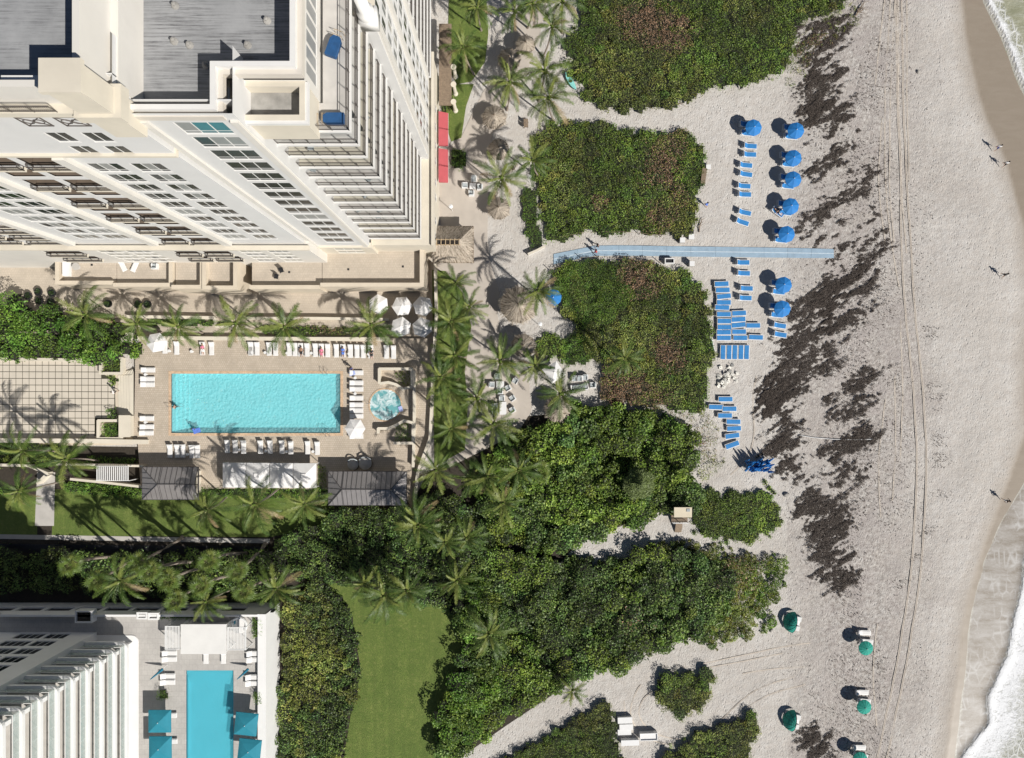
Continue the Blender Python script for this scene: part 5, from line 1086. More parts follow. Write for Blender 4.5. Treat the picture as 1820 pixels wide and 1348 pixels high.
# white cabanas
for k in range(4):
    x0 = 395 + k * 41.8; X0, X1, Y0, Y1 = GX(x0 + .6, 2.5), GX(x0 + 41.2, 2.5), GY(867 + k * .3, 2.5), GY(823 + k * .3, 2.5); w_, l_ = X1 - X0, Y1 - Y0
    r = thing('cabana', ['white canvas cabana at the half hipped pavilion end of the row', 'white canvas cabana second from the half hipped pavilion', 'white canvas cabana second from the fully hipped pavilion', 'white canvas cabana at the fully hipped pavilion end of the row'][k], 'cabana', (X0, Y0, 0), 0, 'white cabanas')
    b = MB(); a = (w_ / 2, l_ / 2, 3.05); P_ = [(0, 0, 2.45), (w_, 0, 2.45), (w_, l_, 2.45), (0, l_, 2.45)]
    for i in range(4): q0, q1 = P_[i], P_[(i + 1) % 4]; b.poly([q0, q1, a]); b.poly([(q0[0], q0[1], 2.2), (q1[0], q1[1], 2.2), q1, q0])
    b.build('canopy', M['canvas'], r); b = MB()
    for x, y in ((.08, .08), (w_ - .08, .08), (w_ - .08, l_ - .08), (.08, l_ - .08)): b.box(x - .04, x + .04, y - .04, y + .04, DK, 2.4)
    b.build('posts', M['whitep'], r); b = MB(); b.box(.12, w_ - .12, .12, .16, .5, 2.3); b.build('back_curtain', M['canvas'], r)
    b = MB(); b.box(w_ / 2 - .34, w_ / 2 + .34, l_ / 2 - .34, l_ / 2 + .34, 3.0, 3.05); b.build('vent_cap', M['canvas'], r)
# ---------------------------------------------------------------- sun loungers
def lounger(name, label, cat, L, w_, fab, frm, back=35, hz=.36, bl=.62, pad=.07, group=None):
    r = thing(name, label, cat, group=group); b = MB(); s = .09
    b.box(-L / 2 + .0, L / 2, -w_ / 2, -w_ / 2 + s, hz - .09, hz); b.box(-L / 2, L / 2, w_ / 2 - s, w_ / 2, hz - .09, hz); b.box(L / 2 - s, L / 2, -w_ / 2 + s, w_ / 2 - s, hz - .09, hz); b.box(-L / 2, -L / 2 + s, -w_ / 2 + s, w_ / 2 - s, hz - .09, hz)
    for x in (-L * .36, L * .38):
        for y in (-w_ / 2 + .01, w_ / 2 - .06): b.box(x, x + .06, y, y + .05, 0, hz - .09)
    b.build('frame', frm, r); b = MB(); b.box(-L / 2 + bl, L / 2 - .07, -w_ / 2 + .10, w_ / 2 - .10, hz - .02, hz - .02 + pad); b.build('seat_pad', fab, r)
    Mx = Matrix.Rotation(R(back), 3, 'Y'); b = MB(); cx = -L / 2 + bl; ln = bl * 1.0
    b.obox(Vector((cx, 0, hz)) + Mx @ Vector((-ln / 2, 0, pad / 2)), ln, w_ - .2, pad, Mx); b.build('back_pad', fab, r)
    b = MB(); 
    for y in (-w_ / 2 + .04, w_ / 2 - .04): b.obox(Vector((cx, y, hz - .01)) + Mx @ Vector((-ln / 2 - .03, 0, 0)), ln + .08, .09, .05, Mx)
    b.obox(Vector((cx, 0, hz - .01)) + Mx @ Vector((-ln - .05, 0, 0)), .06, w_, .055, Mx); b.build('back_frame', frm, r)
    return r
def place(proto, used, px, py, rz, label, group, z=0.0, dz=.35):
    p = G(px, py, z + dz); loc = (p.x, p.y, z)
    if not used: used.append(1); proto.location = loc; proto.rotation_euler = (0, 0, rz); proto['label'] = label; proto['group'] = group; return proto
    return dup(proto, loc, rz, label, group)
BL = lounger('beach_lounger', 'x', 'sun lounger', 2.1, .84, M['bluefab'], M['whitep'], 40); ub = []
BF = lounger('beach_lounger', 'x', 'sun lounger', 2.1, .84, M['bluefab'], M['whitep'], 3); uf = []
WLo = lounger('pool_lounger', 'x', 'sun lounger', 1.95, .70, M['canvas'], M['whitep'], 28); uw = []
for i, (x, y, a) in enumerate([(1333, 260, 4), (1332, 275, 2), (1325, 294, 5), (1325, 310, 8), (1322, 331, 4), (1323, 346, 2), (1323, 378, 12), (1319, 395, 18), (1320, 467, 0), (1321, 486, 2), (1326, 513, 2), (1324, 530, 2), (1385, 579, 9), (1386, 595, 9)]):
    place(BL, ub, x, y, R(-a), 'blue beach lounger out in the sun in the rows south of the blue mat' if i > 7 else 'blue beach lounger out in the sun in the row north of the blue mat', 'loungers in the sun')
UMB = [(1340, 225, 'one blue parasol standing inland of the row beside the sunny loungers'), (1417, 231, 'blue parasol at the end of the row by the dark seaweed finger'), (1412, 280, 'blue parasol second from the seaweed finger end of the row'), (1411, 319, 'blue parasol third from the seaweed finger end of the row'), (1407, 366, 'blue parasol fourth from the seaweed finger, with an angled lounger'), (1399, 415, 'blue parasol closest to the blue mat on its north side'), (1395, 507, 'blue parasol closest to the blue mat on its south side'), (1392, 548, 'blue parasol beside the edge of the big seaweed drift')]
for x, y, _ in UMB:
    for dx, dy, a in ((-12, 12, 6), (-14, -4, 2)): place(BL, ub, x + dx, y + dy, R(-a) if x != 1407 or dy < 0 else R(-8), 'blue beach lounger in the shade of a blue parasol', 'loungers under parasols')
place(BL, ub, 1382, 377, R(-35), 'blue beach lounger turned at an angle beside the fourth blue parasol', 'angled lounger')
for i, (x, y, a) in enumerate([(1283, 505, -2), (1285, 516, -2), (1287, 527, -6), (1287, 538, 0), (1284, 547, 2), (1287, 559, 0), (1288, 571, 0), (1288, 582, 0), (1287, 591, 0), (1287, 601, 0), (1314, 557, -3), (1313, 568, -3), (1313, 578, -5), (1314, 590, 0), (1316, 601, 0), (1339, 579, 0), (1344, 600, 2)]):
    place(BF, uf, x, y, R(-a), 'flat blue lounger parked crosswise in the storage block by the scrub', 'stored flat loungers')
for i, x in enumerate((1285, 1296, 1306, 1317, 1327)): place(BF, uf, x, 626, R(88), 'flat blue lounger parked lengthwise at the end of the storage block', 'lengthwise stored loungers')
for x, y, a in ((1290, 710, 0), (1273, 724, 2), (1297, 727, 0), (1289, 739, 0), (1304, 750, 1), (1305, 762, -2), (1302, 775, -8), (1302, 791, -20)): place(BF, uf, x, y, R(-a), 'flat blue lounger in the loose group between the white base pile and the folded parasols', 'loose flat loungers')
sd = dup(BF, (0, 0, 0), 0, 'single blue lounger tipped on its side against the scrub', 'loungers tipped over'); sd.location = G(1269, 614, .4); sd.rotation_euler = (R(75), 0, R(-78))
# poolside
def row(L, rz, lab, grp, z=DK):
    for q in L: place(WLo, uw, q[0], q[1], rz + (R(q[2]) if len(q) > 2 else 0), lab, grp, z)
row([(400 + c_ / 3.957, 620 + i * .35) for i, c_ in enumerate((180, 225, 310, 355, 452, 492, 532, 577, 635, 678, 722, 783, 830, 882, 928, 972, 1025, 1135, 1185))] + [(242, 615), (293, 617), (314, 619), (360, 620), (376, 620), (446, 620.5)], R(-90), 'white lounger in the long row along the north side of the hotel pool', 'loungers north of the pool')
row([(264, 658), (263, 674), (263, 684)], 0, 'white lounger by the pool end near the upper part of the courtyard steps', 'loungers west of the pool, upper'); row([(262, 744), (262, 759), (261, 770)], 0, 'white lounger by the pool end near the lower part of the courtyard steps', 'loungers west of the pool, lower')
row([(634, y) for y in (663, 681, 692, 708, 720, 730, 740, 776)], 0, 'white lounger between the pool and the whirlpool', 'loungers east of the pool')
row([(404, 794), (418, 794), (433, 795), (463, 795), (480, 795), (501, 795), (517, 796), (547, 796), (564, 797)], R(-90), 'white lounger in front of the white cabanas', 'loungers south of the pool'); row([(302, 802), (315, 802), (325, 802), (341, 803), (351, 803)], R(-90), 'white lounger in front of the half hipped pavilion', 'loungers by the pavilion')
place(WLo, uw, 217, 471, R(-64), 'white lounger turned to face its neighbour on the hotel terrace, left one of a V', 'terrace lounger', 3.6); place(WLo, uw, 240, 472, R(-114), 'white lounger turned to face its neighbour on the hotel terrace, right one of a V', 'terrace lounger', 3.6)
for i, (x, y) in enumerate([(302, 1161), (302, 1172), (299, 1202), (299, 1213), (452, 1162), (452, 1173), (450, 1204), (450, 1215), (302, 1272), (457, 1272), (303, 1318), (462, 1318)]): place(WLo, uw, x, y, 0, 'white lounger beside the deep blue podium pool', 'loungers on the podium deck', DZ)
for x in (366, 397): place(WLo, uw, x, 1168, R(-90), 'white lounger half under the white flat canopy of the podium deck', 'loungers under the flat canopy', DZ)
for i, (x, y) in enumerate([(1536, 1125), (1532, 1231), (1527, 1329)]):
    place(WLo, uw, x, y, R(-3), 'white lounger in the sun beside a green parasol', 'loungers beside green parasols'); place(WLo, uw, x + 4, y + 16, R(-6), 'white lounger partly hidden under a green parasol', 'loungers under green parasols')
# ---------------------------------------------------------------- parasols
def parasol(name, label, n, r, z, rise, fab, pole=.03, group=None, sq=False, sag=.12, base=True, val=.16):
    t_ = thing(name, label, 'parasol', group=group); b = MB(); ph = math.pi / 4 if sq else math.pi / n; rings = [(r, z), (r * .66, z + rise * .42), (r * .33, z + rise * .74), (.05, z + rise)]; m = n * 2; ix = []
    for k, (q, zz) in enumerate(rings):
        row_ = []
        for i in range(m):
            a = ph + math.pi * i / n; qq = q * (1 if i % 2 == 0 else (math.cos(math.pi / n) if n < 8 else .5 + .5 * math.cos(math.pi / n))); row_.append(len(b.v)); b.v.append((qq * math.cos(a), qq * math.sin(a), zz - (0 if i % 2 == 0 else sag * .35 * q / r)))
        ix.append(row_)
    for k in range(3):
        for i in range(m): j = (i + 1) % m; b.f.append((ix[k][i], ix[k][j], ix[k + 1][j], ix[k + 1][i])); b.m.append(0)
    lo = []
    for i in ix[0]: p = b.v[i]; lo.append(len(b.v)); b.v.append((p[0] * .995, p[1] * .995, p[2] - val * (1 if len(lo) % 2 else .75)))
    for i in range(m): j = (i + 1) % m; b.f.append((lo[i], lo[j], ix[0][j], ix[0][i])); b.m.append(0)
    b.build('canopy', fab, t_); b = MB(); b.tube([(0, 0, 0), (0, 0, z + rise)], pole, 8); b.build('pole', M['whitep'], t_); b = MB(); b.lathe([(.05, z + rise - .02), (.07, z + rise + .04), (.02, z + rise + .12)], 8); b.build('finial', M['whitep'], t_)
    b = MB()
    for i in range(0, m, 2): p = b_ = Vector(rings and (r * math.cos(ph + math.pi * i / n), r * math.sin(ph + math.pi * i / n), z - .03)); b.tube([(0, 0, z + rise - .06), p], .012, 4)
    b.build('ribs', M['whitep'], t_)
    if base: b = MB(); b.lathe([(.28, 0), (.28, .06), (.06, .1), (.05, .35)], 12); b.build('base', M['whitep'], t_)
    return t_
PB = parasol('beach_parasol', 'x', 8, 1.22, 1.95, .42, M['blueumb'])
for i, (x, y, lab) in enumerate(UMB + [(985, 529, 'blue parasol beside the big thatched hut and its palm')]):
    p = G(x, y, 2.3); o = PB if i == 0 else dup(PB, (0, 0, 0)); o.location = (p.x, p.y, 0); o.rotation_euler = (random.uniform(-.05, .05), random.uniform(-.05, .05), random.uniform(0, .7)); o['label'] = lab; o['group'] = 'blue beach parasols'
PGn = parasol('beach_parasol', 'x', 12, 1.05, 1.8, .4, M['green_canvas'])
for i, (x, y, lab) in enumerate(((1541, 1154, 'green parasol nearest to the black seaweed patch line'), (1538, 1259, 'green parasol between the other two green parasols'), (1531, 1352, 'green parasol farthest down the beach, cut by the picture edge'))):
    p = G(x, y, 2.1); o = PGn if i == 0 else dup(PGn, (0, 0, 0)); o.location = (p.x, p.y, 0); o['label'] = lab; o['group'] = 'green beach parasols'
PGn['label'] = 'green parasol farthest up the beach, north of the other green parasols'; 
PW = parasol('pool_parasol', 'x', 6, 1.5, 2.4, .5, M['canvas'])
for i, (x, y, lab, a) in enumerate(((672, 541, 'white hexagonal parasol on the terrace, the one apart from the group of four', .1), (714, 544, 'white hexagonal parasol in the middle of the terrace group', .6), (751, 544, 'white hexagonal parasol against the promenade wall on the terrace walk', .3), (712, 581, 'white hexagonal parasol nearest the pool loungers', .9), (750, 582, 'white hexagonal parasol in the corner above the towel rack', .2), (630, 762, 'white hexagonal parasol between pool and whirlpool', .5), (276, 609, 'white hexagonal parasol under the palms at the pool corner', .7))):
    z = DK if y > 570 else 0; p = G(x, y, 2.7 + z); o = PW if i == 0 else dup(PW, (0, 0, 0)); o.location = (p.x, p.y, z); o.rotation_euler = (0, 0, a); o['label'] = lab; o['group'] = 'white hexagonal parasols'
PT = parasol('deck_parasol', 'x', 4, 2.2, 2.35, .55, M['teal'], sq=True, sag=.02)
for i, (x, y, a, lab) in enumerate(((282, 1284, 0, 'square teal parasol beside the cube hedge, towards the apartment block'), (283, 1331, 0, 'square teal parasol behind the one by the cube hedge, towards the apartment block'), (436, 1289, -6, 'tilted square teal parasol over the sea side of the podium pool'), (442, 1336, -6, 'square teal parasol behind the tilted one, sea side of the podium pool'))):
    p = G(x, y, DZ + 2.6); o = PT if i == 0 else dup(PT, (0, 0, 0)); o.location = (p.x, p.y, DZ); o.rotation_euler = (0, 0, R(a)); o['label'] = lab; o['group'] = 'teal deck parasols'
p = G(985, 662, 2.7); o = parasol('market_parasol', 'square cream parasol half hidden by palms near the grey lounge chairs', 4, 1.7, 2.4, .5, M['canvas'], sq=True); o.location = (p.x, p.y, 0); o.rotation_euler = (0, 0, .6)
def closed(name, label, group, fab, L=2.2):
    t_ = thing(name, label, 'parasol', group=group); b = MB(); b.lathe([(.03, L), (.09, L * .9), (.15, L * .55), (.2, L * .3), (.05, L * .26)], 9); b.build('canopy', fab, t_); b = MB(); b.tube([(0, 0, 0), (0, 0, L * .5)], .022, 6); b.build('pole', M['whitep'], t_); return t_
CP = closed('folded_parasol', 'folded blue parasol leaning in the heap on the sand', 'folded parasols in the heap', M['blueumb'])
rg = random.Random(3)
for i in range(42):
    o = CP if i == 0 else dup(CP, (0, 0, 0)); p = G(1323 + (i % 14) * 3.0 + rg.uniform(-1, 1), 838 - (i // 14) * 7 + rg.uniform(-1.5, 1.5)); o.location = p; d = Vector((rg.uniform(-.1, .25), rg.uniform(.05, .45), .85)); o.rotation_euler = d.to_track_quat('Z', 'Y').to_euler()
for x, y, a, lab in ((290, 1192, 35, 'folded teal parasol leaning by the loungers on the apartment side of the podium pool'), (441, 1192, 30, 'folded teal parasol leaning by the loungers on the sea side of the podium pool')):
    o = closed('folded_parasol', lab, None, M['tealdk'], 2.8); o.location = G(x + 8, y - 10, DZ); o.rotation_euler = Vector((-.5, -.45, .75)).to_track_quat('Z', 'Y').to_euler()
# white parasol bases in a pile
b = MB(); b.box(-.24, .24, -.24, .24, 0, .1); bb_me = b.mesh('weight', M['stone']); b = MB(); b.tube([(0, 0, .1), (0, 0, .42)], .035, 6); bt_me = b.mesh('socket', M['whitep']); M['basew'] = mk('chalky_white_concrete', (.66, .64, .58), .85, .12, 3, .2, 12, .01); bb_me.materials[0] = M['basew']
for i in range(30):
    x, y = 1290 + rg.gauss(0, 9), 671 + rg.gauss(0, 10); p = G(x, y); r = thing('parasol_base', 'square white parasol weight in the jumbled pile by the scrub', 'parasol base', (p.x, p.y, rg.uniform(.05, .5) * (1 if abs(x - 1290) < 9 else .2)), rg.uniform(0, 3), 'pile of parasol weights'); r.rotation_euler = (rg.uniform(-.6, .6), rg.uniform(-.6, .6), rg.uniform(0, 3)); obj('weight', bb_me, r); obj('socket', bt_me, r)
# ---------------------------------------------------------------- blue mat
M['mat'] = mk('blue_beach_mat', (.27, .37, .46), .85, .10, 1.2, .3, 30, .01, dirt=.3); M['mat2'] = mk('pale_mat_seam', (.46, .54, .60), .85, .12, 2); M['mat'].node_tree.nodes
bmth = thing('beach_mat', 'long blue roll-out beach mat in two lanes with a pale middle seam', 'beach mat', G(984, 460)); ml = [(984, 452, 470), (1026, 443.5, 461), (1058, 437, 455), (1100, 436.5, 454.5), (1142, 437, 455), (1185, 438, 456), (1228, 438.5, 456.5), (1272, 439, 457), (1315, 439.5, 457.5), (1358, 440.3, 458), (1400, 441, 458.5), (1442, 442, 459), (1482, 443, 459)]
for i in range(len(ml) - 1):
    (xa, ta, ba), (xb, tb, bb) = ml[i], ml[i + 1]; xb -= .25
    for f0, f1, mt in ((0, .455, 'mat'), (.455, .545, 'mat2'), (.545, 1, 'mat')):
        b = MB(); b.prism([tuple(G(xa, ta + (ba - ta) * f0)[:2]), tuple(G(xb, tb + (bb - tb) * f0)[:2]), tuple(G(xb, tb + (bb - tb) * f1)[:2]), tuple(G(xa, ta + (ba - ta) * f1)[:2])], -.05, .03 + (.008 if mt == 'mat2' else 0) + i * .0003); b.build('seam_strip' if mt == 'mat2' else 'mat_panel', M[mt], bmth, world=True)
b = MB(); b.tube([(0, 0, 0), (0, 0, 1.1)], [.055, .05], 8); b.lathe([(.06, 1.1), (.06, 1.14), (.02, 1.17)], 8); pme = b.mesh('path_post', M['wood'])
for side, L in (('north', [(995, 424), (1034, 416), (1068, 415), (1106, 415), (1136, 417), (1174, 421)]), ('south', [(978, 481), (1010, 472), (1033, 460), (1063, 458), (1102, 462), (1138, 465), (1172, 467)])):
    for x, y in L: o = obj('path_post', pme, loc=G(x, y)); tag(o, 'slim wooden rope post along the %s side of the blue mat' % side, 'post', 'rope posts ' + side)
    b = MB(); pts = []
    for i in range(len(L) - 1):
        a, c = G(*L[i]), G(*L[i + 1]); pts += [a.lerp(c, k / 4) + Vector((0, 0, 1.0 - .6 * (k / 4) * (1 - k / 4))) for k in range(4)]
    b.tube(pts + [G(*L[-1]) + Vector((0, 0, 1.0))], .014, 4); tag(b.build('path_rope', M['woodl']), 'sagging rope strung between the %s posts of the blue mat' % side, 'rope')
b = MB(); b.tube([G(1421, 774, .06), G(1445, 778, .05), G(1480, 781, .05), G(1520, 782, .06), G(1552, 781, .06)], .05, 5); tag(b.build('white_rope', M['whitep']), 'straight white rope lying across the seaweed', 'rope')
# ---------------------------------------------------------------- thatch
def straw(n_, f, rg_):
    P = []; C = []
    for i in range(n_):
        a, c_, wv = f(); P += [a - wv, a + wv, c_ + wv, c_ - wv]; k = rg_.uniform(.6, 1.35); C += [np.array((.36, .31, .25)) * k] * 4
    return np.array([tuple(p) for p in P]), np.arange(4 * n_).reshape(n_, 4), np.array(C)
def palapa(px, py, r, zt_, label, n=900, group='thatched umbrellas'):
    c = G(px, py, zt_); t_ = thing('thatched_umbrella', label, 'thatched shelter', (c.x, c.y, 0), 0, group); rg_ = random.Random(int(px)); drop = r * .62
    b = MB(); b.lathe([(r * .93, zt_ - drop + .03), (r * .5, zt_ - drop * .5), (.06, zt_ - .06)], 9); b.build('roof_lining', M['thatchb'], t_)
    def f():
        a = rg_.uniform(0, 6.283); q = rg_.random() ** .6; L = rg_.uniform(.3, .7); q0 = max(.02, q - L / r); e = 1 + .06 * math.sin(a * 9); p = lambda s: Vector((math.cos(a + rg_.uniform(-.04, .04)) * s * r * e, math.sin(a) * s * r * e, zt_ - drop * s + rg_.uniform(.0, .08))); A = p(q0); B_ = p(q * 1.03); return A, B_, Vector((-math.sin(a), math.cos(a), 0)) * rg_.uniform(.015, .04)
    V, F_, C = straw(n, f, rg_); obj('thatch', npmesh('thatch', V, F_, M['litter'], C), t_); b = MB(); b.tube([(0, 0, 0), (0, 0, zt_)], .09, 8); b.build('post', M['wood'], t_); b = MB(); b.lathe([(.16, zt_ - .1), (.12, zt_ + .08), (.02, zt_ + .22)], 8); b.build('cap', M['thatchb'], t_)
for x, y, r, z, lab in ((934, 74, 1.5, 3.0, 'thatched umbrella under the palms north of the kayak'), (878, 204, 1.9, 3.0, 'thatched umbrella with a palm leaning over it'), (886, 262, 1.7, 3.0, 'brown thatched umbrella mostly in palm shade'), (886, 368, 1.75, 3.0, 'thatched umbrella beside the olive scrub strip'), (921, 540, 2.9, 4.2, 'big thatched hut beside the blue parasol'), (930, 614, 1.9, 3.2, 'thatched umbrella below the big hut'), (992, 728, 2.1, 3.4, 'thatched umbrella with a palm growing in front, by the dark thicket'), (905, 100, 1.8, 2.9, 'shaded thatched umbrella at the bend of the promenade')): palapa(x, y, r, z, lab, 1300 if r > 2.5 else 800)
c = G(800, 440, 3); tk = thing('tiki_bar', 'thatched tiki bar roof with an open wooden ridge against the hotel wall', 'bar', (c.x, c.y, 0)); X0, X1, Y0, Y1 = GX(769, 2.7), GX(842, 2.7), GY(468, 2.7), GY(402, 2.7); XR = GX(818, 4.4); YR0, YR1 = GY(436, 4.4), GY(426, 4.4); rg_ = random.Random(9)
b = MB(); P_ = [(X0, Y0, 2.7), (X1, Y0, 2.7), (X1, Y1, 2.7), (X0, Y1, 2.7)]; Q_ = [(X0, YR0, 4.4), (XR, YR0, 4.4), (XR, YR1, 4.4), (X0, YR1, 4.4)]
for i in range(4): j = (i + 1) % 4; b.poly([P_[i], P_[j], Q_[j], Q_[i]])
b.build('roof_lining', M['thatchb'], tk, world=True)
def f():
    s = rg_.choice((0, 0, 0, 1, 1, 2, 2, 2)); u = rg_.random(); q = rg_.random(); i, j = s, (s + 1) % 4; A = Vector(P_[i]).lerp(Vector(P_[j]), u); B_ = Vector(Q_[i]).lerp(Vector(Q_[j]), u); dd = (B_ - A); L = dd.length; q0 = q * 1.03 - .03; n = Vector((0, 0, rg_.uniform(.01, .1))); a = A + dd * q0 + n; e = A + dd * min(1, q0 + rg_.uniform(.3, .7) / L) + n; wv = (Vector(P_[j]) - Vector(P_[i])).normalized() * rg_.uniform(.015, .045); return a, e, wv
V, F_, C = straw(2600, f, rg_); V = V - np.array(tk.location); obj('thatch', npmesh('thatch', V, F_, M['litter'], C * 1.15), tk)
def f(b): b.box(X0, XR, YR0, YR0 + .08, 4.4, 4.5); b.box(X0, XR, YR1 - .08, YR1, 4.4, 4.5)
b = MB(); f(b); b.build('ridge_beams', M['woodl'], tk, world=True)
for k in range(7): x = X0 + .15 + (XR - X0 - .3) * k / 6; b = MB(); b.box(x - .05, x + .05, YR0 - .1, YR1 + .1, 4.5, 4.58); b.build('ridge_slat', M['woodl'], tk, world=True)
for x, y in ((X0 + .5, Y0 + .5), (X1 - .6, Y0 + .6), (X1 - .6, Y1 - .6), (X0 + .5, Y1 - .5)): b = MB(); b.tube([(x, y, 0), (x, y, 2.9)], .1, 8); b.build('post', M['wood'], tk, world=True)
b = MB(); b.box(X0 + .6, X1 - 1.2, Y0 + 1.0, Y0 + 1.5, 0, 1.1); b.build('counter', M['wood'], tk, world=True)
# ---------------------------------------------------------------- lounge chairs and tables
def armchair():
    r = thing('lounge_chair', 'x', 'chair'); b = MB(); b.box(-.4, .4, -.42, .36, .12, .26); b.box(-.42, -.3, -.42, .42, .0, .6); b.box(.3, .42, -.42, .42, 0, .6); b.box(-.3, .3, .3, .42, 0, .78); b.build('frame', M['whitep'], r); b = MB(); b.box(-.28, .28, -.4, .28, .26, .42); b.build('seat_cushion', M['greyfab'], r); b = MB(); Mx = Matrix.Rotation(R(-14), 3, 'X'); b.obox((0, .24, .62), .56, .14, .42, Mx); b.build('back_cushion', M['greyfab'], r); return r
AC = armchair(); ua_ = []
for x, y, a, lab, g_ in [(842, 318, 0, 'white armchair with grey cushion at the square table below the red awnings', 'chairs below the awnings'), (826, 330, 90, 0, 0), (853, 333, -90, 0, 0), (838, 344, 180, 0, 0),
        (884, 669, 0, 'white armchair with grey cushion around the two white tables under the palms', 'chairs under the palms'), (874, 684, 90, 0, 0), (889, 696, 180, 0, 0), (903, 690, -60, 0, 0), (916, 677, -30, 0, 0), (892, 708, 0, 0, 0), (911, 708, -55, 0, 0), (879, 722, 90, 0, 0), (911, 729, -60, 0, 0), (880, 734, 90, 0, 0),
        (1021, 673, 0, 'grey cushioned armchair in the row of three by the bright shrubs', 'row of three chairs'), (1030, 673, 0, 0, 0), (1040, 671, 0, 0, 0), (1054, 685, -90, 'grey cushioned armchair at the end of the low white sofa', 'end chair')]:
    if lab: cl, cg = lab, g_
    place(AC, ua_, x, y, R(a), cl, cg)
def table(px, py, w_, l_, h, lab, rz=0, z=0.0):
    p = G(px, py, h + z); r = thing('side_table', lab, 'table', (p.x, p.y, z), rz); b = MB(); b.box(-w_ / 2, w_ / 2, -l_ / 2, l_ / 2, h - .06, h); b.build('top', M['whitep'], r)
    b = MB()
    for x in (-1, 1):
        for y in (-1, 1): b.box(x * (w_ / 2 - .08) - .03, x * (w_ / 2 - .08) + .03, y * (l_ / 2 - .08) - .03, y * (l_ / 2 - .08) + .03, 0, h - .06)
    b.build('legs', M['whitep'], r); return r
table(840, 331, .9, .9, .5, 'white square table between four chairs below the red awnings'); table(889, 685, 1.15, 1.15, .45, 'white square table under the palm, first of two among the armchairs'); table(894, 726, 1.0, 1.9, .45, 'long white table under the palm among the armchairs')
p = G(1030, 688, .4); so_ = thing('sofa', 'low white sofa with dark cushion facing three chairs', 'sofa', (p.x, p.y, 0), R(8)); b = MB(); b.box(-1.2, 1.2, -.45, .4, .08, .3); b.box(-1.2, 1.2, -.55, -.451, .08, .65); b.box(-1.3, -1.201, -.5, .4, .08, .5); b.box(1.201, 1.3, -.5, .4, .08, .5); b.build('frame', M['whitep'], so_); b = MB(); b.box(-1.0, 1.0, -.3, .3, .3, .44); b.build('cushion', M['greyfab'], so_)
# ---------------------------------------------------------------- small deck furniture
for i, (x, y) in enumerate(((448, 627), (471, 627), (510, 628), (553, 628), (620, 629), (655, 630), (300, 624), (340, 625), (425, 800), (472, 802), (509, 803), (556, 803), (333, 808), (631, 672), (631, 700), (258, 666), (258, 751))):
    p = G(x, y, DK + .4); r = thing('drinks_table', 'small round white drinks table between poolside loungers', 'table', (p.x, p.y, DK), 0, 'drinks tables'); b = MB(); b.lathe([(.2, .36), (.22, .38), (.22, .41), (.02, .412)], 12); b.build('top', M['whitep'], r); b = MB(); b.tube([(0, 0, 0), (0, 0, .37)], .03, 6); b.lathe([(.16, 0), (.14, .03), (.03, .05)], 10); b.build('foot', M['whitep'], r)
for x, y, rr_, lab in ((627, 826, .85, 'round grey daybed on the shaded deck, the smaller of two'), (649, 824, .98, 'round grey daybed on the shaded deck, the larger of two')):
    p = G(x, y, DK + .5); r = thing('daybed', lab, 'daybed', (p.x, p.y, DK)); b = MB(); b.lathe([(rr_, .05), (rr_ + .04, .2), (rr_, .35)], 20); b.build('base', M['wood'], r); b = MB(); b.lathe([(rr_ * .95, .35), (rr_ * .98, .45), (rr_ * .9, .54), (.02, .56)], 20); b.build('mattress', mk('pale_daybed_fabric_%d' % x, (.45, .43, .40), .9, .15, 1.5, .3, 4, .03), r, smooth=True); b = MB(); pts = [(rr_ * 1.0 * math.cos(R(a)), rr_ * 1.0 * math.sin(R(a)), .5 + .35 * math.sin(R((a - 30) * 1.5))) for a in range(30, 151, 15)]; b.tube(pts, .09, 6); b.build('backrest', M['greyfab'], r)
for x, y in ((68, 519), (92, 521), (70, 535), (90, 537), (50, 526), (192, 540), (246, 541), (262, 541)):
    p = G(x, y, .5); r = thing('planter_pot', 'dark round pot on the shaded terrace walk', 'plant pot', (p.x, p.y, 0), 0, 'dark pots'); b = MB(); b.lathe([(.35, 0), (.55, .3), (.6, .6), (.5, .62), (.48, .5), (.02, .5)], 14); b.build('pot', M['blackm'], r); n = 60; V, F_ = leafmesh(np.random.default_rng(x).normal(0, .22, (n, 3)) * np.array([1, 1, .4]) + np.array([0, 0, .68]), np.full(n, .28), .6, .4, RNG); obj('plant', npmesh('plant', V, F_, M['leaf'], np.tile(np.array([[.04, .075, .02]]), (4 * n, 1))), r)
# terrace and penthouse furniture
p = G(118, 474, 4.2); r = thing('terrace_sofa', 'long white sofa along the end wall of the hotel terrace', 'sofa', (p.x, p.y, 3.6)); b = MB(); b.box(-.4, .4, -1.35, 1.3, .05, .35); b.build('base', M['whitep'], r); b = MB(); b.box(-.36, .4, -1.3, 1.25, .35, .5); b.build('cushion', M['canvas'], r); b = MB(); b.box(-.5, -.401, -1.35, 1.3, .05, .75); b.build('backrest', M['whitep'], r)
p = G(135, 474, 4.1); r = thing('round_table', 'round pale table beside the long terrace sofa', 'table', (p.x, p.y, 3.6)); b = MB(); b.lathe([(.5, .5), (.55, .54), (.55, .58), (.02, .585)], 18); b.build('top', M['stone'], r); b = MB(); b.lathe([(.35, 0), (.1, .1), (.1, .5)], 10); b.build('foot', M['stone'], r)
for x, y, a, lab in ((275, 461, 0, 'white cushioned terrace armchair by the raised roof box, back one'), (275, 474, 180, 'white cushioned terrace armchair by the raised roof box, front one')): place(AC, ua_, x, y, R(a), lab, 'terrace armchairs', 3.6)
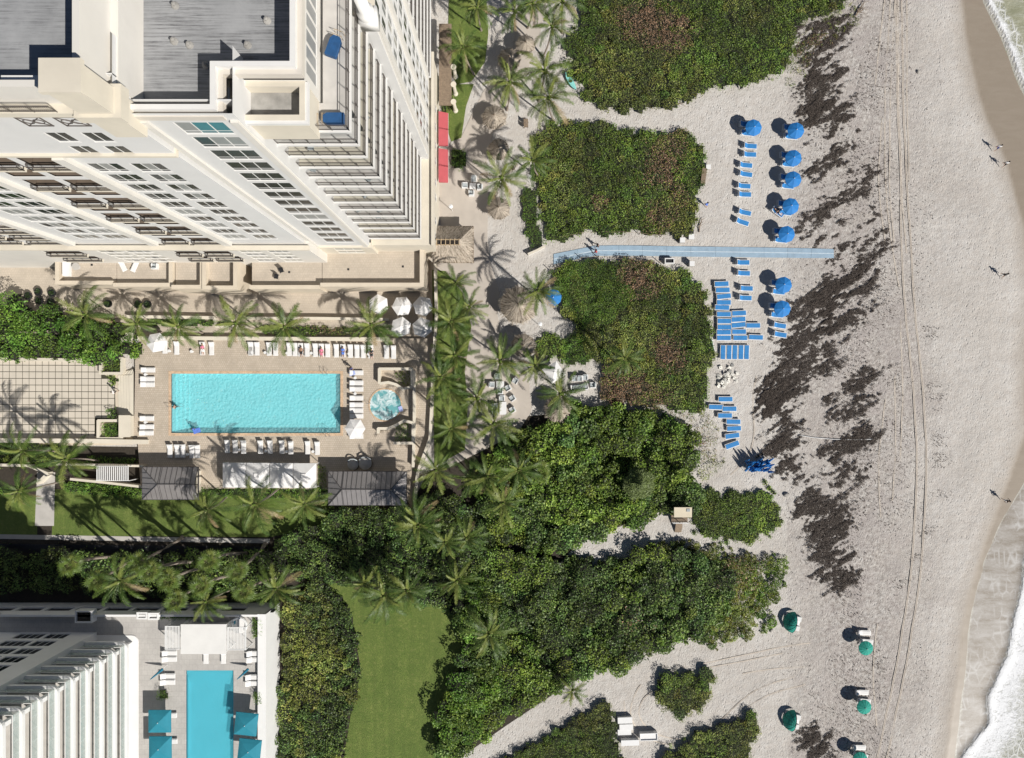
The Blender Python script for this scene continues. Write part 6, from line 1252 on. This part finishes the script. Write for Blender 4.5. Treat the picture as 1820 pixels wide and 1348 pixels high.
for x, y, a, lab in ((500, 481, 20, 'black terrace chair with bent frame, closer to the hotel wall'), (491, 492, -10, 'black terrace chair with bent frame, closer to the parapet')):
    p = G(x, y, 4.4); r = thing('terrace_chair', lab, 'chair', (p.x, p.y, 4.0), R(a)); b = MB(); b.box(-.3, .3, -.3, .3, .4, .46); b.build('seat', M['blackm'], r); b = MB(); b.box(-.3, .3, .28, .33, .46, .95); b.build('backrest', M['blackm'], r); b = MB()
    for sx in (-.29, .29):
        for sy in (-.28, .28): b.tube([(sx, sy, 0), (sx, sy, .45)], .02, 5)
    b.build('legs', M['blackm'], r)
for i, (k, fx_, side) in enumerate(((2, .3, 's'), (4, .08, 's'), (5, .75, 's'), (7, .5, 's'), (9, .2, 's'), (9, .55, 's'), (10, .45, 's'), (3, .4, 'e'), (6, .6, 'e'), (8, .3, 'e'))):
    z = BZ[k] + .02; x_, y_ = (ua + (uc - ua) * fx_, vc + .75) if side == 's' else (uc - .75, vc + (vD - vc) * fx_); r = thing('balcony_chair', 'dark chair standing on one of the corner balconies of the hotel tower', 'chair', (x_, y_, z), i * 1.3, 'balcony chairs'); b = MB(); b.box(-.28, .28, -.28, .28, .36, .42); b.build('seat', M['greyfab'], r); b = MB(); b.box(-.28, .28, .25, .3, .42, .85); b.build('backrest', M['greyfab'], r); b = MB(); [b.box(sx - .02, sx + .02, sy - .02, sy + .02, 0, .36) for sx in (-.25, .25) for sy in (-.25, .25)]; b.build('legs', M['blackm'], r)
for x, y, a, lab in ((593, 84, -20, 'navy covered lounge set on the penthouse terrace by the tall windows'), (594, 212, 90, 'navy covered lounge set at the corner of the penthouse terrace'), (456, 222, 0, 'dark navy covered grill behind the roof room')):
    z = 48.15; p = G(x, y, z + .4); r = thing('covered_lounge', lab, 'furniture', (p.x, p.y, z), R(a)); s = .7 if x == 456 else 1; b = MB(); b.prism([(-.45 * s, -.8 * s), (.45 * s, -.8 * s), (.45 * s, .55 * s), (.25 * s, .85 * s), (-.25 * s, .85 * s), (-.45 * s, .55 * s)], .15, .62); b.build('cover', M['navy'], r); b = MB(); b.tube([(-.4, .9, 0), (-.4, .9, .7), (.4, .9, .7), (.4, .9, 0)], .025, 5); b.tube([(-.4, 1.3, 0), (-.4, 1.3, .6), (.4, 1.3, .6), (.4, 1.3, 0)], .025, 5); b.build('frame', M['woodl'], r)
# ---------------------------------------------------------------- podium deck things
p0, p1 = G(321, 1163, DZ + 2.9), G(402, 1110, DZ + 2.9); fc = thing('flat_canopy', 'large white flat canopy beside the podium pool', 'canopy', (p0.x, p0.y, DZ)); w_, l_ = p1.x - p0.x, p1.y - p0.y
b = MB(); b.box(0, w_, 0, l_, 2.75, 2.9); b.build('roof', M['white'], fc)
for x, y in ((.2, .2), (w_ - .2, .2), (w_ - .2, l_ - .2), (.2, l_ - .2)): b = MB(); b.box(x - .07, x + .07, y - .07, y + .07, 0, 2.75); b.build('post', M['white'], fc)
b = MB(); b.box(.5, w_ - .5, l_ - 1.2, l_ - .6, 0, 1.0); b.build('bar_counter', M['white'], fc)
for xa, xb, ya, yb, lab in ((293, 319, 1113, 1155, 'grey slatted pergola on the apartment side of the flat canopy'), (404, 437, 1115, 1156, 'grey slatted pergola on the sea side of the flat canopy')):
    p0, p1 = G(xa, yb, DZ + 2.6), G(xb, ya, DZ + 2.6); r = thing('pergola', lab, 'pergola', (p0.x, p0.y, DZ)); w_, l_ = p1.x - p0.x, p1.y - p0.y; b = MB(); ring(b, 0, w_, 0, l_, 2.45, 2.62, .1); b.build('frame', M['whitep'], r)
    sm = MB(); sm.box(-.035, .035, .1, l_ - .1, 2.48, 2.6); sme = sm.mesh('slat', M['whitep']); n = int(w_ / .19)
    for k in range(1, n): obj('slat', sme, r, (w_ * k / n, 0, 0))
    for x, y in ((.06, .06), (w_ - .06, .06), (w_ - .06, l_ - .06), (.06, l_ - .06)): b = MB(); b.box(x - .05, x + .05, y - .05, y + .05, 0, 2.45); b.build('post', M['whitep'], r)
for x, y, s1, s2, h, lab in ((288, 1237, 22, 22, 1.2, 'clipped cube hedge on the apartment side of the podium pool'), (457, 1242, 17, 23, 1.0, 'clipped cube hedge on the sea side of the podium pool'), (457, 1117, 22, 38, .8, 'clipped hedge in the corner of the podium deck'), (312, 1098, 60, 10, .8, 'narrow dark hedge behind the flat canopy')):
    z = DZ + h; pa = [(x - s1 / 2, y - s2 / 2), (x + s1 / 2, y - s2 / 2), (x + s1 / 2, y + s2 / 2), (x - s1 / 2, y + s2 / 2)]; 
    thicket('cube_hedge', lab, 'hedge', pa, h, 130, (.08, .18), LUSH, .12, seed=int(x), fray=.06, zb=DZ, kind=None, dip=.1)
p = G(425, 1112, DZ + .4); r = thing('corner_sofa', 'round white corner sofa with a teal cushion by the podium hedge', 'sofa', (p.x, p.y, DZ)); b = MB(); b.lathe([(1.1, .0), (1.15, .35), (1.05, .42), (.02, .42)], 18); b.build('seat', M['canvas'], r); b = MB(); b.tube([(1.1 * math.cos(R(a)), 1.1 * math.sin(R(a)), .55) for a in range(-40, 161, 20)], .16, 6); b.build('backrest', M['whitep'], r); b = MB(); b.obox((-.75, .45, .5), .5, .4, .14); b.build('cushion', M['teal'], r)
for x, y, lab in ((252, 1095, 'white basin niche in the podium wall nearer the apartments'), (272, 1096, 'white basin niche in the podium wall nearer the canopy')):
    p = G(x, y, DZ + 1); r = thing('serving_niche', lab, 'counter', (p.x, p.y, DZ)); b = MB(); ring(b, -.75, .75, -.5, .5, 0, 1.0, .22); b.build('surround', M['apt'], r); b = MB(); b.box(-.53, .53, -.28, .28, 0, .55); b.build('hollow', M['stone'], r)
p = G(148, 1097, DZ + 1.2); r = thing('deck_planter', 'white box planter with dark filling in the shaded deck passage', 'planter', (p.x, p.y, DZ)); b = MB(); ring(b, -1.2, 1.2, -.85, .85, 0, 1.2, .18); b.build('box', M['apt'], r); b = MB(); b.box(-1.02, 1.02, -.67, .67, 0, .9); b.build('soil', M['soil'], r)
# ---------------------------------------------------------------- beach things
def clam(px, py, lab):
    c = G(px, py, .6); r = thing('shell_cabana', lab, 'beach cabana', (c.x, c.y, 0), R(-12), 'green shell cabanas'); b = MB(); n, m = 10, 7; ix = []
    for i in range(n + 1):
        a = R(90 + 180 * i / n); rw = []
        for j in range(m + 1): e = R(90 * j / m); rw.append(len(b.v)); b.v.append((1.35 * math.cos(a) * math.cos(e) * 1.0 + .25, 1.55 * math.sin(a) * math.cos(e), .15 + 1.6 * math.sin(e)))
        ix.append(rw)
    for i in range(n):
        for j in range(m): b.f.append((ix[i][j], ix[i + 1][j], ix[i + 1][j + 1], ix[i][j + 1])); b.m.append(0)
    b.build('shell', M['green_canvas'], r)
    b = MB()
    for i in (0, 2, 4, 6, 8, 10): a = R(90 + 180 * i / n); b.tube([(1.36 * math.cos(a) * math.cos(R(e)) + .25, 1.56 * math.sin(a) * math.cos(R(e)), .16 + 1.61 * math.sin(R(e))) for e in range(0, 91, 15)], .02, 4)
    b.build('hoops', M['blackm'], r)
    for y in (-.75, .65): b = MB(); b.box(-.3, 1.35, y - .33, y + .33, .2, .42); b.build('bed_cushion', M['canvas'], r)
    b = MB(); b.box(-.9, 1.3, -1.15, 1.05, .08, .2); b.build('base', M['whitep'], r)
clam(1408, 1107, 'green half dome beach cabana next to the dune grass'); clam(1407, 1282, 'green half dome beach cabana past the round olive bush')
c = G(1214, 911, 3.4); hu = thing('stilt_hut', 'beige roofed lookout on stilts at the edge of the creeper', 'hut', (c.x, c.y, 0)); b = MB(); b.box(-1.28, 1.28, -.72, .72, 3.3, 3.42); b.build('roof', mk('beige_roof_panel', (.60, .53, .40), .7, .06, 1, dirt=.2), hu); b = MB(); b.box(-1.2, 1.2, -1.9, .7, 1.0, 1.1); b.build('platform', M['wood'], hu)
for x in (-1.1, 1.1):
    for y in (-.6, .6): b = MB(); b.box(x - .06, x + .06, y - .06, y + .06, 0, 3.3); b.build('stilt', M['wood'], hu)
b = MB(); rail_run(b, (-1.15, -1.85, 1.1), (1.15, -1.85, 1.1), .9, 1.1, .25); b.build('railing', M['whitep'], hu); b = MB(); b.obox((.0, -2.7, .55), 1.0, 1.9, .06, Matrix.Rotation(R(32), 3, 'X')); b.build('ramp', M['wood'], hu); b = MB(); b.box(.5, 1.0, .1, .5, 3.421, 3.5); b.build('roof_flag_mark', M['greyfab'], hu)
# kayak
c = G(1014, 147); ky = thing('kayak', 'turquoise kayak lying at the edge of the dune scrub', 'kayak', (c.x, c.y, .1), R(-58)); b = MB(); n = 12; ix = []
for i in range(n + 1):
    t_ = -1 + 2 * i / n; w_ = .36 * (1 - abs(t_) ** 2.6) + .015; zl = .12 * abs(t_) ** 2; rw = []
    for (yy, zz) in ((-1, .30), (-.75, .08), (0, 0), (.75, .08), (1, .30)): rw.append(len(b.v)); b.v.append((t_ * 1.5, yy * w_, zz + zl))
    ix.append(rw)
for i in range(n):
    for j in range(4): b.f.append((ix[i][j], ix[i + 1][j], ix[i + 1][j + 1], ix[i][j + 1])); b.m.append(0)
M['kay'] = mk('turquoise_hull', (.10, .48, .44), .35, .06, 1); b.build('hull', M['kay'], ky, smooth=True); b = MB(); tp = []
for i in range(n + 1): t_ = -1 + 2 * i / n; w_ = .35 * (1 - abs(t_) ** 2.6) + .013; tp.append((t_ * 1.5, w_, .31 + .12 * t_ * t_))
for i in range(n):
    a, q = tp[i], tp[i + 1]; b.poly([(a[0], -a[1], a[2]), (q[0], -q[1], q[2]), (q[0], 0, q[2] + .06), (a[0], 0, a[2] + .06)]); b.poly([(a[0], 0, a[2] + .06), (q[0], 0, q[2] + .06), (q[0], q[1], q[2]), (a[0], a[1], a[2])])
b.build('deck', mk('pale_turquoise_deck', (.25, .62, .58), .4, .06, 1), ky); b = MB(); b.lathe([(.24, .37), (.24, .42), (.2, .42), (.19, .385), (.02, .38)], 12); b.build('cockpit', M['blackm'], ky)
# rack, bins, boxes
c = G(1250, 314, .5); r = thing('storage_rack', 'long weathered wooden bench box at the edge of the olive scrub', 'box', (c.x, c.y, 0), R(83)); b = MB(); b.box(-1.1, 1.1, -.3, .3, .08, .75); b.build('box', M['wood'], r); b = MB(); b.box(-1.14, 1.14, -.34, .34, .75, .82); b.build('lid', M['wood'], r)
def binn(px, py, lab, mat='stone', h=.95, s=.32):
    c = G(px, py, h); r = thing('litter_bin', lab, 'bin', (c.x, c.y, 0)); b = MB(); b.box(-s, s, -s, s, 0, h); b.build('body', M[mat], r); b = MB(); b.box(-s - .04, s + .04, -s - .04, s + .04, h, h + .07); b.build('lid', M['whitep'] if mat != 'blackm' else M['blackm'], r)
binn(1213, 427, 'grey litter bin at the north side of the mat, nearest the scrub corner'); binn(1229, 421, 'pale blue cooler box by the scrub corner north of the mat', 'gglass' if False else 'stone', .6, .35); binn(1229, 412, 'black bin standing in the scrub corner', 'blackm', .9, .28); binn(1230, 469, 'pale bin south of the mat'); binn(1259, 297, 'pale box at the end of the wooden bench box', 'stone', .5, .3)
c = G(1190, 464, .7); r = thing('equipment_box', 'white box with a dark open top beside the mat posts', 'box', (c.x, c.y, 0)); b = MB(); ring(b, -.7, .7, -.4, .4, 0, .8, .12); b.build('shell', M['whitep'], r); b = MB(); b.box(-.58, .58, -.28, .28, 0, .6); b.build('inside', M['blackm'], r)
for x, y, w_, l_, h, lab in ((1111, 1281, 25, 10, .7, 'white storage box topmost in the cluster by the grass mound'), (1113, 1293, 23, 9, .6, 'white storage box second in the cluster by the grass mound'), (1110, 1302, 23, 9, .55, 'white storage box third in the cluster by the grass mound'), (1120, 1321, 31, 9, .8, 'longest white storage box in the cluster by the grass mound'), (1153, 1310, 31, 13, .8, 'open white storage box standing apart on the sand')):
    c = G(x, y, h); r = thing('storage_box', lab, 'box', (c.x, c.y, 0), R(2)); w_, l_ = w_ / K, l_ / K; b = MB(); b.box(-w_ / 2, w_ / 2, -l_ / 2, l_ / 2, 0, h - .08); b.build('box', M['whitep'], r); b = MB()
    if x == 1153: ring(b, -w_ / 2, w_ / 2, -l_ / 2, l_ / 2, h - .078, h + .1, .08)
    else: b.box(-w_ / 2 - .03, w_ / 2 + .03, -l_ / 2 - .03, l_ / 2 + .03, h - .078, h)
    b.build('lid', M['whitep'], r)
# boulders, driftwood
for i, (x, y, s) in enumerate(((1398, 880, .45), (1371, 1121, .3), (1632, 128, .3), (1236, 640, .3))):
    c = G(x, y); b = MB(); b.lathe([(s, 0), (s * 1.1, s * .4), (s * .7, s * .8), (.05, s * .9)], 8); o = b.build('stone_block', M['rock']); o.location = (c.x, c.y, -.05); o.scale = (1, .75, 1); o.rotation_euler = (0, 0, i); tag(o, ['brown boulder in the sand between the creeper and the seaweed', 'small dark stone below the dune grass fringe', 'dark lump of driftwood on the open beach', 'pale stone by the tipped lounger'][i], 'rock')
for i, (x, y, a, L) in enumerate(((1530, 14, 60, 2.6), (1528, 22, 40, 1.9), (1205, 186, 10, 1.6), (1246, 790, 30, 1.4), (1195, 762, 60, 1.5), (1245, 400, 80, 2.2))):
    c = G(x, y, .1); r = thing('driftwood', ['long driftwood branch on the upper beach', 'short driftwood branch against the long one', 'reddish branch at the scrub edge by the sandy lane', 'dead branch by the sandy edge of the thicket', 'pale dead limb lying on the green creeper', 'dead stems at the corner of the olive scrub'][i], 'driftwood', c, R(a)); b = MB(); b.tube([(-L / 2, 0, 0), (-.1 * L, .12, .1), (.2 * L, -.05, .12), (L / 2, .1, .05)], [.09, .08, .06, .02], 6); b.build('limb', M['wood'], r)
    for k in range(4): b = MB(); q = -.3 * L + .2 * L * k; b.tube([(q, .05, .1), (q + .3, .35 * (-1) ** k, .25), (q + .55, .6 * (-1) ** k, .15)], [.035, .025, .008], 5); b.build('twig', M['wood'], r)
# small chairs on the sand beside a hut
for x, y, lab in ((935, 215, 'pair chair of dark wood slats on the sand, upper one'), (935, 223, 'pair chair of dark wood slats on the sand, lower one')):
    c = G(x, y, .4); r = thing('slatted_chair', lab, 'chair', (c.x, c.y, 0), R(95)); b = MB(); b.box(-.3, .3, -.3, .3, .38, .42); b.build('seat', M['wood'], r); b = MB(); b.box(-.3, .3, .3, .35, .42, .9); b.build('backrest', M['wood'], r); b = MB(); [b.box(sx - .03, sx + .03, sy - .03, sy + .03, 0, .38) for sx in (-.27, .27) for sy in (-.27, .27)]; b.build('legs', M['wood'], r)
# path lamps
for x, y, h, lab in ((941, 314, 2.8, 'white path lamp beside the palm at the olive scrub'), (960, 576, 2.6, 'white path lamp on the sand by the thatched hut'), (801, 367, 2.6, 'white path lamp near the tiki bar')):
    c = G(x, y, h); r = thing('path_lamp', lab, 'lamp post', (c.x, c.y, 0)); b = MB(); b.tube([(0, 0, 0), (0, 0, h)], .04, 6); b.build('post', M['whitep'], r); b = MB(); b.lathe([(.1, h - .15), (.32, h - .05), (.3, h), (.05, h + .1)], 14); b.build('lamp_head', M['whitep'], r)
# slatted walkway in the garden
c = G(200, 842, 2.4); r = thing('slatted_screen', 'white slatted overhead screen by the half hipped pavilion', 'pergola', (c.x, c.y, 0)); sm = MB(); sm.box(-.06, .06, -1.0, 1.0, 2.35, 2.45); sme = sm.mesh('slat', M['whitep'])
for k in range(16): obj('slat', sme, r, ((k - 7.5) * .3, 0, 0))
b = MB(); b.box(-2.5, 2.5, -1.08, -1.001, 2.2, 2.4); b.box(-2.5, 2.5, 1.001, 1.08, 2.2, 2.4); b.build('beams', M['whitep'], r); b = MB(); [b.box(x - .05, x + .05, y - .05, y + .05, 0, 2.2) for x in (-2.4, 2.4) for y in (-1.04, 1.04)]; b.build('posts', M['whitep'], r)
# towels
for x, y, s1, s2, m, z, lab in ((712, 727, .6, .8, 'towel', DK + .08, 'folded lilac towel on the rim of the whirlpool'), (626, 664, .9, .6, 'towel', DK + .47, 'crumpled lilac towel on the lounger nearest the north planter'), (350, 766, 1.1, .7, 'cloth_blue', DK + .05, 'bright blue towel on the pool edge')):
    p = G(x, y, z); me_g = grid(np.linspace(-s1, s1, 9), np.linspace(-s2, s2, 9)); zz = z + .03 + .05 * vnoise(me_g[0] * 4, me_g[1] * 4, .8, int(x)); o = obj('towel', npmesh('towel', np.stack([me_g[0] * .5, me_g[1] * .5, zz - z], -1), me_g[2], M[m], smooth=True), loc=p, rot=(0, 0, .3)); tag(o, lab, 'towel')
# ---------------------------------------------------------------- people
def skin(name, V, E, Rd, mat, parent):
    me = bpy.data.meshes.new(name); me.from_pydata(V, E, []); me.materials.append(mat); o = obj(name, me, parent); m = o.modifiers.new('Skin', 'SKIN'); m.use_smooth_shade = True
    if not me.skin_vertices: me.skin_vertices.new() if hasattr(me.skin_vertices, 'new') else None
    for i, q in enumerate(Rd): d = me.skin_vertices[0].data[i]; d.radius = (q, q) if not hasattr(q, '__len__') else q; d.use_root = (i == 0)
    s = o.modifiers.new('Sub', 'SUBSURF'); s.levels = 1; s.render_levels = 1; return o
def person(px, py, rz, label, top='cloth_wht', bot='cloth_navy', sk='skin', hair='hair', pose='walk', z=0.0, h=1.72, lie=False):
    c = G(px, py, z); k = h / 1.72; r = thing('person', label, 'person', (c.x, c.y, z), rz); r.scale = (k, k, k)
    if pose == 'lie': LA, RA, LL, RL = [(.27, .02, 1.12), (.34, .0, .9), (.33, .05, .7)], [(-.27, .02, 1.12), (-.36, 0, .9), (-.3, .08, .72)], [(.11, .0, .5), (.13, .02, .08), (.14, .16, .02)], [(-.11, .02, .5), (-.14, .0, .08), (-.16, .15, .02)]
    else: s = 1 if pose == 'walk' else .3; LA, RA, LL, RL = [(.25, .16 * s, 1.14), (.28, .30 * s, .95), (.27, .36 * s, .84)], [(-.25, -.16 * s, 1.14), (-.28, -.16 * s, .92), (-.26, -.1 * s, .8)], [(.1, -.16 * s, .5), (.1, -.34 * s, .12), (.1, -.22 * s, .05)], [(-.1, .2 * s, .5), (-.1, .28 * s, .09), (-.1, .42 * s, .04)]
    V = [(0, 0, .92), (0, .01, 1.12), (0, 0, 1.32), (0, 0, 1.44), (0, .03, 1.52), (0, .04, 1.62), (0, .02, 1.7), (.17, 0, 1.38), (-.17, 0, 1.38), (.1, 0, .86), (-.1, 0, .86)] + LA + RA + LL + RL
    E = [(0, 1), (1, 2), (2, 3), (3, 4), (4, 5), (5, 6), (2, 7), (2, 8), (0, 9), (0, 10), (7, 11), (11, 12), (12, 13), (8, 14), (14, 15), (15, 16), (9, 17), (17, 18), (18, 19), (10, 20), (20, 21), (21, 22)]
    Rd = [.13, .12, .135, .06, .075, .095, .06, .06, .06, .09, .09, .045, .035, .028, .045, .035, .028, .06, .04, .03, .06, .04, .03]
    body = skin('body', V, E, Rd, M[sk], r)
    if top: skin('shirt', V[:3] + [V[7], V[8], V[11], V[14]], [(0, 1), (1, 2), (2, 3), (2, 4), (3, 5), (4, 6)], [.145, .14, .155, .08, .08, .058, .058], M[top], r)
    if bot: skin('shorts', [V[0], V[9], V[10], V[17], V[20]], [(0, 1), (0, 2), (1, 3), (2, 4)], [.15, .11, .11, .085, .085], M[bot], r)
    b = MB(); b.lathe([(.115, 1.60), (.125, 1.66), (.11, 1.72), (.06, 1.765), (.01, 1.775)], 10, (0, .015)); b.build('hair', M[hair], r, smooth=True)
    if pose == 'lie': r.rotation_euler = (R(-78), 0, rz)
    return r
person(1768, 265, R(150), 'person in a white top and blue wrap walking along the wet sand', 'cloth_wht', 'cloth_navy'); person(1781, 294, R(160), 'person in white shirt and black shorts walking behind the one in the blue wrap', 'cloth_wht', 'cloth_blk')
person(1779, 490, R(175), 'person in dark clothes walking alone on the wide dry beach', 'cloth_blk', 'cloth_blk', 'skin2'); person(1782, 889, R(20), 'person in white shorts walking near the lower wash', 'cloth_blk', 'cloth_wht', 'skin2')
person(1061, 439, R(90), 'person in black on the far lane of the blue mat', 'cloth_blk', 'cloth_blk', 'skin'); person(1058, 449, R(80), 'person in a dark red top on the near lane of the blue mat', 'cloth_red', 'cloth_red', 'skin')
person(1253, 366, R(200), 'person in a blue top standing beside the olive scrub', 'cloth_blue', 'cloth_blue', 'skin'); person(209, 697, R(100), 'person standing at the top of the courtyard steps', 'cloth_wht', 'cloth_blk', 'skin2', z=.1)
person(317, 723, R(60), 'person in dark trunks standing on the pool steps', None, 'cloth_blk', 'skin', z=-.15); person(349, 762, R(0), 'person in a blue top at the lower edge of the hotel pool', 'cloth_blue', 'cloth_blk', 'skin2', pose='stand', z=-.35)
for x, y, t_, b_, sk, hr, lab in ((536, 636, None, 'cloth_blk', 'skin2', 'hair', 'sunbather in dark trunks lying in the north lounger row'), (572, 638, 'cloth_pink', 'cloth_pink', 'skin', 'hairl', 'sunbather in pink lying in the north lounger row'), (661, 640, 'cloth_blk', 'cloth_blk', 'skin', 'hair', 'sunbather in black lying near the end of the north lounger row'), (361, 632, 'cloth_pink', 'cloth_wht', 'skin', 'hairl', 'sunbather in pink and white under the palm by the pool'), (610, 637, 'cloth_blue', 'cloth_blue', 'skin2', 'hair', 'sunbather in blue in the north lounger row')):
    person(x, y, 0, lab, t_, b_, sk, hr, 'lie', DK + .50)
o = person(1391, 383, R(-55), 'sunbather in black on the angled lounger by the fourth blue parasol', 'cloth_blk', 'cloth_blk', 'skin', 'hair', 'lie', .5); o.rotation_euler = (R(-76), 0, R(55))
c = G(631, 660, DK); person(626, 655, R(30), 'person in dark clothes bending by the lounger near the north planter', 'cloth_blk', 'cloth_navy', 'skin', z=DK)
